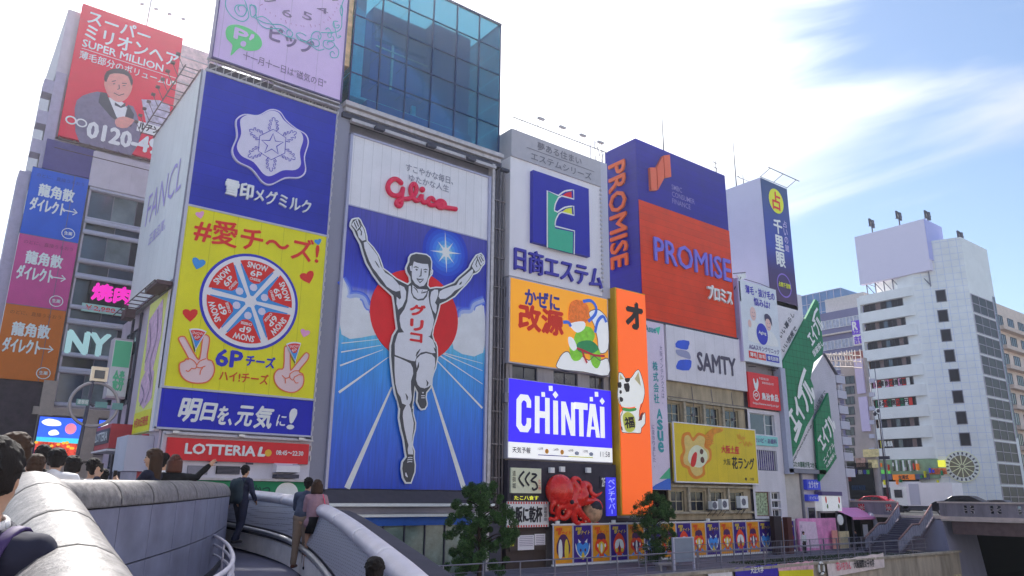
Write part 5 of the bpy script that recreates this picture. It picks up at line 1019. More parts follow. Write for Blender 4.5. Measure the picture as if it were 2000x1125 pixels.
b=MB(); b.bar((58.3,37.3,29.2),(58.3,36.2,29.7),.04); b.bar((62.6,37.3,29.2),(62.6,36.2,29.7),.04); b.bar((60.4,37.3,29.2),(60.4,36.2,29.7),.04); b.bar((58.0,36.2,29.7),(63.1,36.2,29.7),.05); b.bar((58.3,37.3,29.2),(62.6,37.3,29.25),.04); b.build('light_frame',GREYD,ft)
b=MB(); b.box(58.3,62.6,37.3,42,16.9,17.4); b.box(58.3,62.6,38.2,46,2.4,16.9); b.build('lower_body',M('able_white_wall',C(186,188,208),.6,var=.06,sc=1,wave=('Z',2.6),bump=.2),ft)
# folded green agency sign on two buildings
GT=M('agency_green',C(20,112,78),.4,var=.12,sc=.8); AW=MC['able_white_wall']
ab=thing('green_agency_sign','large folded green tiled sign with slanted white lettering','billboard',(61,37.2,2)); 
ka=K(1510,570,3.038); FA=Plane('Y',37.2); A_=lambda p:[FA.uv(*ka(*q)) for q in p]
b=MB(); b.box(58.6,63.4,37.3,38.2,2.5,18.5); b.build('backing_wall',AW,ab)
b=MB(); b.box(58.25,58.95,36.9,37.6,2.0,11.0); b.build('corner_pilaster',M('pilaster_blue_grey',C(150,158,190),.5),ab)
mainp=A_([(52,420),(245,45),(262,60),(292,330),(285,375),(235,420),(215,515),(232,560),(236,720),(190,800),(150,900),(95,1010),(70,700)])
mainp2=mainp
b=MB(); b.prism(FA,mainp,.12,-.1); b.build('green_face',GT,ab)
b=MB()
def pin(p,P):
    c=False; n=len(P); j=n-1
    for i in range(n):
        if (P[i][1]>p[1])!=(P[j][1]>p[1]) and p[0]<(P[j][0]-P[i][0])*(p[1]-P[i][1])/(P[j][1]-P[i][1])+P[i][0]: c=not c
        j=i
    return c
def grid(b,P,du,dv,pl,l):
    u=min(p[0] for p in P); u1=max(p[0] for p in P); v0=min(p[1] for p in P); v1=max(p[1] for p in P)
    x=u+du
    while x<u1:
        z=v0
        while z<v1:
            if pin((x,z+.1),P) and pin((x,z+.3),P): b.prism(pl,[(x-.02,z),(x+.02,z),(x+.02,z+.4),(x-.02,z+.4)],l)
            z+=.4
        x+=du
    z=v0+dv
    while z<v1:
        x=u
        while x<u1:
            if pin((x+.05,z),P) and pin((x+.2,z),P): b.prism(pl,[(x,z-.02),(x+.25,z-.02),(x+.25,z+.02),(x,z+.02)],l+.004)
            x+=.25
        z+=dv
grid(b,mainp,.62,.62,FA,.13); o_=b.build('tile_joints',M('joint_dark_green',C(10,74,52),.5,var=0),ab); o_['kind']='stuff'
AL=M('agency_letter_white',C(206,212,226),.45,var=0)
lw=[([(180,460),(160,520),(145,575),(143,620)],.55),([(100,685),(85,710)],.4),([(82,735),(118,665)],.45),([(100,700),(128,780)],.42),([(110,805),(155,745)],.45),([(120,885),(150,780)],.5),([(180,640),(155,690),(135,720)],.4),([(160,690),(148,770)],.4),([(150,640),(196,580),(210,600),(200,680),(188,720)],.42),([(190,500),(188,620)],.35),([(215,480),(212,540),(222,570)],.4)]
b=MB()
for p,w in (([(180,458),(160,520),(146,575),(143,622)],.42),([(120,888),(138,835),(155,778)],.42),([(225,178),(238,125),(254,100)],.28)): b.ribbon(FA,A_(p),w,.17)
b.build('sign_arcs',AL,ab)
def slant(par,s_,p,w,mat,pl=FA,k=ka,bold=.02,l=.16):
    """lettering running along the line p0-p1 (pixels of the crop)"""
    a=pl.uv(*k(*p[0])); c=pl.uv(*k(*p[1])); ln=math.hypot(c[0]-a[0],c[1]-a[1]); an=math.degrees(math.atan2(c[1]-a[1],c[0]-a[0])); m_=((a[0]+c[0])/2,(a[1]+c[1])/2)
    return text(par,s_,(m_[0]-ln/2,m_[1]+w/2),(m_[0]+ln/2,m_[1]-w/2),mat,pl,raw=True,bold=bold,layer=l,rot=an)
slant(ab,'いい暮らし',[(45,265),(125,125)],.55,GREYD,FA,l=-.08); slant(ab,'いい部屋で',[(60,350),(140,210)],.5,GREYD,FA,l=-.08)
slant(ab,'エイブル',[(92,775),(214,560)],2.3,AL,bold=.035,l=.17); slant(ab,'エイブル',[(205,290),(272,170)],1.5,AL,bold=.03,l=.17); slant(ab,'部屋探し',[(228,372),(284,300)],.6,AL); slant(ab,'http://www.able.co.jp',[(122,1010),(232,790)],.28,GREYD,FA,l=-.08)
text(ab,'あなたの部屋が見つかる',(59.1,3.1),(63.2,2.62),M('joint_dark_green',(0,0,0)),Plane('Y',37.3),raw=True,bold=.02,layer=.01)
# second green blade
ab2=thing('green_agency_sign','smaller green agency sign lower right of the big one, by the gable wall','billboard',(65,37.2,1.3))
FA2=Plane('Y',37.0); A2=lambda p:[FA2.uv(*ka(*q)) for q in p]
sp=A2([(246,760),(322,600),(362,950),(372,985),(330,1050),(272,1125),(262,1000)])
b=MB(); b.prism(FA2,sp,.1,-.12); b.build('green_face',GT,ab2); b=MB(); grid(b,sp,.62,.62,FA2,.11); o_=b.build('tile_joints',MC['joint_dark_green'],ab2); o_['kind']='stuff'
slant(ab2,'エイブル',[(268,905),(345,760)],1.6,AL,FA2,bold=.035,l=.15); slant(ab2,'エイブル',[(290,1010),(350,900)],.5,AL,FA2); slant(ab2,'AL部屋探し',[(305,1040),(360,950)],.35,AL,FA2)
slant(ab2,'いい部屋で',[(250,700),(315,590)],.4,GREYD,FA2,l=-.1)
# lower storeys under the green sign
lb=thing('shuttered_ground_floor','pale shuttered lower storey with small blue signs under the folded green sign','building',(61.5,38,-4.2))
b=MB(); b.box(58.3,63.4,37.5,46,-4.2,2.45); b.build('wall',M('pale_shutter_wall',C(168,168,176),.6,var=.1,sc=1,wave=('X',1.6),bump=.3),lb)
b=MB(); b.box(58.3,64,36.9,37.5,2.1,2.45); b.box(60.6,60.8,37.3,37.5,-4.2,2.1); b.box(62.9,63.1,37.3,37.5,-4.2,2.1); b.build('canopy',GREY,lb)
for v0,v1,s_ in ((.75,1.6,'カラオケ'),(-.2,.35,'ビッグエコー')): b=MB(); b.box(61.1,63.2,37.1,37.45,v0,v1); b.build('blue_sign',M('small_blue_sign',C(48,60,180),.4,var=0,emit=.1),lb); text(lb,s_,(61.3,v1-.15),(62.8,v0+.15),WHITE2,Plane('Y',37.1),raw=True,bold=.02)
window(lb,Plane('Y',37.5),61.4,62.6,-2.6,-.7,1,1,GREYL,GLD,l=.03)
# gabled building behind the second sign
gab=thing('gabled_grey_building','pale grey gabled building with stacked balconies right of the green signs','building',(66,40,-4.2))
FG2=Plane('Y',37.45); kg=K(1420,660,3.31); G2=lambda p:[FG2.uv(*kg(*q)) for q in p]
gp=G2([(535,250),(622,108),(695,240)]); gl_=[gp[0],gp[1],gp[2]]; 
gu0,gu1=gp[0][0],gp[2][0]+.1
pts=[(gu0,-1.2),(gu1,-1.2),(gu1,gp[2][1]),(gp[1][0],gp[1][1]),(gu0,gp[0][1])]
b=MB(); b.prism(FG2,pts,0,-12); b.build('wall',M('gable_pale_wall',C(164,166,190),.6,var=.06,sc=1,wave=('Z',1.8),bump=.15),gab)
b=MB(); b.add([(gp[1][0]-.1,37.2,gp[1][1]+.1),(gu1+.15,37.2,gp[2][1]+.05),(gu1+3.2,42,gp[2][1]-.2),(gp[1][0]+1.8,46,gp[1][1]+.3)],[(0,1,2,3)]); b.build('roof',M('gable_roof_grey',C(104,108,130),.6,var=.1,wave=('X',5),bump=.6),gab)
b=MB(); b.box(gu1,70.0,38.2,48,-1.2,gp[2][1]-.2); b.build('balcony_wing',M('balcony_wall',C(128,128,146),.7,var=.12),gab)
zt=gp[2][1]-.5; nfl=6; dz=(zt-2.2)/nfl
for i in range(nfl+1):
    z=2.0+i*dz; b=MB(); b.box(gu1+.05,69.9,37.4,38.2,z,z+.18); b.box(gu1+.05,69.9,37.4,37.5,z+.18,z+.75); b.build('balcony',GREYL,gab)
    if i<nfl+1: window(gab,Plane('Y',38.2),gu1+.3,69.6,z+.3,z+dz-.3,4,1,GREYD,GLD,l=.04,mats=[GLD,GLB,M('laundry_white',C(190,190,200),.8,var=.3,sc=6)])
    b=MB(); b.bar((gu1+.1,37.42,z+.9),(69.85,37.42,z+.9),.02); b.build('rail',GREYL,gab)
bsg=thing('white_box_sign','white box sign with small red and green marks above the pink awning','sign',(66,37,-.6)); q=Plane('Y',36.8); a=q.uv(1608,968); c=q.uv(1645,998)
b=MB(); b.box(a[0]-.3,c[0],36.8,37.6,c[1],a[1]); b.build('panel',M('box_sign_white',C(216,206,226),.4,var=.03,emit=.1),bsg); art('mark',bsg,REDP,q,[ell(a[0]+.35,a[1]-.35,.12,.3,10),ell(c[0]-.35,a[1]-.35,.12,.3,10)],.01,raw=True); art('mark',bsg,M('leaf_mark',C(70,100,60),.5,var=0),q,[ell(a[0]+.5,c[1]+.4,.12,.2,8),ell(c[0]-.5,c[1]+.4,.12,.2,8)],.01,raw=True); b=MB(); b.box(a[0]-.3,c[0]+.1,36.7,37.4,a[1],a[1]+.35); b.build('hood',M('hood_violet',C(80,70,120),.5),bsg)
# ground floor right of the posters
pk=thing('pink_hoarding','pink and violet printed hoarding on the promenade below the shuttered building','hoarding',(61,36.9,-4.2)); 
b=MB(); b.box(58.5,64.4,36.7,36.9,-4.15,-1.6); b.build('panel',M('pink_print',C(206,132,190),.5,var=.25,sc=.9),pk); art('pale_field',pk,M('pink_pale',C(220,180,214),.5,var=.1),Plane('Y',36.7),[[(58.6,-3.9),(61.4,-4.0),(61.2,-1.9),(58.7,-1.8)]],.01,raw=True); vtext(pk,'おいでやす',(58.8,-2.1),(59.1,-3.6),M('violet_ink',C(90,50,120),.5,var=0),Plane('Y',36.7),raw=True,layer=.03)
b=MB(); b.box(63.0,63.8,36.3,36.4,-4.1,-2.6); b.build('standing_board',M('salmon_board',C(222,140,140),.5,var=.1),pk); b=MB(); b.box(64.0,65.5,36.2,36.35,-4.1,-2.7); b.build('standing_board',M('cream_poster',C(226,186,160),.5,var=.2,sc=3),pk)
aw=thing('pink_awning_stall','small shop front with a striped pink awning and a round white sign','shop front',(66.5,37,-4.2)); b=MB(); b.add([(64.9,37.4,-.75),(69.6,37.4,-.75),(70.0,36.0,-1.55),(66.0,36.0,-1.55),(66.0,36.0,-1.75),(70,36,-1.75)],[(0,3,2,1),(3,4,5,2)]); b.build('awning',M('awning_pink',C(222,130,190),.6,var=.05,wave=('X',3),bump=.2),aw)
b=MB(); b.box(64.4,70.2,37.6,44,-4.2,-.7); b.build('wall',DARK,aw); b=MB(); b.tube([(64.9,36.6,-1.75),(64.9,36.5,-1.75)],.45,18); b.build('round_sign',WHITE2,aw); b=MB(); b.box(68.5,69.2,36.4,36.5,-3.4,-2.2); b.build('menu_board',WHITE,aw)
for x in (65.8,67.2,68.4): piece('post',aw,GREY,x,x+.14,37.3,37.45,-4.2,-.9)
tr=thing('stairside_pipe','grey bent duct beside the pink awning under the bridge','duct',(70,36.8,-4)); b=MB(); b.tube([(69.6,36.3,-1.3),(70.1,36.2,-1.5),(70.3,36.2,-2.1),(70.25,36.2,-4.2)],.2,8); b.build('duct',GREYL,tr)
# ================================================================ left: corner tower across the bridge street
FL2=Plane('Y',52.0)
lt=thing('corner_tower','grey corner tower with rounded window bands behind the three colour banners','building',(7,56,-1.4))
PG=M('panel_grey_stone',C(168,168,190),.6,var=.07,sc=1); PGD=M('panel_grey_dark',C(96,98,124),.5,var=.1)
b=MB(); b.box(2.9,13.0,52.45,66,-1.4,31.0); b.build('core',PG,lt)
def zz(y,x=180): return FL2.uv(x,y)[1]
u0_=5.85; u1_=13.0
bands=[(430,372),(452,431),(508,456),(540,516),(600,543),(627,606),(693,637),(722,700),(790,733)]   # window bands (bottom,top) in the photo
wz=[(zz(a),zz(c)) for a,c in bands]
hol=[(u0_+.1,u1_-.1,a,c) for a,c in wz]
wall('facade',PG,FL2,u0_,u1_,-1.4,21.4,hol+[(5.3,9.7,1.9,4.3)] if False else hol,lt,base=0,rev=.3)
mats_=[GLB,M('pale_window_glass',(.22,.27,.3),.1,var=.3,sc=.6),GLD]  # some panes get a paler base colour
for i,(a,c) in enumerate(wz):
    if i in (4,): window(lt,FL2,u0_+.1,u1_-.1,a,c,4,1,GREYD,GLD,l=-.25)
    else: window(lt,FL2,u0_+.1,u1_-.1,a,c,5 if c-a>1.2 else 4,1,GREY,GLB,l=-.2,mats=mats_ if i%2==0 else [GLD,GLB])
    b=MB(); b.tube([(u0_,51.95,a-.12),(u1_,51.95,a-.12)],.14,8); b.tube([(u0_,51.95,c+.1),(u1_,51.95,c+.1)],.1,8); b.build('band',GREYL,lt)
b=MB(); b.box(5.72,9.9,51.9,52.45,18.9,21.3); 
for x in (6.9,8.1,9.3): b.box(x,x+.03,51.88,51.9,18.9,20.6)
b.build('parapet',PG,lt)
b=MB(); b.box(3.1,5.8,52,52.5,19.4,21.4); b.build('violet_panel',M('upper_violet_panel',C(70,66,130),.5,var=.1),lt)
b=MB(); b.box(2.35,5.85,52.0,52.5,-1.4,6.2); b.build('dark_entrance',M('dark_entrance_wall',C(62,56,70),.6,var=.3,sc=2),lt)
b=MB(); b.box(2.9,3.5,52.2,53.5,19.2,26.2)
for z in (24.6,22.4,20.4,18.2,15.4): b.box(2.35,2.9,52.3,53.4,z,z+.9)
b.box(2.0,2.6,52.2,54,-1.4,19.0); b.build('side_bay',M('side_bay_grey',C(150,150,182),.6,var=.08),lt)
b=MB(); b.box(5.2,5.9,51.7,52.2,-1.4,6.3); b.box(7.65,8.35,51.6,52,1.6,4.4); b.box(4.9,10,51.75,52,4.3,4.75); b.box(5.0,10,51.6,52.2,-1.4,1.7); b.build('entrance_frame',M('entrance_stone',C(150,144,146),.6,var=.1),lt)
# screens
def cartoon(name,label,u0,u1,v0,v1):
    o=thing(name,label,'screen',((u0+u1)/2,51.7,v0)); b=MB(); b.box(u0-.08,u1+.08,51.6,51.9,v0-.08,v1+.08); b.build('housing',GREYD,o)
    P=Plane('Y',51.6); b=MB(); b.prism(P,[(u0,v0),(u1,v0),(u1,v1),(u0,v1)],.02); b.build('sky_picture',M('screen_sky_blue',C(40,80,226),.4,var=.1,emit=.55),o)
    w=u1-u0
    art('picture_cloud',o,M('screen_white_cloud',C(226,232,248),.4,var=0,emit=.5),P,[smooth([(u0+w*.05,v1-.3),(u0+w*.2,v1-.1),(u0+w*.45,v1-.2),(u0+w*.5,v1-.45),(u0+w*.2,v1-.5)],3,True),smooth([(u0+w*.25,v1-.85),(u0+w*.4,v1-.7),(u0+w*.5,v1-.95),(u0+w*.3,v1-1.05)],3,True)],.03,raw=True)
    b=MB(); b.prism(P,[(u0,v0+w*0+.7),(u1,v0+.7),(u1,v0+1.0),(u0,v0+1.0)],.03); b.build('picture_sea',M('screen_sea',C(60,180,210),.4,var=.1,emit=.4),o)
    b=MB(); b.prism(P,[(u0,v0),(u1,v0),(u1,v0+.7),(u0,v0+.75)],.035); b.build('picture_field',M('screen_field_red',C(226,70,60),.4,var=.5,sc=6,emit=.35),o)
    rnd=random.Random(3); art('picture_flower',o,M('screen_flower_orange',C(240,160,60),.4,var=.2,emit=.4),P,[ell(u0+w*rnd.random(),v0+.1+.7*rnd.random(),.1,.08,8) for _ in range(16)],.045,raw=True)
    return o
o=cartoon('street_screen','wide bright screen with blue sky picture left of the pale pillar',5.3,7.5,2.0,4.16); art('picture_balloon',o,M('screen_pink',C(236,120,150),.4,var=.1,emit=.4),Plane('Y',51.6),[ell(6.95,3.55,.3,.32,16)],.05,raw=True)
cartoon('street_screen','narrower bright screen with blue sky picture right of the pale pillar',8.4,9.9,2.2,4.16)
# three banners
for nm,lab,py0,py1,col in (('blue','blue building banner with white lettering, topmost of the three',328,458,(30,84,196)),('pink','pink building banner with white lettering, middle of the three',458,597,(172,70,140)),('orange','orange-brown building banner with white lettering, lowest of the three',597,742,(176,100,38))):
    z1=FL2.uv(50,py0)[1]; z0=FL2.uv(30,py1)[1]; z1,z0={'blue':(19.3,14.95),'pink':(14.95,10.6),'orange':(10.6,6.2)}[nm]
    o=thing('building_banner',lab,'banner',(4.2,51.9,z0),'banners stacked on the corner tower'); b=MB(); b.box(2.62,5.72,51.85,51.98,z0,z1); b.build('cloth',M('banner_'+nm,C(*col),.6,var=.06,sc=1),o)
    P=Plane('Y',51.85); BWH=M('banner_white',C(190,206,236),.5,var=0)
    text(o,'龍角散',(3.15,z0+3.35),(5.05,z0+2.55),BWH,P,raw=True,bold=.03); text(o,'ダイレクト',(2.85,z0+2.4),(4.7,z0+1.55),BWH,P,raw=True,bold=.03)
    strokes('arrow',o,BWH,P,[[(4.6,z0+1.95),(5.35,z0+1.95)],[(5.15,z0+2.15),(5.38,z0+1.95),(5.15,z0+1.75)]],.07,.02,raw=True); strokes('seal_ring',o,BWH,P,[ell(5.1,z0+.5,.35,.33,16)],.05,.02,raw=True,closed=True); text(o,'生薬',(4.88,z0+.62),(5.32,z0+.4),BWH,P,raw=True,bold=.02)
    b=MB(); b.box(4.9,4.93,51.83,51.85,z0,z1); b.box(2.62,5.72,51.83,51.85,z1-.03,z1); b.build('seam',PGD,o)
    text(o,'のどに、直接うるおう',(2.9,z1-.35),(5.5,z1-.6),M('banner_dark_'+nm,tuple(q*.45 for q in C(*col)),.6,var=0),P,raw=True)
# grill sign and two letters in the windows
o=thing('grill_sign','black window sign with magenta characters and a price strip','sign',(8,51.9,10.9)); b=MB(); b.box(6.75,12.9,51.86,52,11.25,12.75); b.build('panel',M('black_panel',(.02,.02,.025),.4,var=0),o); text(o,'焼肉',(6.95,12.6),(9.15,11.55),M('neon_magenta',C(200,36,170),.4,var=0,emit=.3),Plane('Y',51.86),raw=True,bold=.05)
b=MB(); b.box(6.5,9.4,51.85,52,10.75,11.25); b.build('price_strip',M('price_mint',C(150,190,196),.4,var=.05),o); text(o,'￥2,980',(6.7,11.15),(8.35,10.82),REDP,Plane('Y',51.85),raw=True,bold=.02); text(o,'1,078円',(8.55,11.15),(9.3,10.85),GREYD,Plane('Y',51.85),raw=True)
o=thing('window_letters','pale giant letters N Y standing in the tower windows','sign',(7,51.9,8)); text(o,'NY',(6.05,9.4),(8.3,8.1),M('pale_letter_mint',C(160,206,216),.4,var=0,emit=.1),Plane('Y',51.9),raw=True,bold=.05,ext=.1,layer=0)
# red hair company billboard on the roof
hb=thing('red_rooftop_billboard','big red rooftop billboard with a smiling man in a grey suit and phone number','billboard',(6.7,52,21.7))
RB=M('billboard_red',C(208,36,72),.5,var=.05,sc=.4); P=Plane('Y',51.9)
b=MB(); b.box(3.62,10.0,51.9,52.3,21.75,31.45); b.build('panel',RB,hb)
kr=K(0,0,2.5); r_=lambda p:[P.uv(*kr(*q)) for q in p]
zr=lambda x,y:P.uv(x,y)[1]
text(hb,'スーパー',(4.05,zr(176,20)),(7.9,zr(172,44)),WHITE2,P,raw=True,bold=.02); text(hb,'ミリオンヘア',(4.05,zr(172,48)),(9.9,zr(168,74)),WHITE2,P,raw=True,bold=.02); text(hb,'SUPER MILLION',(4.0,zr(165,77)),(9.0,zr(163,91)),WHITE2,P,raw=True,bold=.02); strokes('rule',hb,WHITE2,P,[[(4.0,zr(162,95)),(9.9,zr(162,95))]],.04,raw=True); text(hb,'薄毛部分のボリュームUP',(3.95,zr(160,99)),(9.95,zr(158,115)),WHITE2,P,raw=True,bold=.01)
SU=M('suit_grey_print',C(112,108,140),.5,var=.15,sc=3)
art('suit_print',hb,SU,P,[smooth(r_([(365,580),(375,490),(440,455),(510,455),(560,540),(610,520),(650,520),(680,600),(690,650),(640,760),(530,735),(390,700)]),2,True)],.02,raw=True)
art('shirt_print',hb,WHITE2,P,[r_([(530,475),(555,560),(600,600),(640,560),(600,500)])],.03,raw=True); art('lapel_print',hb,GREYD,P,[r_([(490,450),(520,455),(580,600),(540,570),(480,500)]),r_([(625,510),(655,560),(640,620),(600,610)]),r_([(560,500),(590,520),(612,500),(612,520),(590,528),(560,515)])],.035,raw=True)
art('face_print',hb,M('face_print_skin',C(214,140,140),.5,var=.08,sc=4),P,[smooth(r_([(510,395),(530,355),(590,345),(635,380),(645,430),(620,480),(580,500),(535,475),(512,430)]),3,True),smooth(r_([(562,585),(600,570),(640,580),(655,590),(620,625),(570,620)]),2,True)],.04,raw=True)
art('hair_print',hb,M('print_dark_hair',C(66,56,70),.5,var=0),P,[smooth(r_([(508,390),(520,350),(575,335),(625,350),(648,395),(640,420),(625,375),(580,360),(535,365),(520,400)]),2,True)],.05,raw=True)
strokes('face_lines',hb,M('print_dark_hair',(0,0,0)),P,[r_([(545,400),(565,395)]),r_([(595,408),(618,410)]),r_([(550,412),(562,410)]),r_([(598,420),(612,420)]),r_([(580,415),(582,435),(572,438)]),r_([(555,455),(580,468),(605,460)])],.05,.055,raw=True)
art('product_box',hb,M('product_print',C(176,176,206),.5,var=.3,sc=3),P,[r_([(690,485),(780,490),(830,520),(825,640),(720,635)]),r_([(755,515),(830,520),(828,590),(765,585)])],.025,raw=True)
strokes('free_call_rings',hb,WHITE2,P,[ell(4.15,22.95,.28,.25,14),ell(4.75,22.95,.28,.25,14)],.1,.06,raw=True,closed=True); text(hb,'0120-49',(5.15,23.2),(9.45,22.1),WHITE2,P,raw=True,bold=.045,layer=.07)
b=MB(); b.prism(P,[(7.95,24.2),(10.0,24.2),(10.0,23.45),(7.95,23.45)],.06); b.build('name_strip',WHITE2,hb); text(hb,'ルアン',(8.05,24.1),(9.3,23.6),BLACK,P,raw=True,bold=.03,layer=.09)
b=MB()
for i in range(8): b.bar((3.7+i*.85,51.9,21.7),(3.7+i*.85,51.2,21.3),.03)
b.bar((3.5,51.2,21.3),(10.2,51.2,21.3),.04); b.bar((3.5,51.9,21.5),(10.2,51.9,21.55),.05); b.bar((3.5,51.2,20.6),(10.2,51.2,20.6),.03)
b.build('catwalk',MC['rusty_dark_steel'],hb)
b=MB()
for i in range(7): b.bar((4.2+i*.9,51.9,31.4),(4.2+i*.9,50.9,32.3),.02); b.box(4.1+i*.9,4.35+i*.9,50.8,50.95,32.25,32.4)
b.tube([(7.7,53,31),(7.8,53,36)],.06,5); b.build('lamp_arms',STW,hb)
b=MB(); b.box(10.0,12.3,51.95,52.4,20.5,31.0); b.build('side_panel',M('side_panel_pale_pink',C(206,180,190),.6,var=.25,sc=2),hb)
b=MB()
for i in range(9): b.box(10.0,12.3,51.85,51.95,22+i,22.05+i)
b.build('side_ribs',STW,hb)
fb2=tag(sbox('far_blue_tower',M('far_blue_glass',C(90,130,190),.3,var=.15,sc=.5),-26,-16,120,130,-2,34,None),'distant blue glass tower at the far left edge','building')
# ring-shaped street marker on a pole
rg=thing('ring_street_sign','big metal ring sign with small direction boards on a dark pole','sign',(at(150,900,24).x,at(150,900,24).y,-1.2))
P0=at(184,790,24); P=Plane('Y',P0.y); ru,rv=P.uv(184,790); pu,_=P.uv(128,905)
b=MB(); pts=[(ru+.6*math.cos(t),P0.y,rv+.6*math.sin(t)) for t in [2*math.pi*i/32 for i in range(33)]]; b.tube(pts,.045,8,cap=False); b.build('ring',M('ring_steel',C(120,120,134),.4,.5,var=.05),rg)
b=MB(); b.tube([(pu+.15,P0.y,-1.3),(pu+.35,P0.y,rv+.9)],.05,8); b.bar((pu+.3,P0.y,rv+.05),(ru,P0.y,rv-.05),.04); b.build('pole',GREYD,rg)
b=MB(); b.box(ru-.45,ru-.15,P0.y-.05,P0.y+.02,rv-.05,rv+.12); b.box(ru+.02,ru+.32,P0.y-.05,P0.y+.02,rv-.08,rv+.08); b.box(ru+.45,ru+.72,P0.y-.05,P0.y+.02,rv-.1,rv+.08); b.build('direction_board',M('direction_teal',C(80,120,130),.5),rg)
b=MB(); b.box(ru-.2,ru+.22,P0.y-.05,P0.y+.1,rv+.65,rv+1.05); b.build('lantern',M('lantern_cream',C(200,190,180),.5,var=.1),rg)
b=MB(); b.box(ru-.12,ru+.14,P0.y-.07,P0.y-.05,rv+.72,rv+.95); b.build('lantern_glass',GLD,rg)
text(rg,'道頓堀',(ru-.43,rv+.1),(ru-.17,rv-.02),WHITE2,Plane('Y',P0.y-.06),raw=True); 

# ================================================================ posters on the hoarding
hd=thing('poster_hoarding','long low white framed hoarding on the promenade that carries the orange and purple posters','hoarding',(45,37,-4.2))
HY=36.6; b=MB(); b.box(31.7,57.9,HY,HY+.08,-4.05,-1.72); b.build('panel',M('hoarding_pale',C(176,170,190),.6,var=.08),hd)
for i in range(17): piece('post',hd,GREYL,31.68+i*1.63-.04,31.68+i*1.63+.05,HY-.04,HY,-4.15,-1.62)
b=MB(); b.box(31.6,57.9,HY-.05,HY+.1,-1.72,-1.66); b.box(31.6,57.9,HY-.06,HY+.1,-4.12,-4.02); b.build('rail',WHITE2,hd)
for i in (0,1,3,5,9): piece('clamp_lamp',hd,WHITE2,31.9+i*1.63,32.15+i*1.63,HY-.1,HY+.05,-1.66,-1.48)
PO1=M('poster_orange',C(236,136,34),.5,var=.1,sc=3); PP=M('poster_purple',C(52,32,128),.5,var=.2,sc=3)
cR=M('poster_vermilion',C(206,64,40),.5,var=.1); cB=M('poster_blue',C(60,128,216),.5,var=.1); cW=M('poster_white',C(216,220,232),.5,var=.05); cK=M('poster_plum',C(72,36,84),.5,var=.1); cY=M('poster_gold',C(226,176,60),.5,var=.1)
seq='ABCDEBCDCBCDEBCD'
ordn=['first','second','third','fourth','fifth','sixth','seventh','eighth','ninth','tenth','eleventh','twelfth','thirteenth','fourteenth','fifteenth','sixteenth']
desc={'A':'orange poster with two pale upright bottle shapes','B':'purple poster with a round blue mask pattern','C':'orange poster with a red symmetric knot pattern','D':'purple poster with a red flame and white pattern','E':'orange poster with a red pattern round a white column'}
HP=Plane('Y',HY); pm={}
def sym(P,cx): return [(cx+x,y) for x,y in P]+[(cx-x,y) for x,y in P[::-1]]
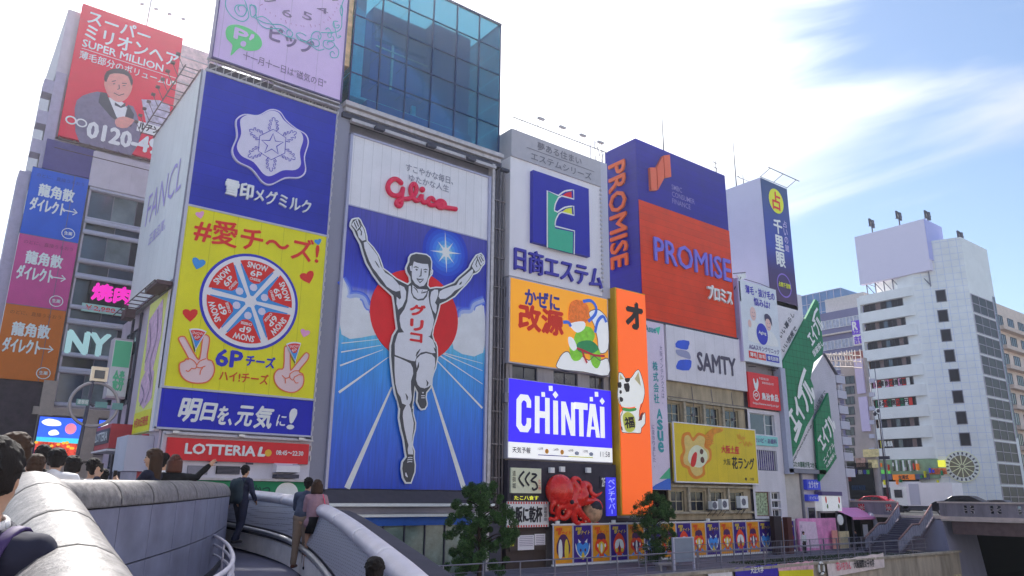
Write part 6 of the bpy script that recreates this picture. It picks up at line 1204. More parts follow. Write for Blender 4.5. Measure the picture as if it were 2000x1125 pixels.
for i,c in enumerate(seq):
    cx=31.68+1.63*i+.815; z0,z1=-3.98,-1.78
    o=thing('poster','%s, %s from left'%(desc[c],ordn[i]),'poster',(cx,HY,z0),'posters along the hoarding')
    ppiece('sheet',o,PP if c in 'BD' else PO1,HP,cx-.74,cx+.74,z0,z1,.03,0)
    def a(nm,mt,polys,l): art(nm,o,mt,HP,[[(cx+x,z0+y) for x,y in p] for p in polys],l,raw=True)
    def s(P): return P+[(-x,y) for x,y in P[::-1]]
    text(o,'道頓堀',(cx-.6,z1-.1),(cx-.1,z1-.3),cR if c not in 'BD' else cY,HP,raw=True,bold=.02,layer=.05,shear=.2); text(o,'祭ナイト',(cx-.45,z1-.3),(cx+.62,z1-.55),cR if c not in 'BD' else cY,HP,raw=True,bold=.02,layer=.05,shear=.2)
    if c=='A':
        a('print',cK,[smooth([(-.55,.7),(-.5,1.2),(-.2,1.65),(.2,1.65),(.5,1.2),(.55,.7),(.3,.4),(-.3,.4)],3,True)],.04); a('print',cW,[smooth([(-.38,.35),(-.42,1.0),(-.28,1.4),(-.12,1.2),(-.1,.4)],3,True)],.05); a('print',cY,[smooth([(.38,.35),(.42,1.0),(.28,1.4),(.12,1.2),(.1,.4)],3,True)],.05)
    elif c=='B':
        a('print',cW,[smooth(s([(.1,.25),(.45,.5),(.62,.9),(.6,1.15),(.5,.85),(.3,.5)]),2,True)],.04); a('print',cB,[smooth(s([(.0,.3),(.3,.45),(.5,.75),(.5,1.05),(.3,1.2),(.05,1.05)]),3,True)],.045); a('print',cW,[[(-.4,1.4),(-.15,1.2),(-.35,1.15)],[(.4,1.4),(.15,1.2),(.35,1.15)]],.05); a('print',cY,[smooth([(-.15,.3),(0,.65),(.15,.3),(0,.15)],2,True)],.055); a('print',cK,[ell(-.2,.72,.08,.1,8),ell(.2,.72,.08,.1,8),[(-.12,1.5),(0,1.75),(.12,1.5),(0,1.35)]],.055)
    elif c in 'CE':
        a('print',cK,[smooth(s([(.1,1.2),(.38,1.3),(.35,1.6),(.12,1.72)]),3,True)],.04); a('print',cR,[smooth(s([(.05,.2),(.25,.5),(.55,.75),(.5,1.15),(.25,1.35),(.05,1.3)]),3,True)],.045); a('print',cY if c=='C' else cK,[smooth(s([(.0,.4),(.28,.75),(.25,1.05),(.0,1.2)]),3,True)],.05)
        a('print',cW,[ell(0,.8,.1,.3 if c=='C' else .42,10),ell(-.33,.95,.07,.12,8),ell(.33,.95,.07,.12,8)],.055); a('print',cB,[[(-.5,.3),(-.2,.5),(-.25,.25)],[(.5,.3),(.2,.5),(.25,.25)]],.04)
    else:
        a('print',cR,[smooth(s([(.15,.25),(.45,.6),(.55,1.0),(.35,1.45),(.08,1.68)]),3,True)],.04); a('print',cW,[smooth(s([(.05,.9),(.3,.6),(.42,.9),(.3,1.2),(.1,1.3)]),3,True)],.05); a('print',cY,[ell(-.25,.62,.12,.14,8),ell(.25,.62,.12,.14,8)],.055); a('print',cK,[[(-.08,.7),(0,1.2),(.08,.7),(0,.4)]],.06); a('print',cB,[[(-.5,.2),(-.2,.45),(-.3,.2)],[(.5,.2),(.2,.45),(.3,.2)]],.045)
# promenade fence (canal side), sign board, banners, life ring
fe=thing('promenade_railing','long thin grey metal railing along the canal edge of the promenade','railing',(40,29.9,PZ))
for i in range(24):
    x=15+i*2.2; piece('post',fe,GREY,x-.03,x+.03,29.88,29.94,PZ,-3.05)
    piece('bracket_foot',fe,GREYD,x-.09,x+.09,29.8,30.0,PZ,PZ+.05)
b=MB(); 
for z,r in ((-3.05,.035),(-3.4,.015),(-3.7,.015),(-3.98,.015)): b.tube([(8.6,29.91,z),(66,29.91,z)],r,6)
b.build('rail',GREY,fe)
f2=thing('inner_fence','low metal mesh fence between the posters and the lawn strip','railing',(50,33.6,PZ))
for i in range(17):
    x=36+i*1.9; piece('post',f2,GREY,x-.03,x+.03,33.58,33.64,PZ,-3.0)
b=MB()
for z in (-3.0,-3.5,-4.0): b.tube([(36,33.61,z),(66.4,33.61,z)],.02,5)
b.build('rail',GREY,f2)
b=MB()
for i in range(150): b.box(36+i*.2,36.012+i*.2,33.605,33.615,-4.0,-3.0)
b.build('mesh_bars',GREY,f2)['kind']='stuff'
rnd=random.Random(11); b=MB()
for i in range(5200):
    x=44+rnd.random()*22; y=30.6+rnd.random()*2.6; h=.04+.09*rnd.random(); a=rnd.random()*6.28; dx,dy=.02*math.cos(a),.02*math.sin(a); t=rnd.random()*.04
    b.add([(x-dx,y-dy,PZ),(x+dx,y+dy,PZ),(x+t,y+t,PZ+h)],[(0,1,2)])
b.build('grass',M('grass_green',(.05,.075,.03),.9,var=.3))['kind']='stuff'
sbd=thing('information_board','plain grey framed information board on the promenade in front of the posters','notice board',(41.5,31.2,PZ)); q=Plane('Y',31.2); a=q.uv(1314,1052); c=q.uv(1357,1096)
b=MB(); b.box(a[0]+.1,c[0]-.1,31.2,31.28,c[1],a[1]); b.build('panel',M('board_blue_grey',C(112,124,150),.4,var=.05),sbd); b=MB(); b.box(a[0],a[0]+.1,31.17,31.3,PZ,a[1]+.06); b.box(c[0]-.1,c[0],31.17,31.3,PZ,a[1]+.06); b.box(a[0]+.1,c[0]-.1,31.18,31.3,a[1],a[1]+.06); b.build('frame',GREYL,sbd)
bn=thing('stone_bench','small dark stone bench near the canal railing','bench',(36,31.6,PZ)); b=MB(); b.box(35.2,36.8,31.3,31.8,PZ+.38,PZ+.48); b.build('seat',CONC2,bn)
for x in (35.4,36.4): piece('leg',bn,CONC2,x,x+.15,31.35,31.75,PZ,PZ+.38)
def cloth(name,label,pts,mat,Y,wav=.05,nx=20):
    q=Plane('Y',Y); (a,d,c,e)=[q.uv(*p) for p in pts]   # tl,tr,br,bl
    o=thing(name,label,'banner',((a[0]+c[0])/2,Y,min(c[1],e[1]))); vs=[];fs=[]
    for i in range(nx+1):
        t=i/nx
        for j in range(5):
            s=j/4; u=(a[0]*(1-t)+d[0]*t)*(1-s)+(e[0]*(1-t)+c[0]*t)*s; v=(a[1]*(1-t)+d[1]*t)*(1-s)+(e[1]*(1-t)+c[1]*t)*s
            vs.append((u,Y-.03-wav*math.sin(i*1.9+j*.7)*.5,v+.03*math.sin(i*1.3)*(1-s)))
    for i in range(nx):
        for j in range(4): k_=i*5+j; fs.append((k_,k_+1,k_+6,k_+5))
    b=MB(); b.add(vs,fs,True); b.build('cloth',mat,o); return o,q
YB=29.3
o,q=cloth('blue_railing_banner','blue banner with white letters hung on the canal railing',((1434,1110),(1517,1101),(1519,1128),(1436,1135)),M('banner_royal',C(60,50,170),.6,var=.1),YB); P=Plane('Y',YB-.09); A=P.uv(1465,1108); text(o,'大正大学',(A[0],A[1]),(A[0]+1.3,A[1]-.35),WHITE2,P,raw=True,bold=.03)
cloth('pink_yellow_banner','pink and yellow banner hung on the canal railing right of the blue one',((1518,1103),(1587,1095),(1589,1125),(1520,1132)),M('banner_pink_yellow',C(220,160,190),.6,var=.3,sc=2),YB)
cloth('white_scrap_banner','small crumpled white cloth on the railing at the bottom edge',((1380,1118),(1428,1112),(1430,1130),(1384,1132)),WHITE,YB)
b=MB(); A=P.uv(1521,1115); c=P.uv(1588,1112); 
art('yellow_field',bpy.data.objects['pink_yellow_banner'],MC['cheese_yellow'],P,[[A,c,(c[0],c[1]-.8),(A[0],A[1]-.8)]],.01,raw=True)
o,q=cloth('university_banner','long pale banner with pink and dark characters hung on the canal railing by the stairs',((1613,1097),(1724,1080),(1727,1108),(1617,1128)),M('banner_pale_pink',C(216,190,206),.6,var=.12,sc=2),YB); A=P.uv(1632,1098); c=P.uv(1668,1108); text(o,'花いちりん',(A[0],A[1]),(A[0]+1.9,A[1]-.55),M('banner_pink_ink',C(206,90,120),.5,var=0),P,raw=True,bold=.02,layer=.03); text(o,'大阪国際女子大学',(A[0]+2.3,A[1]+.02),(A[0]+5.1,A[1]-.5),BLACK,P,raw=True,bold=.02,layer=.03)
lr=thing('life_ring','white life ring hanging between two banners on the railing','life ring',(0,0,0)); A=P.uv(1605,1110); lr.location=(A[0],YB,A[1]-.4); WL[lr.name]=Vector(lr.location)
b=MB(); b.tube([(A[0]+.3*math.cos(t),YB-.06,A[1]+.36*math.sin(t)) for t in [2*math.pi*i/20 for i in range(21)]],.075,8,cap=False); b.build('ring',WHITE2,lr)
for t in (.8,2.4,3.9,5.5): b=MB(); b.ball((A[0]+.3*math.cos(t),YB-.06,A[1]+.36*math.sin(t)),.09,8); b.build('band',GREYD,lr)
# dark totem posts near the end of the posters
for px_,y0,y1,w,l_ in ((1514,1008,1078,.5,'wider black pillar at the right end of the posters'),(1537,1010,1062,.32,'narrow brown pillar right of the last poster')):
    q=Plane('Y',35.9); a=q.uv(px_,y0); tag(sbox('pillar',M('pillar_black_%d'%px_,C(44,36,44) if px_==1514 else C(76,44,44),.4,var=.1),a[0]-w,a[0]+w,35.7,36.1,PZ,a[1],None),l_,'pillar')
# trees on the promenade
def tree(label,x,y,h,r,seed,n=5200,ls=.085):
    rnd=random.Random(seed); o=thing('willowy_tree',label,'tree',(x,y,PZ),'promenade trees')
    b=MB(); b.tube(smooth([(x,y,PZ),(x+.05,y,PZ+h*.3),(x-.05,y+.05,PZ+h*.6),(x+.02,y,PZ+h*.93)],4),[.13-.1*i/12 for i in range(13)],8); tips=[]
    for i in range(26):
        z=PZ+h*(.12+.76*rnd.random()); a=rnd.random()*6.28; t=(z-PZ)/h; rr=r*(1.02-.5*abs(t-.42)*1.6)*(.6+.5*rnd.random()); e=(x+rr*math.cos(a),y+rr*math.sin(a),z+rr*(.15+.35*rnd.random())); mdl=(x+rr*.5*math.cos(a),y+rr*.5*math.sin(a),z+rr*.28)
        b.tube(smooth([(x,y,z),mdl,e],3),[.045-.006*k for k in range(7)],5); tips+=[e,mdl]
    b.build('trunk',M('bark_brown',(.07,.05,.04),.9,var=.3,sc=8),o)
    cl=[]
    for i in range(120):
        t=rnd.random(); z=PZ+h*(.08+.9*t); rad=r*math.sqrt(max(.05,1-((t-.42)/.62)**2)); a=rnd.random()*6.28; q=rad*math.sqrt(rnd.random())*1.0; cl.append((x+q*math.cos(a),y+q*math.sin(a),z,.14+.22*rnd.random(),rnd.random()))
    for k,(mt,f) in enumerate(((M('leaf_green',(.07,.145,.05),.7,var=.35,sc=3),.6),(M('leaf_light_green',(.11,.21,.06),.7,var=.35,sc=3),.4))):
        b=MB()
        for i in range(int(n*f)):
            c=rnd.choice(cl); d=Vector((rnd.gauss(0,1),rnd.gauss(0,1),rnd.gauss(0,1))).normalized()*c[3]*(rnd.random()**.4)
            p=Vector((c[0],c[1],c[2]))+d; a1=Vector((rnd.gauss(0,1),rnd.gauss(0,1),rnd.gauss(0,.8)-.7)).normalized()*ls*(.7+.8*rnd.random()); a2=a1.cross(Vector((rnd.gauss(0,1),rnd.gauss(0,1),rnd.gauss(0,1)))).normalized()*ls*.28
            b.add([p-a1,p+a2,p+a1,p-a2],[(0,1,2,3)])
        b.build('crown' if k==0 else 'crown_tips',mt,o)
    return o
tree('larger bushy green tree in front of the glass shopfront',23.3,32.6,4.8,1.95,5,n=44000,ls=.062)
tree('smaller green tree in front of the orange pillar screen',38.25,34.2,4.4,1.6,9,n=26000,ls=.062)
# ================================================================ far right: second bridge, stairs, white tower
br=thing('stone_bridge','stone bridge with a pierced parapet crossing the canal at the right','bridge',(76,25,-4.2))
BST=M('bridge_stone',C(120,118,138),.8,var=.2,sc=1.6,bump=.2,streak=1); BCP=M('bridge_coping',C(172,164,172),.7,var=.1,sc=2)
b=MB(); b.box(70.15,87,-6,41,-1.45,-1.3); b.build('deck',ASPH,br)
b=MB(); b.box(70.0,70.3,-6,29.5,-2.75,-1.5); b.box(86.6,87,-6,41,-2.6,-1.5); b.build('girder',M('girder_brown',C(92,78,86),.8,var=.2,sc=1.5),br)
b=MB(); b.box(69.85,70.35,-6,41,-1.55,-1.32); b.box(69.75,70.2,-6,30.2,-1.7,-1.56); b.build('cornice',BCP,br)
XB=Plane('X',69.95)
holes=[]; y=28.4
ys=[]
while y>-4: holes.append((-y-.0,-y+.85,-1.05,-.42)); ys.append(y); y-=2.0
holes2=[(-37.6,-36.9,-1.05,-.42),(-35.0,-34.4,-1.05,-.42)]
wall('parapet',BST,XB,-30.3,6,-1.32,-.25,holes,br,rev=.22); wall('parapet',BST,XB,-41,-34.0,-1.32,-.25,holes2,br,rev=.22)
b=MB(); b.box(70.17,70.19,-6,30.3,-1.32,-.25); wall('parapet_back',BST,Plane('X',70.17),-30.3,6,-1.32,-.25,holes,br,rev=.01); wall('parapet_back',BST,Plane('X',70.17),-41,-34,-1.32,-.25,holes2,br,rev=.01)
b=MB(); b.box(69.85,70.25,-6,30.4,-.25,-.12); b.box(69.85,70.25,33.9,41,-.25,-.12); b.build('coping',BCP,br)
for h in holes[:14]+holes2:
    u=(h[0]+h[1])/2; b=MB()
    for a in range(4): t=math.pi*a/4+.4; b.bar((70.06,-u-.4*math.cos(t),-.74-.3*math.sin(t)),(70.06,-u+.4*math.cos(t),-.74+.3*math.sin(t)),.025)
    b.build('grille',M('grille_pale',C(170,166,180),.5,.2),br)
for y in [30.2-2.0*i-.25 for i in range(16)]: piece('pilaster',br,BST,69.88,69.98,y-.12,y+.12,-1.32,-.27)
b=MB(); b.add([(69.9,29.6,-6.9),(69.9,33.9,-6.9),(69.9,33.9,-1.6),(69.9,30.2,-1.6),(76,29.6,-6.9),(76,33.9,-6.9),(76,33.9,-1.6),(76,30.2,-1.6)],[(0,3,2,1),(0,4,7,3),(3,7,6,2),(1,2,6,5)]); b.build('abutment',M('abutment_blue_grey',C(122,126,160),.7,var=.1,sc=.8,streak=1),br)
b=MB(); b.box(68.9,70,29.3,32,-7,-5.9); b.build('abutment_foot',M('foot_pale_stone',C(170,166,150),.8,var=.25),br)
far=sbox('far_canal_wall',M('far_canal_dark',(.01,.01,.012),.9,var=.1),87,200,29.45,37,-7.2,-1.6); sbox('street',ASPH,70.4,104,41,90,-1.55,-1.36); sbox('near_bank',CONC2,87,200,-6,3,-7.2,-1.4)
# stairs down from the bridge
st=thing('bridge_stairs','dark stone stairs with brown handrails going down from the bridge to the promenade','stairs',(66,32,PZ))
n=17; 
for i in range(n):
    z=-1.5-(i+1)*.155; x1=70-.25-i*.30-(1.1 if i>8 else 0); x0=x1-.32-(1.1 if i==8 else 0)
    piece('step',st,M('step_dark_stone',C(76,76,98),.8,var=.15,sc=3),x0,x1,31.1,33.6,z-.15,z); piece('nosing',st,M('nosing_pale',C(120,118,136),.7),x0-.01,x0+.05,31.1,33.6,z+.001,z+.02)
lx=70-.25-n*.30-1.1
for y in (30.9,33.7):
    b=MB(); prof=[(69.9,-1.4),(69.9-2.7,-2.95),(69.9-3.9,-2.95),(lx-.2,-4.1)]
    b.tube([(x,y,z+1.0) for x,z in prof],.07,6); b.build('handrail',M('handrail_brown',C(116,92,98),.5,var=.1),st)
    b=MB()
    for k in range(3):
        (xa,za),(xb,zb_)=prof[k],prof[k+1]; m_=int(abs(xa-xb)/.45)+1
        for q in range(m_): t=q/m_; x=xa+(xb-xa)*t; z=za+(zb_-za)*t; b.bar((x,y,z),(x,y,z+1.0),.03)
        b.add([(xa,y,za+.1),(xb,y,zb_+.1),(xb,y,zb_+.85),(xa,y,za+.85)],[(0,1,2,3)])
    b.build('balustrade_panel',M('balustrade_pale',C(110,116,146),.5,var=.15),st)
    b=MB(); b.add([(x,y-.12,z-.25) for x,z in prof]+[(x,y-.12,z+.02) for x,z in prof]+[(x,y+.12,z-.25) for x,z in prof]+[(x,y+.12,z+.02) for x,z in prof],[(k,k+1,k+5,k+4) for k in range(3)]+[(k+8,k+12,k+13,k+9) for k in range(3)]+[(k+4,k+5,k+13,k+12) for k in range(3)]); b.build('stringer',M('stringer_dark',C(70,66,84),.7),st)
# white tower beyond the bridge
XW=Plane('X',104.0); wt=thing('white_tower','white tiled tower with curved balcony bands, a blank rooftop billboard and a wheel emblem','building',(110,48,-1.4))
TW=M('tower_white_tile',C(200,210,238),.5,var=.05,sc=.6); TW2=M('tower_white_band',C(206,210,232),.5,var=.05,sc=.5)
def xz(x,y): u,v=XW.uv(x,y); return (-u,v)
yl=xz(1715,900)[0]; yr=xz(1850,900)[0]; yr2=xz(1806,640)[0]; zroof=xz(1690,590)[1]
yl_=yl; yb=yr+1.2   # band right end
def edge(y): return xz(1700,y)[1]
FLR=[(596,616),(632,647),(664,681.5),(703,720),(741,758),(779.6,795),(816.5,835),(858,875)]
XS_=[1679,1695,1697,1701,1710,1714.5,1719.5,1726]
zs_=[(xz(XS_[i],b_)[1],xz(XS_[i],a)[1]) for i,(a,b_) in enumerate(FLR)]
z0a=zs_[-1][0]; z1a=zs_[0][1]; pitch=(z1a-zs_[-1][1])/7
zs_=[(z1a-pitch*i-pitch*.44,z1a-pitch*i) for i in range(8)]
ztop=z1a+1.1
b=MB(); b.box(104.95,120,yb+1.0,yl_,-1.4,ztop-.4); b.build('core',DARK,wt)
import itertools
for i in range(9):
    zb=zs_[i][1] if i<8 else zs_[7][0]-0; zt_=(zs_[i-1][0] if i>0 else ztop+.2); zb_=(zs_[i][1] if i<8 else zs_[7][0]-pitch*.56)
    # rounded spandrel band with a curved right end
    pts=[(104.0,yl_)]+[(104.0,yb+1.2)]+[(104.0+1.2-1.2*math.cos(a),yb+1.2-1.2*math.sin(a)) for a in [math.pi/2*k/6 for k in range(1,7)]]+[(105.4,yb)]
    if i>0: zt_=zs_[i-1][0]
    b=MB(); m_=len(pts); b.add([(x,y,zb_) for x,y in pts]+[(x,y,zt_) for x,y in pts],[(k,k+m_,k+1+m_,k+1) for k in range(m_-1)],True); b.poly([(x,y,zb_) for x,y in pts]+[(106,yb,zb_),(106,yl_,zb_)]); b.poly(([(x,y,zt_) for x,y in pts]+[(106,yb,zt_),(106,yl_,zt_)])[::-1]); b.poly([(104,yl_,zb_),(106,yl_,zb_),(106,yl_,zt_),(104,yl_,zt_)]); b.build('balcony_band',TW2,wt)
WG=M('tower_dark_glass',(.03,.025,.04),.35,var=.3,sc=.6,spec=.2); 
for i,(a,c) in enumerate(zs_):
    window(wt,Plane('X',104.7),-yl_+.3,-yb-1.9,a,c,9 if i else 7,1,GREYD,WG,l=.03,fw_=.06,mats=[WG,WG,M('tower_blind',C(110,96,104),.6,var=.2,sc=2),WG,GLB])
for i,(tx,cols) in {4:('居酒屋 食べ放題 個室',('print_pink','cheese_red','white_paint')),5:('飲み放題 280円',('shop_green','white_paint','cheese_red')),7:('鳥貴 焼鳥',('cheese_yellow','black_print','black_print'))}.items():
    a,c=zs_[i]; P=Plane('X',104.55); w=(yl_-yb-2.6)/9
    for k in range(9 if i!=7 else 3):
        ppiece('window_poster',wt,MC[cols[k%3]],P,-yl_+.35+k*w,-yl_+.3+k*w+w*.9,a+.1,c-.1,.02,0)
    text(wt,tx,(-yl_+.5,c-.2),(-yl_+.3+w*(8 if i!=7 else 3),a+.25),WHITE2 if i==7 else BLACK,P,raw=True,bold=.03,layer=.05)
b=MB(); b.box(103.97,104.7,yl_,yl_+.35,-1.4,ztop); b.build('sunlit_edge_strip',M('sunlit_edge_white',(.85,.85,.86),.5,var=.02),wt)  # sunlit edge of the tower, put in as a bright white strip
# tiled shaft
def headpt(x,y,dist): 
    r=ray(x,y); q=dist/math.hypot(r.x,r.y); return (r.x*q,r.y*q,r.z*q)
B_=(104.3,yb-.1); d104=math.hypot(*B_)
def hx(x,y): return math.atan2(ray(x,y).y,ray(x,y).x)
aC=hx(1945,900); aD=hx(1995,900); 
Cx=B_[0]+2.3; Cy=Cx*math.tan(aC)
Dx=Cx+2.0
while math.atan2(Cy-.0,Dx)>aD: Dx+=.3
zsh=headpt(1880,462,math.hypot(Cx,Cy))[2]
T0=(104.75,yb+2.4); fp=[T0,(104.3,yb-.05),(Cx,Cy),(Dx,Cy),(Dx,Cy+10),(106,Cy+12)]
b=MB(); m_=len(fp); b.add([(x,y,-1.4) for x,y in fp]+[(x,y,zsh) for x,y in fp],[(k,(k+1)%m_,(k+1)%m_+m_,k+m_) for k in range(m_)][::1]); b.poly([(x,y,zsh) for x,y in fp]); b.build('tiled_shaft',TW,wt)
# local frame of the oblique face
Vb=Vector((fp[1][0],fp[1][1],0)); Vc=Vector((Cx,Cy,0)); du=(Vc-Vb); Lw=du.length; du.normalize(); nrm=Vector((-du.y,du.x,0)); 
if nrm.dot(Vb)>0: nrm=-nrm
class Obl:
    def p(s,u,v,l=0): q=Vb+du*u+nrm*l; return (q.x,q.y,v)
OB=Obl()
b=MB()
z=0
while z<zsh: b.prism(OB,[(0,z),(Lw,z),(Lw,z+.03),(0,z+.03)],.02); z+=.92
u=.9
while u<Lw: b.prism(OB,[(u,-1.4),(u+.03,-1.4),(u+.03,zsh),(u,zsh)],.024); u+=.95
o_=b.build('tile_joints',M('tile_joint_blue',C(150,166,214),.6,var=0),wt); o_['kind']='stuff'
for (x,y) in ((1838,578),(1842,617),(1848,655),(1855,695),(1864,733),(1871,775),(1878,816),(1885,858)):
    r=ray(x,y); t=Vb.dot(nrm)/(r.x*nrm.x+r.y*nrm.y); P=r*t; u=(P-Vb).dot(du); v=P.z
    b=MB(); b.prism(OB,[(u-.62,v-.85),(u+.62,v-.85),(u+.62,v+.85),(u-.62,v+.85)],.06,-.05); f_=b.build('window',GREY,wt); b=MB(); b.prism(OB,[(u-.52,v-.75),(u+.52,v-.75),(u+.52,v+.75),(u-.52,v+.75)],.075); b.build('pane',WG,f_)
# wheel emblem
r=ray(1879,911); t=Vb.dot(nrm)/(r.x*nrm.x+r.y*nrm.y); P=r*t; eu=(P-Vb).dot(du); ev=P.z; R_=1.95
b=MB(); b.prism(OB,ell(eu,ev,R_,R_,36),.12,0); b.build('emblem_disc',M('emblem_cream',C(206,206,214),.5,var=.05),wt)
b=MB(); b.prism(OB,ell(eu,ev,R_*.7,R_*.7,30),.14); b.build('emblem_hub',M('emblem_olive',C(112,108,96),.5,var=.2),wt)
b=MB()
for k in range(12): a=math.pi*2*k/12; b.ribbon(OB,[(eu+.2*math.cos(a),ev+.2*math.sin(a)),(eu+R_*.7*math.cos(a),ev+R_*.7*math.sin(a))],.11,.155+k*.001)
b.ribbon(OB,ell(eu,ev,R_*.98,R_*.98,30),.09,.15,True); b.build('emblem_spokes',M('emblem_pale_gold',C(214,206,180),.5,var=0),wt)
b=MB()
for k in range(22):
    a=2*math.pi*k/22; c,s_=math.cos(a),math.sin(a); b.prism(OB,[(eu+c*R_*.76-s_*.09,ev+s_*R_*.76+c*.09),(eu+c*R_*.76+s_*.09,ev+s_*R_*.76-c*.09),(eu+c*R_*.92+s_*.09,ev+s_*R_*.92-c*.09),(eu+c*R_*.92-s_*.09,ev+s_*R_*.92+c*.09)],.145)
b.build('emblem_letters',GREYD,wt)
# stair glazing on the canal side
YG=Cy; b=MB(); gw0=Cx+.25; gw1=Dx-1.2; FGc=Plane('Y',YG); zt_=FGc.uv(1895,562)[1]
zg=[]; z=-.8
while z<zt_-1.2:
    window(wt,FGc,gw0,gw1,z,z+2.55,3,2,M('stair_frame_pale',C(160,156,180),.4,.2),WG,l=.06,fw_=.09,name='stair_window'); z+=2.75
b=MB()
window(wt,FGc,Dx-1.0,Dx-.2,8,zt_,1,8,GREYL,GLD,l=.05)
# blank billboard on the roof
bb=thing('blank_rooftop_billboard','blank pale violet billboard on steel legs on the white tower roof','billboard',(105,48,ztop))
Yl,z1=xz(1668,462); Yr,z2=xz(1803,428); _,z3=xz(1680,556); z1=(z1+z2)/2
b=MB(); b.box(104.1,104.9,Yr,Yl,z3,z1); b.build('face_panel',M('blank_violet',C(186,186,222),.5,var=.02),bb)
b=MB(); b.box(104.2,109.5,Yr-.08,Yr+.3,z3+1.5,z1); b.build('end_panel',M('blank_violet_end',C(150,156,216),.5,var=.02),bb)
b=MB()
for i in range(8):
    y=Yr+.6+i*(Yl-Yr-1.2)/7; b.bar((104.8,y,z3+.5),(104.8,y,ztop-.2),.09); b.bar((107.5,y,z3+2),(107.5,y,ztop-.2),.09)
    if i<7: y2=Yr+.6+(i+1)*(Yl-Yr-1.2)/7; b.bar((104.8,y,ztop),(104.8,y2,z3),.06); b.bar((107.5,y2,ztop),(107.5,y,z3),.06)
    b.bar((104.8,y,z3+.2),(107.5,y,z3+.2),.07)
b.build('steel_frame',GREY,bb)
def mast2(lab,x,y0,y1,X=106):
    P=Plane('X',X); u,v=P.uv(x,y1); _,v1=P.uv(x,y0); b=MB(); b.tube([(X,-u,v-.5),(X,-u,v1)],.1,6); b.box(X-.2,X+.2,-u-.35,-u-.15,v1-1.4,v1-.2); b.box(X-.2,X+.2,-u+.12,-u+.32,v1-1.0,v1+.2); b.bar((X,-u-.5,v1-.9),(X,-u+.5,v1-.9),.05); tag(b.build('cell_antenna',GREYD),lab,'antenna','cell antennas on the white tower')
mast2('left cell antenna standing on the blank billboard',1704,428,452); mast2('middle cell antenna standing on the blank billboard',1757,413,437); mast2('right cell antenna at the corner of the blank billboard',1813,412,434); mast2('low antenna on the tiled shaft roof',1876,452,466,112)
# shops at its foot
ss=thing('street_shops','row of street shops with bright signs at the foot of the white tower','shop front',(103.6,45,-1.4)); P=Plane('X',103.9)
zf=zs_[7][0]-pitch*.56
b=MB(); b.box(103.9,104.6,yb,yl_,zf-2.5,zf-.05); b.build('window_wall',M('shop_green_wall',C(120,150,130),.5,var=.25,sc=1),ss)
def bx(nm,mt,x0,y0,x1,y1,t=.15,pl=P): a=pl.uv(x0,y0); c=pl.uv(x1,y1); return ppiece(nm,ss,mt,pl,a[0],c[0],c[1],a[1],t,0)
for i in range(8): bx('shelf_window',WHITE2 if i%2 else GLD,1743+i*6.5,899,1748.5+i*6.5,920)
bx('orange_sign',M('orange_sign',C(232,110,40),.4,var=.05,emit=.1),1744,927,1788,937); bx('blue_band',M('blue_band2',C(76,84,126),.5),1720,926,1743,937); bx('blue_band',MC['blue_band2'],1789,926,1817,936); bx('white_wall',WHITE,1722,941,1800,952); bx('dark_shop',DARK,1722,952,1850,975); bx('lamp_yellow',M('lamp_yellow',C(220,200,70),.4,var=.1,emit=.3),1832,899,1848,912); bx('green_shop',M('shop_lime',C(90,190,90),.4,emit=.1),1718,918,1740,925); bx('terrace_flowers',M('terrace_orange',C(190,100,70),.6,var=.4,sc=3),1815,915,1850,926)
text(ss,'台湾式',(P.uv(1756,928)[0],P.uv(1756,928)[1]),(P.uv(1776,936)[0],P.uv(1776,936)[1]),BLACK,P,raw=True,bold=.03,layer=.2)
b=MB(); b.box(Cx+.2,Dx-1.0,Cy-.1,Cy,-1.3,1.2)
rnd=random.Random(21)
for k in range(16):
    x=1720+k*8; y=898+rnd.random()*40; c_=rnd.choice(['cheese_red','white_paint','small_blue_sign','cheese_yellow','shop_green','orange_sign','white_paint']); bx('hanging_sign',MC[c_],x,y,x+2.5+rnd.random()*2,y+5+rnd.random()*8,.2+rnd.random()*.5)
# construction hoarding / truck-like white container behind bridge
def poly2(x,y,X): u,v=Plane('X',X).uv(x,y); return (-u,v)
tk_=thing('white_box_truck','plain white box truck standing behind the bridge parapet','truck',(82,36,-1.3))
(Y0,Z0)=poly2(1768,943,82); (Y1,Z1)=poly2(1858,943,82); 
b=MB(); b.box(82,84.4,Y1,Y0,-.6,Z0); b.build('cargo_box',WHITE,tk_); b=MB(); b.box(81.97,82,Y0-1.3,Y0-.3,-.5,Z0-.1); b.build('side_door',GREYL,tk_); b=MB(); b.box(82.1,84.3,Y0+.05,Y0+1.7,-.9,1.3); b.build('cab',WHITE2,tk_); b=MB(); b.box(82.06,82.1,Y0+.5,Y0+1.3,.2,1.0); b.build('cab_window',GLD,tk_); b=MB(); b.box(82.1,84.3,Y1,Y0+1.7,-1.0,-.62); b.build('chassis',GREYD,tk_)
for y in (Y1+1.2,Y0+.9): 
    b=MB(); b.tube([(81.95,y,-.95),(82.3,y,-.95)],.42,14); b.build('wheel',BLACK,tk_)
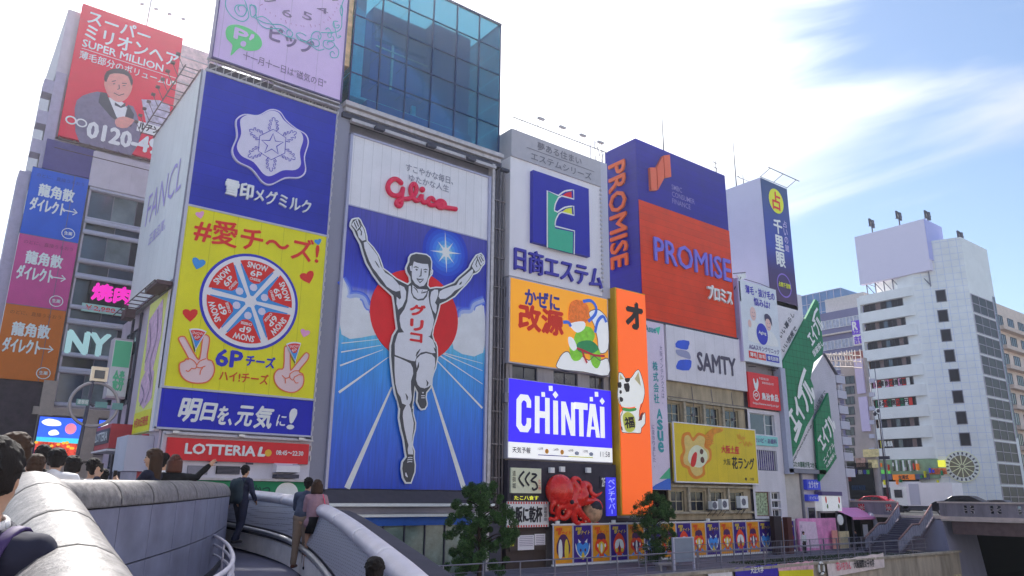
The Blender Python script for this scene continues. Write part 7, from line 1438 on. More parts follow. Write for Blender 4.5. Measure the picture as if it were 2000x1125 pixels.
def car(label,name,col,X,yc,L_=4.5,H=1.48,face=1,z=-1.3):
    """a hatchback seen from the side, lying along Y"""
    o=thing(name,label,'car',(X,yc,z)); cm=M(name+'_paint',col,.22,.1,var=.03,spec=.6)
    prof=[(-.5,.32),(-.49,.58),(-.42,.68),(-.24,.74),(-.10,.97),(.06,1.0),(.22,.98),(.38,.76),(.48,.66),(.5,.42),(.49,.2),(.38,.17),(-.38,.17),(-.49,.2)]
    def sh(w,pr,inset_top=0):
        vs=[];m_=len(pr)
        for sx in (0,.15,w-.15,w):
            for (t,h) in pr:
                k=0 if sx in (.15,w-.15) else .0; nar=.12 if h>.75 else 0
                xx=sx; 
                if sx==0: xx=nar+ .02
                if sx==w: xx=w-nar-.02
                s=.97 if sx in (0,w) else 1
                vs.append((X+xx,yc+face*t*L_*s,z+.02+h*H*(.985 if sx in (0,w) else 1)))
        fs=[(a*m_+k,a*m_+(k+1)%m_,(a+1)*m_+(k+1)%m_,(a+1)*m_+k) for a in range(3) for k in range(m_)]+[tuple(range(m_)),tuple(range(3*m_,4*m_))[::-1]]
        return vs,fs
    b=MB(); b.add(*sh(1.75,prof)); o2=b.build('body',cm,o); bv=o2.modifiers.new('b','BEVEL'); bv.width=.04; bv.segments=2
    for w0,w1 in (((-.21,.755),(-.10,.93)),): pass
    for pts in ([(-.20,.76),(-.09,.93),(.04,.95),(.04,.76)],[(.06,.76),(.06,.95),(.20,.93),(.31,.78)]):
        b=MB(); b.add([(X+.005,yc+face*t*L_,z+h*H) for t,h in pts]+[(X+.11,yc+face*t*L_*.99,z+h*H*.995) for t,h in pts],[(0,1,2,3)]+[(k,(k+1)%4,(k+1)%4+4,k+4) for k in range(4)]); b.build('side_window',GLD,o)
    for t in (-.31,.31):
        b=MB(); b.tube([(X-.03,yc+face*t*L_,z+.31),(X+.2,yc+face*t*L_,z+.31)],.31,16); w=b.build('tyre',BLACK,o); b=MB(); b.tube([(X-.045,yc+face*t*L_,z+.31),(X-.02,yc+face*t*L_,z+.31)],.19,12); b.build('rim',CHROME,w)
    b=MB(); b.box(X-.01,X+.3,yc-face*L_*.485-.05,yc-face*L_*.485+.05,z+.85,z+.98); b.build('headlight',WHITE2,o); b=MB(); b.box(X+.0,X+.3,yc+face*L_*.478-.05,yc+face*L_*.478+.05,z+.9,z+1.05); b.build('tail_light',REDP,o)
    b=MB(); b.box(X-.12,X+.02,yc-face*L_*.17-.06,yc-face*L_*.17+.06,z+1.08,z+1.2); b.build('mirror',cm,o)
    return o
yR=-Plane('X',73).uv(1695,970)[0]; yK=-Plane('X',72.3).uv(1868,972)[0]
car('red car passing behind the bridge parapet at the left end of the bridge','red_car',(.55,.02,.05),73,yR,4.3,1.62,-1)
car('black car with a pale bonnet behind the bridge parapet','black_car',(.02,.02,.03),72.3,yK,4.6,1.68,-1)
o=car('small dark car behind the parapet near the right end','dark_car',(.05,.05,.07),74,-Plane('X',74).uv(1935,972)[0],3.8,1.35,-1)
bu=thing('blue_vehicle','small blue van head on between the red car and the white truck','van',(86,39,-1.3)); (Y0,Z0)=poly2(1747,955,86); (Y1,_)=poly2(1771,955,86)
b=MB(); b.box(86,89,Y1,Y0,-1.0,Z0-.2); b.build('body',M('van_blue',C(40,60,160),.3,.1),bu); b=MB(); b.box(86,89,Y1+.1,Y0-.1,Z0-.2,Z0); b.build('roof',M('van_roof_pale',C(120,150,220),.3),bu); b=MB(); b.box(85.95,86,Y1+.2,Y0-.2,Z0-1.2,Z0-.3); b.build('windscreen',GLB,bu)
for y in (Y1+.3,Y0-.3): b=MB(); b.tube([(85.95,y,-.95),(86.3,y,-.95)],.33,12); b.build('wheel',BLACK,bu)
# street lamp pole
lp=thing('street_lamp','tall slim dark lamp post on the bridge in front of the white tower','street lamp',(74,0,-1.3)); q=Plane('X',74); u0,v0=q.uv(1735,970); u1,v1=q.uv(1717,800)
lp.location=(74,-u0,-1.3); WL[lp.name]=Vector(lp.location)
b=MB(); b.tube([(74,-u0,-1.3),(74,-u0,v1-.4)],[.1,.06],8); b.bar((74,-u0-.0,v1-.5),(74,-u0+.35,v1-.2),.04); b.build('pole',GREYD,lp); b=MB(); b.ball((74,-u0+.35,v1-.35),.18,8,(1,1,1.4)); b.ball((74,-u0,v1-.1),.16,8,(1,1,1.3)); b.build('lamp_head',GREYD,lp); q2=q.uv(1727,894); b=MB(); b.box(73.9,74.1,-q2[0]-.5,-q2[0]+.5,q2[1]-.15,q2[1]+.15); b.build('name_plate',GREYD,lp)
# buildings between
P=Plane('X',92.0)
bt=thing('brown_building','brown building with two blank pale violet signboards between the gable and the white tower','building',(92,48,-1.4))
a=P.uv(1640,705); c=P.uv(1712,900); b=MB(); b.box(92,92.6,-c[0],-a[0],-1.4,a[1]); b.build('wall',M('brown_grey_wall',C(150,144,152),.7,var=.12,sc=.6),bt)
for y0,y1,x0,x1 in ((703,768,1669,1692),(776,842,1678,1702)): a=P.uv(x0,y0); c=P.uv(x1,y1); b=MB(); b.pbox(P,a[0],c[0],c[1],a[1],.25,0); s_=b.build('signboard',M('blank_signboard',C(172,166,206),.5,var=.02),bt)
for k in range(9):
    a=P.uv(1655,735+k*20)
    window(bt,P,a[0]-.3,a[0]+.9,a[1]-1.0,a[1],2,1,GREYD,GLD,l=.02)
for k in range(6):
    for q in (1704,):
        a=P.uv(q,740+k*27); piece('wall_box',bt,GREYL,91.7,92,-a[0]-.3,-a[0]+.3,a[1]-.5,a[1])
b=MB()
for q in (1697,1709): a=P.uv(q,720); b.tube([(91.9,-a[0],a[1]),(91.9,-a[0],-1.3)],.06,6)
b.build('drain_pipe',GREY,bt)
# small shops under it
s2=thing('signboard_shops','cluttered shop fronts with blue, yellow and red boards beyond the bridge parapet','shop front',(91.5,50,-1.4)); P=Plane('X',91.8); ss=s2
for nm,mt,x0,y0,x1,y1 in (('dark_front',DARK,1640,905,1712,975),('blue_sign',M('sign_navy',C(40,44,140),.4,emit=.1),1652,916,1676,926),('white_sign',WHITE2,1677,918,1686,926),('blue_sign',MC['small_blue_sign'],1687,918,1694,926),('green_sign',MC['shop_lime'],1693,918,1700,926),('blue_awning',M('awning_blue',C(50,90,150),.5),1664,948,1692,957),('red_sign',REDP,1656,932,1664,940),('fan_sign',M('fan_cream',C(190,180,140),.5,var=.3,sc=2),1686,878,1718,892),('fan_sign',M('fan_tan',C(170,140,140),.5,var=.4,sc=2),1672,895,1692,912),('fan_sign',MC['fan_cream'],1696,898,1716,914),('pale_front',M('pale_front',C(170,166,150),.5,var=.2),1641,940,1650,968)): bx(nm,mt,x0,y0,x1,y1,.15,P)
cs2=thing('cream_banner','tall cream banner hanging left of the shops beyond the bridge','banner',(90,50,0)); P=Plane('X',90); a=P.uv(1634,886); c=P.uv(1650,922); b=MB(); b.pbox(P,a[0],c[0],c[1],a[1],.1,0); b.build('cloth',M('banner_cream',C(220,214,180),.6,var=.04),cs2)
# hotel and glass block behind
P=Plane('X',120.0)
ho=thing('grey_hotel','long grey hotel with white framed windows and ledges behind the green sign','building',(122,75,-1.4)); a=P.uv(1596,610); c=P.uv(1700,700)
zt_=P.uv(1640,606)[1]; b=MB(); b.box(120,135,-c[0],-a[0]+4,-1.4,zt_); b.build('wall',M('hotel_grey',C(104,106,146),.7,var=.06,sc=.5),ho)
for r0 in range(4):
    b=MB(); z=zt_-3.9-r0*3.6; b.box(119.6,120,-c[0],-a[0]+4,z-.15,z+.1); b.build('ledge',M('hotel_ledge',C(180,176,180),.6),ho)
    for k in range(7):
        u=P.uv(1606+k*14,640)[0]; window(ho,P,u-.6,u+.6,z+1.0,z+2.5,2,1,WHITE2,M('hotel_curtain_glass',C(150,160,190),.2,var=.2,sc=2),l=.05)
b=MB(); P6=P.uv(1617,600); b.box(121,130,-P6[0]-6,-P6[0]+1,zt_,zt_+2.6); b.build('roof_room',M('hotel_roof_room',C(176,174,182),.6,var=.08),ho)
hs_=thing('hotel_sign','violet vertical sign with a white capital R beside the white tower','sign',(112,60,20)); P=Plane('X',113); a=P.uv(1664,628); c=P.uv(1692,672); m_=P.uv(1664,655)[1]
b=MB(); b.pbox(P,a[0],c[0],m_,a[1],.3,0); b.build('violet_panel',M('sign_violet',C(84,50,180),.4,emit=.1),hs_); b=MB(); b.pbox(P,a[0],c[0],c[1],m_-.05,.3,0); b.build('white_panel',WHITE2,hs_); w=c[0]-a[0]
text(hs_,'R',(a[0]+w*.1,a[1]-.2),(a[0]+w*.5,a[1]-1.5),WHITE2,P,raw=True,bold=.04,layer=.35); text(hs_,'ファン',(a[0]+w*.1,a[1]-1.7),(a[0]+w*.8,m_+.15),WHITE2,P,raw=True,bold=.03,layer=.35); text(hs_,'吉宿',(a[0]+w*.1,m_-.3),(a[0]+w*.9,c[1]+.2),MC['sign_violet'],P,raw=True,bold=.03,layer=.35)
gb2=thing('blue_glass_block','blue glass office block far behind the hotel','building',(150,98,-1)); P=Plane('X',150); a=P.uv(1585,574); c=P.uv(1643,574); b=MB(); b.box(150,165,-c[0],-a[0]+6,-1,a[1]); b.build('body',M('office_blue_glass',C(90,124,176),.2,var=.2,sc=.3),gb2)
b=MB()
for k in range(9): y=-c[0]+k*1.6; b.box(149.9,150,y,y+.12,-1,a[1])
for k in range(9): b.box(149.9,150,-c[0],-a[0]+6,a[1]-2.2*k-.12,a[1]-2.2*k)
b.build('mullions',GREYL,gb2)
wtb=thing('white_roof_truss','white painted steel truss stair on the roof in front of the hotel','structure',(88,52,15)); P=Plane('X',88); b=MB()
a=P.uv(1604,700); c=P.uv(1668,722); y0,y1=-c[0],-a[0]; z=P.uv(1630,688)[1]; z2=P.uv(1630,712)[1]
for k in range(7): y=y0+(y1-y0)*k/6; b.bar((88,y,z2),(88,y,z),.06); b.bar((90,y,z2),(90,y,z+.3),.06); 
for zz_ in (z,z2,(z+z2)/2): b.bar((88,y0,zz_-.6),(88,y1,zz_),.07); b.bar((90,y0,zz_-.5),(90,y1,zz_+.2),.07)
for k in range(6): ya=y0+(y1-y0)*k/6; yb_=y0+(y1-y0)*(k+1)/6; b.bar((88,ya,z2),(88,yb_,z),.05)
b.build('truss',M('truss_cream',C(196,188,190),.5),wtb)
bbk=thing('brick_house_block','red brick wall block under the hotel ledge','building',(104,58,-1)); P=Plane('X',108); a=P.uv(1648,690); c=P.uv(1700,740); b=MB(); b.box(108,112,-c[0],-a[0],-1,a[1]); b.build('wall',M('red_brick_far',C(140,84,84),.8,var=.15),bbk)
# right edge
rb=thing('beige_apartment_house','beige apartment building with balconies right of the white tower','building',(126,38,-1.4)); P=Plane('Y',Cy+.6); u0=Dx+.3; zt_=P.uv(1940,590)[1]; b=MB(); b.box(u0,u0+16,Cy+.6,Cy+12,-1.4,zt_); b.build('wall',M('beige_render',C(194,182,184),.7,var=.1,sc=.6),rb)
for r0 in range(8):
    z=zt_-2.4-r0*2.75
    for k in range(4): window(rb,P,u0+.8+k*3.9,u0+2.9+k*3.9,z-.9,z+.7,3,1,GREYD,GLB if (k+r0)%2 else GLD,l=.04)
    b=MB(); b.box(u0+.4,u0+15,Cy-.3,Cy+.6,z-1.6,z-1.05); b.build('balcony',M('balcony_beige',C(186,172,172),.7,var=.1),rb)
rb2=thing('dark_violet_office','dark violet office block at the right edge of the view','building',(150,40,-1.4)); u1=u0+17; z=Plane('Y',Cy+.8).uv(1968,632)[1]*1.0; b=MB(); b.box(u1,u1+30,Cy+.8,Cy+14,-1.4,z+1.5); b.build('wall',M('violet_dark_glass',C(70,62,110),.3,var=.15,sc=.5),rb2)
b=MB()
for k in range(24): b.box(u1+k*1.25,u1+k*1.25+.2,Cy+.7,Cy+.8,-1.4,z)
for k in range(14): b.box(u1,u1+30,Cy+.65,Cy+.7,z-k*2.1,z-k*2.1+.25)
b.build('grid',M('violet_grid',C(120,100,140),.6),rb2); b=MB(); b.box(u1-.1,u1+30,Cy+.5,Cy+14,z+.2,z+1.6); b.build('crown_band',M('beige_render',(0,0,0)),rb2)
# ================================================================ foreground bridge, curved ramp
STN=M('parapet_stone',C(146,146,162),.5,var=.2,sc=5,bump=.05); PAN=M('parapet_tile_panel',C(104,110,140),.42,var=.22,sc=2.2,spec=.45); JNT=M('joint_black',(.02,.02,.025),.8,var=0)
COP=M('coping_polished_stone',C(104,105,114),.5,var=.34,sc=13,bump=.4,spec=.35)
path_px=[(170,1540,1.6),(148,1360,2.1),(128,1230,2.75),(112,1145,3.5),(88,1055,4.5),(66,1000,5.6),(50,985,6.8),(62,984,7.7),(90,987,8.0),(125,989,8.2),(196,984,8.9),(270,979,10.0),(320,975,11.0),(366,971,12.3),(399,968.5,14.0),(420,967,16.0),(430,966,17.6),(428,966,19.5),(415,966,21.5)]
cpath=smooth([tuple(at(*q)) for q in path_px],8)
WH=.235; HW=.205   # coping height, half width
def nrm2(P,i):
    a=P[max(0,i-1)]; b=P[min(len(P)-1,i+1)]; dx,dy=b[0]-a[0],b[1]-a[1]; q=math.hypot(dx,dy) or 1; return dx/q,dy/q
def sweep(b,P,prof,i0=0,i1=None,close=True,smooth_=True):
    """prof: (side,up) pairs; side>0 is to the right of travel"""
    i1=i1 if i1 is not None else len(P); R_=range(i0,i1); vs=[]; m=len(prof)
    for i in R_:
        dx,dy=nrm2(P,i)
        for s,u in prof: vs.append((P[i][0]+dy*s,P[i][1]-dx*s,P[i][2]+u))
    n=len(R_); fs=[]
    for i in range(n-1):
        for k in range(m if close else m-1): fs.append((i*m+k,(i+1)*m+k,(i+1)*m+(k+1)%m,i*m+(k+1)%m))
    if close: fs+= [tuple(range(m)),tuple(range((n-1)*m,n*m))[::-1]]
    b.add(vs,fs,smooth_)
pw=thing('bridge_parapet','curved stone bridge parapet with a rounded coping and grey tile panels along the ramp','wall',(cpath[60][0],cpath[60][1],-1.4))
prof=[(HW*math.cos(a),WH*math.sin(a)) for a in [math.pi*k/12 for k in range(13)]]+[(-HW,-.02),(HW,-.02)]
# coping stones, one by one
cum=[0]
for i in range(1,len(cpath)): cum.append(cum[-1]+math.dist(cpath[i][:2],cpath[i-1][:2]))
def resample(P,cum,step):
    out=[];t=0;i=0
    while t<cum[-1]:
        while cum[i+1]<t: i+=1
        f=(t-cum[i])/(cum[i+1]-cum[i]); out.append(tuple(P[i][c]+(P[i+1][c]-P[i][c])*f for c in range(3))); t+=step
    return out
RP=resample(cpath,cum,.08)
cl_len=13; i=2
joint0=i
while i<len(RP)-1:
    j=min(i+cl_len,len(RP)-1)
    if j-i<2: break
    b=MB(); seg=RP[i:j+1]; sweep(b,RP,prof,i,j+1); o=b.build('coping_stone',COP,pw)
    # thin dark joint
    b=MB(); s_=[(x*1.004,z*1.004) for x,z in prof]; P2=RP[j-1:j+1]
    dx,dy=nrm2(RP,j); q=[(RP[j][0]-dx*.008*k,RP[j][1]-dy*.008*k,RP[j][2]) for k in (-1,1)]
    vs=[]
    for qq in q:
        for s,u in prof: vs.append((qq[0]+dy*s*1.01,qq[1]-dx*s*1.01,qq[2]+u*1.012))
    m_=len(prof); b.add(vs,[(k,m_+k,m_+k+1,k+1) for k in range(m_-1)]); b.build('joint',JNT,pw)
    # panels below on the outer (right-hand) side
    if i>50:
        for r0 in range(2):
            b=MB(); z1=-.035-r0*.59; z0=z1-.575; half=(j-i)
            pr=[(HW-.01,z1),(HW-.01,z0),(HW-.06,z0),(HW-.06,z1)]
            sweep(b,RP,pr,i,j+1 if j==len(RP)-1 else j+1,True,False)
            # pull the panel in a little at its ends to leave the joint open
            for k in range(4):
                for e,w in ((0,1),(len(b.v)//4-1,-1)):
                    x,y,z=b.v[e*4+k]; dx,dy=nrm2(RP,i if w==1 else j); b.v[e*4+k]=(x+dx*.009*w,y+dy*.009*w,z)
            b.build('tile_panel',PAN,pw)
    i=j
b=MB(); sweep(b,RP,[(HW-.04,-.02),(HW-.04,-1.2),(-HW,-1.2),(-HW,-.02)],4,None,True,False); b.build('wall_core',JNT,pw)
b=MB(); sweep(b,RP,[(HW+.02,-1.2),(HW+.02,-1.32),(-HW,-1.32),(-HW,-1.2)],4,None,True,False); b.build('base_course',M('base_black',C(44,46,58),.5,var=.1),pw)
b=MB(); sweep(b,RP,[(-HW+.0,-.03),(-HW-.02,-.03),(-HW-.02,-1.25),(-HW,-1.25)],4,None,True,False); b.build('inner_face',STN,pw)
o=tag(b,None) if False else None
for q in ((144,1012),(148,1022),(153,1033),(157,1040)):
    p=onZ(q[0],q[1],-.12); b=MB(); b.ball((p.x,p.y,p.z),.03,6,(.5,1.2,.1))

# bridge deck on the left of the parapet
L_in=[(p[0],p[1]) for p in RP[4::6]]
b=MB(); deck=[(x,y) for x,y in L_in[:int(len(L_in))]]
pts=[(deck[0][0]-.3,deck[0][1]-4)]+deck+[(8.3,37.2),(-30,37.2),(-30,-6)]
me=[]; b.prism(Plane('Y',0),[(0,0),(1,0),(0,1)],0) if False else None
tr=tessellate_polygon([[Vector((x,y,0)) for x,y in pts]])
DZ=lambda x,y:-1.34+.0*y
b.add([(x,y,-1.36) for x,y in pts],[t if ((Vector(pts[t[1]])-Vector(pts[t[0]])).cross(Vector(pts[t[2]])-Vector(pts[t[0]])))>0 else t[::-1] for t in tr])
DK=M('bridge_deck_paving',C(112,110,122),.85,var=.15,sc=3,bump=.2)
b.build('bridge_deck',DK)['kind']='structure'
sbox('bridge_slab',CONC2,-30,-.5,-6,37.2,-3.2,-1.38)
# lower ramp: floor between the wall foot and the balustrade foot
rail_px=[(445,962,21.5),(480,966,20.0),(520,970.5,18.8),(560,976,17.6),(600,985,16.4),(640,1001,14.8),(680,1026,12.8),(720,1058,10.9),(760,1092,9.3),(800,1128,8.0),(850,1180,6.6)]
rp=smooth([tuple(at(*q)) for q in rail_px],8)
rc=[0]
for i in range(1,len(rp)): rc.append(rc[-1]+math.dist(rp[i][:2],rp[i-1][:2]))
RR=resample(rp,rc,.15)
foot=[(p[0],p[1],p[2]-1.22) for p in RR]
wf=[(p[0],p[1],p[2]-1.3) for p in RP[len(RP)-10:70:-1]]
b=MB(); n=40
def samp(P,t): k=t*(len(P)-1); i=min(int(k),len(P)-2); f=k-i; return tuple(P[i][c]*(1-f)+P[i+1][c]*f for c in range(3))
vs=[];
for i in range(n+1):
    a=samp(wf,i/n); c=samp(foot,i/n)
    for k in range(9): t=k/8; vs.append(tuple(a[q]*(1-t)+c[q]*t for q in range(3)))
b.add(vs,[(i*9+k,(i+1)*9+k,(i+1)*9+k+1,i*9+k+1) for i in range(n) for k in range(8)],True)
rf=b.build('ramp_floor',M('ramp_tile_blue_grey',C(84,88,118),.55,var=.14,sc=3,bump=.15)); rf['kind']='structure'
# paving joints across the ramp
b=MB()
for i in range(4,n*4-2):
    a=samp(wf,i/(n*4)); c=samp(foot,i/(n*4)); a2=samp(wf,(i+.05)/(n*4)); c2=samp(foot,(i+.05)/(n*4)); b.add([(a[0],a[1],a[2]+.012),(c[0],c[1],c[2]+.012),(c2[0],c2[1],c2[2]+.012),(a2[0],a2[1],a2[2]+.012)],[(0,1,2,3)])
b.build('ramp_floor_joints',M('ramp_joint',C(64,66,92),.8,var=0))['kind']='structure'
bl=thing('ramp_balustrade','white curved metal balustrade with a broad rounded rail along the ramp','railing',(RR[40][0],RR[40][1],RR[40][2]-1.2))
RW_=M('rail_white_metal',C(176,178,200),.38,.15,var=.08,sc=3); PM=bpy.data.materials.new('perforated_metal'); MC['perforated_metal']=PM; PM.use_nodes=True; pn=PM.node_tree.nodes; pl_=PM.node_tree.links; pb=pn['Principled BSDF']; pb.inputs['Roughness'].default_value=.4; pb.inputs['Metallic'].default_value=.3
pv=pn.new('ShaderNodeTexVoronoi'); pv.inputs['Scale'].default_value=24; pv.inputs['Randomness'].default_value=.15; pg=pn.new('ShaderNodeNewGeometry'); pl_.new(pg.outputs['Position'],pv.inputs['Vector']); pr_=pn.new('ShaderNodeValToRGB'); pr_.color_ramp.elements[0].color=(.04,.04,.06,1); pr_.color_ramp.elements[1].color=(.36,.37,.46,1); pr_.color_ramp.elements[0].position=.22; pr_.color_ramp.elements[1].position=.34; pl_.new(pv.outputs['Distance'],pr_.inputs[0]); pl_.new(pr_.outputs[0],pb.inputs['Base Color'])
rprof=[(.0+.15*math.cos(a),.12*math.sin(a)) for a in [2*math.pi*k/12 for k in range(12)]]
step=14; i=0
while i<len(RR)-2:
    j=min(i+step,len(RR)-1); b=MB(); sweep(b,RR,rprof,i,j+1); b.build('top_rail',RW_,bl)
    b=MB(); sweep(b,RR,[(.08,-.10),(.26,-.62),(.24,-.62),(.06,-.10)],i,j+1,True,False); b.build('perforated_panel',PM,bl); i=j
b=MB(); sweep(b,RR,[(.3+.05*math.cos(a),-.70+.05*math.sin(a)) for a in [2*math.pi*k/8 for k in range(8)]]); b.build('lower_tube',CHROME,bl)
b=MB(); sweep(b,RR,[(.22,-.62),(.22,-.82),(.12,-.82),(.12,-.62)],0,None,True,False); b.build('dark_slot',GREYD,bl)
b=MB(); sweep(b,RR,[(.27,-.82),(.27,-1.18),(.1,-1.18),(.1,-.82)],0,None,True,False); b.build('skirt',M('skirt_pale_grey',C(196,200,214),.5,var=.1),bl)
b=MB(); sweep(b,RR,[(-.14,.02),(-.42,.0),(-.44,-.06),(-.14,-.06)],44,None,True,False); b.build('outer_apron',RW_,bl)
b=MB()
for k in range(46,len(RR)-1):
    dx,dy=nrm2(RR,k); 
    for f in (0,.5):
        p=[RR[k][c]+(RR[k+1][c]-RR[k][c])*f for c in range(3)]; b.bar((p[0]-dy*.15,p[1]+dx*.15,p[2]+.03),(p[0]-dy*.43,p[1]+dx*.43,p[2]+.01),.012)
b.build('apron_ribs',GREYD,bl)['kind']='stuff'
b=MB(); sweep(b,RR,[(-.1,-.1),(-.1,-3.2),(-.2,-3.2),(-.2,-.1)],0,None,True,False); b.build('outer_face',M('ramp_outer',C(110,112,130),.7,var=.15),bl)
for n_,(px_,y0,y1,D) in enumerate(((548,1002,1036,17.9),)):
    P=at(px_,y0,D); Q_=at(px_,y1,D); side=(rt0.x,rt0.y); w=.10 if n_==0 else .022; b=MB(); off=-.25
    b.add([(P.x-side[0]*w,P.y-side[1]*w-.3*0,P.z),(P.x+side[0]*w,P.y+side[1]*w,P.z),(Q_.x+side[0]*w*.8,Q_.y+side[1]*w*.8,Q_.z),(Q_.x-side[0]*w*1.3,Q_.y-side[1]*w*1.3,Q_.z)],[(0,3,2,1)]); tag(b.build('yellow_sticker',MC['cheese_yellow']),('yellow notice strip on the balustrade left of the couple','yellow notice strip on the near end of the balustrade')[n_],'notice')
# curled tube rail at the end of the parapet
cr_=thing('curled_handrail','thin grey tubular handrail curling round the end of the stone parapet','handrail',tuple(at(450,1090,9.5)))
for dz in (0,.16,.34):
    pts=[at(x,y+dz*110,D) for x,y,D in ((418,1046,14.5),(438,1058,12.5),(450,1072,11),(455,1090,9.8),(448,1108,9),(425,1126,8.4),(395,1142,7.8))]
    b=MB(); b.tube(smooth([tuple(p) for p in pts],5),.02 if dz else .027,6); b.build('tube',RW_,cr_)
for x,y,D in ((438,1058,12.5),(453,1080,10.4),(448,1108,9),(420,1130,8.3)):
    a=at(x,y,D); b=MB(); b.tube([tuple(a),(a.x,a.y,a.z-.42)],.016,6); b.build('post',RW_,cr_)
# ================================================================ people
SKN=M('skin',(.50,.30,.21),.55,var=.06,sc=12); HB=M('hair_black',(.014,.011,.012),.75,var=.3,sc=40,bump=.5,streak=1); HBR=M('hair_brown',(.05,.027,.018),.7,var=.2,sc=40,bump=.2,streak=1)
wr=bpy.data.textures.new('cloth_folds','CLOUDS'); wr.noise_scale=.16; wr.noise_depth=2
def caps(b,a,c,ra,rc,n=14,flat=None):
    a=Vector(a);c=Vector(c); d=c-a; L_=d.length or 1e-3; d=d/L_
    x=d.cross(Vector((0,0,1)) if abs(d.z)<.9 else Vector((0,1,0))).normalized(); y=d.cross(x)
    vs=[];rings=[]
    for k in range(4): t=-math.pi/2+math.pi/2*k/3.0; rings.append((a+d*(math.sin(t)*ra),math.cos(t)*ra))
    rings[0]=(a-d*ra,ra*.15)
    for k in range(0,4): t=math.pi/2*k/3.0; rings.append((c+d*(math.sin(t)*rc),math.cos(t)*rc))
    rings[-1]=(c+d*rc,rc*.15)
    for p,r in rings:
        for k in range(n):
            an=2*math.pi*k/n; q=x*math.cos(an)*r+y*math.sin(an)*r
            if flat: q=Vector((q.x*flat[0],q.y*flat[1],q.z*flat[2]))
            vs.append(p+q)
    m=len(rings); b.add(vs,[(i*n+k,(i+1)*n+k,(i+1)*n+(k+1)%n,i*n+(k+1)%n) for i in range(m-1) for k in range(n)]+[tuple(range(n)),tuple(range((m-1)*n,m*n))[::-1]],True)
def solid(b,name,mat,root,vox,disp=0,sm=4):
    o=b.build(name,mat,root,local=True)
    r=o.modifiers.new('r','REMESH'); r.mode='VOXEL'; r.voxel_size=vox; r.use_smooth_shade=True
    s=o.modifiers.new('s','SMOOTH'); s.iterations=sm; s.factor=.5
    if disp: d=o.modifiers.new('d','DISPLACE'); d.texture=wr; d.strength=disp; d.mid_level=.5; d.texture_coords='LOCAL'
    return o
def person(label,loc,yaw,H=1.7,lean=0,pitch=0,arms=None,legs=None,top=None,bottom=None,hair='short',hairm=None,vox=.016,sleeve=1,skirt=False,shoes=None,female=False,cuts=0,strap=None,headturn=0,bag=None,phone=None,face=True,topvox=None,hem=False):
    """faces local +Y; arms: ((elbow),(wrist)) left then right in metres for a 1.7 m body"""
    root=thing('person',label,'person',loc,None,yaw); root.scale=(H/1.77,)*3
    sw=.165 if female else .185; tilt=Vector((0,math.sin(lean),0))
    hip=Vector((0,0,.92)); ch=hip+Vector((0,math.sin(lean)*.42,math.cos(lean)*.42)); nk=ch+Vector((0,math.sin(lean)*.10,.13)); hd=nk+Vector((0,math.sin(lean+pitch)*.15+.015,math.cos(lean+pitch)*.15))
    S=[ch+Vector((-sw,0,.06)),ch+Vector((sw,0,.06))]
    A=arms or [((-.26,-.02,1.12),(-.25,.08,.87)),((.26,-.02,1.12),(.25,.08,.87))]
    Lg=legs or [((-.1,.02,.48),(-.11,-.02,.08)),((.1,.03,.48),(.11,.02,.08))]
    b=MB()
    # head, jaw, nose, ears
    R3=Matrix.Rotation(headturn,3,'Z'); T=lambda v:hd+R3@Vector(v)
    b.ball(T((0,-.008,.03)),.098,18,(.80,.98,1.06)); caps(b,T((0,.035,-.04)),T((0,.05,-.075)),.062,.036); caps(b,T((0,.09,.01)),T((0,.108,-.02)),.010,.015,8)
    for s in (-1,1): b.ball(T((s*.08,-.005,-.005)),.024,8,(.35,.8,1.1))
    caps(b,nk-Vector((0,0,.03)),T((0,-.01,-.05)),.058,.052)
    caps(b,ch+Vector((-sw*.75,0,.05)),ch+Vector((sw*.75,0,.05)),.075,.075); caps(b,ch+Vector((0,0,-.02)),hip+Vector((0,0,.12)),.135,.115,flat=(1.1,.75,1)); caps(b,hip+Vector((-.06,0,0)),hip+Vector((.06,0,0)),.12,.12,flat=(1,.85,1))
    for k,s in ((0,-1),(1,1)):
        e,w=[Vector(v) for v in A[k]]; caps(b,S[k],e,.052,.04); caps(b,e,w,.041,.028)
        # hand: palm, four fingers of different length, thumb from the side of the palm
        d=(w-e).normalized(); ax=d.cross(Vector((0,1,0)) if abs(d.y)<.8 else Vector((1,0,0))).normalized(); nn=d.cross(ax)
        pc=w+d*.05; caps(b,w+d*.02-ax*.018,pc-ax*.022,.018,.019); caps(b,w+d*.02+ax*.018,pc+ax*.022,.018,.019)
        for f,(off,ln) in enumerate(((-.03,.062),(-.01,.074),(.011,.07),(.03,.054))):
            p0=w+d*.085+ax*off; p1=p0+d*ln*.5+nn*.008; p2=p1+d*ln*.42+nn*.022; caps(b,p0-d*.02,p1,.0095,.0088,6); caps(b,p1,p2,.0088,.0075,6)
        p0=w+d*.035-ax*.036; p1=p0+d*.03-ax*.024+nn*.01; p2=p1+d*.032-ax*.004+nn*.012; caps(b,p0,p1,.0125,.011,6); caps(b,p1,p2,.011,.009,6)
        kn,an=[Vector(v) for v in Lg[k]]; caps(b,hip+Vector((s*.09,0,-.04)),kn,.085,.055); caps(b,kn,an,.054,.036); caps(b,an+Vector((0,-.03,-.045)),an+Vector((0,.15,-.05)),.035,.028)
    solid(b,'body',SKN,root,vox)
    # face details
    if face:
        b=MB()
        for s in (-1,1): b.ball(T((s*.032,.083,.018)),.011,8,(1.4,.5,.7))
        b.build('eyes',M('eye_dark',(.02,.015,.015),.3,var=0),root,local=True)
        b=MB(); b.ball(T((0,.093,-.047)),.018,8,(1.3,.35,.35)); b.build('mouth',M('lip',(.35,.12,.1),.5,var=0),root,local=True)
    # garments
    tm=top or M('cloth_navy',(.02,.022,.05),.8,var=.2,sc=6)
    b=MB(); g=.022; drop=.10
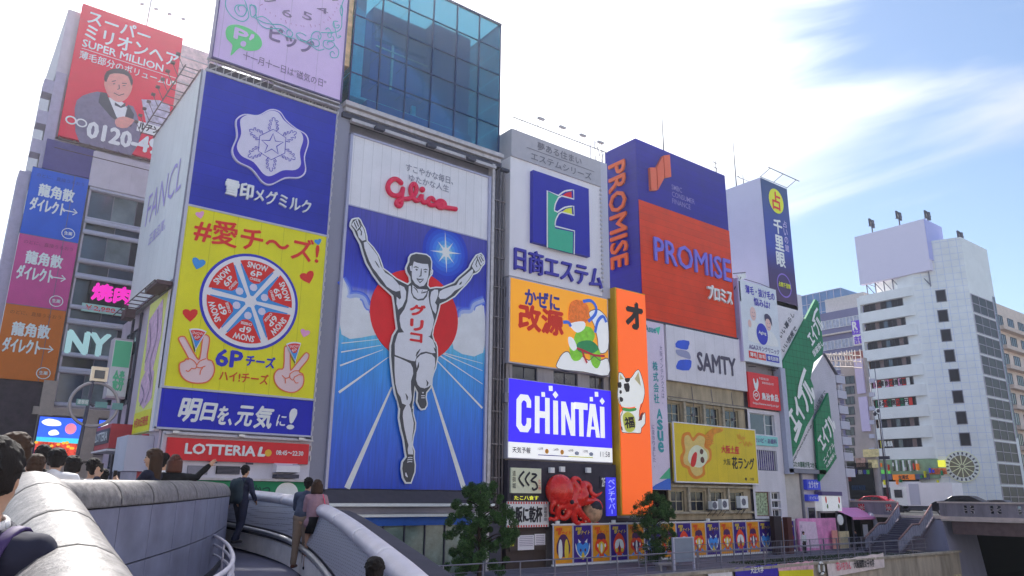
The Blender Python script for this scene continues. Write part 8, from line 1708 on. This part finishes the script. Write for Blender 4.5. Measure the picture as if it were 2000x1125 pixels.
    caps(b,ch+Vector((-sw*.85,0,.05)),ch+Vector((sw*.85,0,.05)),.088,.088); caps(b,ch+Vector((0,0,-.03)),hip+Vector((0,0,.10)),.155,.15,flat=(1.12,.8,1)); caps(b,hip+Vector((-.05,0,.09 if not hem else -.02)),hip+Vector((.05,0,.09 if not hem else -.02)),.135 if not hem else .155,.135 if not hem else .155,flat=(1,.9,1)); caps(b,ch+Vector((0,0,.09)),nk+Vector((0,-.005,-.03)),.085,.068)
    for k in (0,1):
        e,w=[Vector(v) for v in A[k]]; caps(b,S[k],e,.072,.058)
        if sleeve>=1: caps(b,e,e+(w-e)*.95,.058,.045)
        elif sleeve>.5: caps(b,e,e+(w-e)*.4,.058,.05)
    solid(b,'top',tm,root,topvox or vox,.03,3)
    b=MB()
    if skirt:
        b.tube([hip+Vector((0,0,.10)),hip+Vector((0,0,-.02)),hip+Vector((0,0,-.22))],[.145,.165,.2],20,sq=(1,.85)); b.build('skirt',bottom or M('cloth_black',(.012,.012,.015),.8,var=.2),root,local=True)
    else:
        caps(b,hip+Vector((-.07,0,.03)),hip+Vector((.07,0,.03)),.13,.13,flat=(1,.9,1))
        for k,s in ((0,-1),(1,1)): kn,an=[Vector(v) for v in Lg[k]]; caps(b,hip+Vector((s*.085,0,-.04)),kn,.105,.078); caps(b,kn,an+Vector((0,0,.02)),.076,.062)
        solid(b,'trousers',bottom or M('cloth_black',(.012,.012,.015),.8,var=.2),root,vox,.02,3)
    for k,s in ((0,-1),(1,1)):
        an=Vector(Lg[k][1]); b=MB(); caps(b,an+Vector((0,-.035,-.04)),an+Vector((0,.16,-.045)),.045,.038,flat=(1,1,.9)); solid(b,'shoe',shoes or BLACK,root,.014)
    # hair
    hm=hairm or HB; b=MB()
    b.ball(T((0,-.022,.045)),.106,18,(.84,.98,1.02)); b.ball(T((0,.02,.085)),.085,14,(.85,.85,.6)); caps(b,T((0,-.07,.0)),T((0,-.062,-.05)),.06,.045)
    for s in (-1,1): caps(b,T((s*.062,-.03,.02)),T((s*.066,-.03,-.02)),.026,.018)
    rnd=random.Random(len(label))
    for i in range(120):
        a=rnd.random()*6.28; e=rnd.random()*1.35; v=Vector((math.cos(a)*math.cos(e)*.085,math.sin(a)*math.cos(e)*.1-.022,math.sin(e)*.105+.04)); caps(b,T(v),T(v*1.13+Vector((.012*math.cos(a+1),.012*math.sin(a+1),-.012))),.010,.005,6)
    if hair=='long':
        for i in range(16):
            a=math.pi*(1.0+i/15*1.0); x,y=.088*math.cos(a),.09*math.sin(a)-.015; caps(b,T((x,y,.02)),T((x*1.15,y*1.05,-.14)),.03,.028); caps(b,T((x*1.15,y*1.05,-.14)),T((x*1.05,y*1.0-.01,-.27-.03*rnd.random())),.028,.02)
    if hair=='bob':
        for i in range(14):
            a=math.pi*(.95+i/13*1.1); x,y=.09*math.cos(a),.092*math.sin(a)-.015; caps(b,T((x,y,.03)),T((x*1.12,y*1.08,-.12)),.03,.026)
    solid(b,'hair',hm,root,min(vox,.009),.004,1)
    if strap:
        for s in ((-1,1) if strap[1]==2 else (strap[1],)):
            pts=[ch+Vector((s*.10,.13,-.22)),ch+Vector((s*.12,.115,0)),ch+Vector((s*.12,.03,.135)),ch+Vector((s*.115,-.09,.08)),ch+Vector((s*.10,-.14,-.1))]
            b=MB(); b.tube(smooth([tuple(p) for p in pts],5),.028,8,sq=(.35,1.0)); b.build('strap',strap[0],root,local=True)
    if bag=='backpack':
        b=MB(); caps(b,ch+Vector((-.06,-.22,.0)),ch+Vector((-.07,-.22,-.32)),.12,.13,flat=(1,.7,1)); caps(b,ch+Vector((.06,-.22,.0)),ch+Vector((.07,-.22,-.32)),.12,.13,flat=(1,.7,1)); solid(b,'backpack',strap[0] if strap else BLACK,root,.02,.01)
    if bag=='shoulder':
        b=MB(); caps(b,(.24,.02,.86),(.25,-.02,.80),.085,.095,flat=(.6,1,1)); solid(b,'handbag',M('bag_pink',C(206,70,110),.4,var=.05),root,.016); b=MB(); b.tube(smooth([(.24,.0,.9),(.22,-.06,1.2),(.14,0,1.46),(.2,.08,1.2),(.24,.06,.92)],4),.01,6); b.build('bag_strap',MC['bag_pink'],root,local=True)
    return root
def ground(px,py,D): p=at(px,py,D); return p
def face_to(px,D0,extra=0):
    """yaw so that the person looks away from the lens, plus an offset"""
    p=at(px,900,D0); return math.atan2(p.y,p.x)-math.pi/2+extra
NAV=M('cloth_navy',(.018,.02,.045),.8,var=.2,sc=6); NAV2=M('cloth_navy_light',(.03,.035,.075),.8,var=.2,sc=6); WSH=M('cloth_white_shirt',(.72,.72,.76),.8,var=.06,sc=6); BLK=M('cloth_black',(.012,.012,.015),.8,var=.2)
def stand(label,px,pytop,D,extra,H,**k):
    """place so that the top of the head is seen at px, pytop"""
    p=at(px,pytop,D); k2=dict(k); return person(label,(p.x,p.y,p.z-H),face_to(px,D,extra),H,**k2)
UP=lambda s,x=.2,y=.34,z=1.5,ex=.27,ey=.12,ez=1.2:((s*ex,ey,ez),(s*x,y,z))
DN_=lambda s:((s*.26,-.02,1.12),(s*.24,.1,.87))
stand('man from behind in navy jacket with white collar, largest figure at the left edge',-6,850,2.9,-.55,1.70,top=NAV,hair='short',vox=.011,strap=(M('strap_violet',(.05,.03,.12),.6,var=.1),1),bag=None,headturn=.1,topvox=.014)
o=bpy.data.objects['person']; b=MB(); hd=Vector((0,.0,1.46))
b.tube([(.075*math.cos(a),.075*math.sin(a)-.0,1.475+.018*math.sin(a)) for a in [2*math.pi*k/20 for k in range(21)]],.018,8,cap=False,sq=(.5,1.6)); b.build('shirt_collar',WSH,o,local=True)
b=MB(); b.tube([(.10*math.cos(a),.095*math.sin(a)-.005,1.445+.02*math.sin(a)) for a in [2*math.pi*k/20 for k in range(21)]],.026,8,cap=False,sq=(.5,1.5)); b.build('jacket_collar',NAV,o,local=True)
stand('person with brown hair and a black jacket just behind the closest man',32,843,6.3,.9,1.72,top=BLK,hairm=HBR,headturn=.5)
stand('person with dark curly hair behind the white shirted man, left side',72,886,8.9,.4,1.62,top=NAV,hairm=HBR)
stand('person with black hair standing farthest at the left of the crowd',87,868,10.6,.3,1.72,top=BLK)
stand('man in a white shirt with a dark shoulder strap bending his head forward',112,862,8.9,-.1,1.70,lean=.25,pitch=.5,top=WSH,strap=(NAV,-1),arms=[UP(-1,.12,.38,1.2,.28,.1,1.14),UP(1,.12,.38,1.2,.28,.1,1.14)],sleeve=1)
def phone(root,x,y,z,w=.07,h=.14): b=MB(); b.box(x-w/2,x+w/2,y-.006,y+.006,z-h/2,z+h/2); o=b.build('phone',M('phone_black',(.01,.01,.012),.2,var=0),None); o.parent=root; tag(o,None); return o
p_=stand('person with black hair right of the white shirted man, holding up a phone',146,889,9.6,-.15,1.68,top=NAV,arms=[DN_(-1),UP(1,.22,.34,1.52)])
def held(root,label,lx,ly,lz,w=.075,h=.15):
    """a phone held by this person: its own thing"""
    s=root.scale[0]; c,s_=math.cos(root.rotation_euler.z),math.sin(root.rotation_euler.z); x,y,z=lx*s,ly*s,lz*s
    L0=Vector((root.location.x+x*c-y*s_,root.location.y+x*s_+y*c,root.location.z+z)); b=MB(); b.box(-w/2,w/2,-.006,.006,-h/2,h/2); o=b.build('phone',M('phone_black',(.01,.01,.012),.2,var=0),None,origin=(0,0,0)); o.location=L0; o.rotation_euler.z=root.rotation_euler.z; WL.pop(o.name,None); return tag(o,label,'phone')
held(p_,'black phone held up in front of the pale pillar by the screen',.22,.42,1.62)
stand('small figure in white with a dark strap, right of the raised phone',184,894,11.4,.1,1.6,top=WSH,strap=(NAV,-1))
stand('person with black hair taking a picture, seen beside the white top',203,915,13.5,.2,1.62,top=M('cloth_grey',(.2,.2,.22),.8,var=.2),arms=[UP(-1,.12,.36,1.5),UP(1,.12,.36,1.5)])
p_=stand('woman with long brown hair in navy looking at her phone',303,875,10.9,1.15,1.64,female=True,hair='long',hairm=HBR,top=NAV,arms=[UP(-1,.06,.40,1.30,.22,.16,1.12),UP(1,.02,.42,1.28,.22,.16,1.12)],headturn=.2)
held(p_,'phone in a pale case held by the long-haired woman',.0,.5,1.38)
p_=stand('person with reddish hair and a dark jacket reaching one arm up to the right',345,886,12.4,.2,1.62,hairm=M('hair_auburn',(.09,.03,.02),.5,var=.3),hair='bob',top=BLK,arms=[UP(-1,.14,.3,1.3),((.36,.10,1.40),(.56,.16,1.60))],pitch=.3)
stand('person in a white top behind the reddish-haired one',322,884,13.4,-.3,1.68,top=WSH)
# man walking down the ramp
def onfloor(label,px,pyfoot,D,extra,H,**k):
    p=at(px,pyfoot,D); return person(label,(p.x,p.y,p.z),face_to(px,D,extra),H,**k)
onfloor('man in dark navy clothes with a backpack walking down the ramp',462,1064,18.2,-.75,1.70,top=NAV2,bottom=NAV2,strap=(M('pack_teal_grey',(.03,.05,.07),.7,var=.2),2),bag='backpack',legs=[((-.1,.14,.5),(-.11,.10,.10)),((.1,-.02,.48),(.11,-.22,.12))],arms=[((-.27,-.1,1.13),(-.25,-.12,.88)),((.27,.05,1.14),(.22,.22,.98))],lean=.06)
onfloor('man in a blue-grey jacket and beige trousers leaning on the balustrade',583,1110,15.4,-.35,1.68,top=M('jacket_slate',(.07,.085,.14),.8,var=.2,sc=6),bottom=M('trousers_beige',(.26,.2,.16),.8,var=.12,sc=5),shoes=M('shoe_brown',(.12,.05,.035),.5),lean=.28,arms=[((-.24,.22,1.12),(-.12,.46,1.14)),((.24,.22,1.12),(.12,.46,1.14))])
onfloor('woman in a dusty pink cardigan and black skirt with a red bag, at the balustrade',606,1113,15.2,-.15,1.63,female=True,hair='bob',hairm=HBR,skirt=True,hem=True,top=M('cardigan_pink',(.36,.22,.27),.8,var=.1,sc=6),bottom=BLK,shoes=BLACK,lean=.12,bag='shoulder',arms=[((-.22,.12,1.12),(-.1,.34,1.12)),((.24,.16,1.14),(.16,.40,1.2))])
stand('dark-haired head of a person low behind the near end of the balustrade',733,1086,7.0,.1,1.62,top=NAV)
p=Plane('Y',35.6).uv(1572,1075); person('person in a white coat and red scarf in front of the pink hoarding',(p[0],35.6,PZ),2.9,1.66,top=WSH,bottom=BLK,vox=.02); 
person('passer-by in dark clothes on the promenade by the pink awning stall',(64.8,35.2,PZ),.4,1.66,top=NAV,bottom=BLK,vox=.02)
# ================================================================ thin bright haze volume, added to imitate glare in the lens
b=MB(); b.box(-70,235,-45,175,-8.5,60); hz=b.build('glare_veil',[],None); hz.data.materials.clear()
hm_=bpy.data.materials.new('glare_scatter'); hm_.use_nodes=True; n_=hm_.node_tree.nodes; n_.clear(); ho_=n_.new('ShaderNodeOutputMaterial'); hv=n_.new('ShaderNodeVolumePrincipled')
hv.inputs['Color'].default_value=(.93,.94,1,1); hv.inputs['Density'].default_value=.0005; hv.inputs['Anisotropy'].default_value=.72; hm_.node_tree.links.new(hv.outputs[0],ho_.inputs['Volume']); hz.data.materials.append(hm_); hz['kind']='stuff'
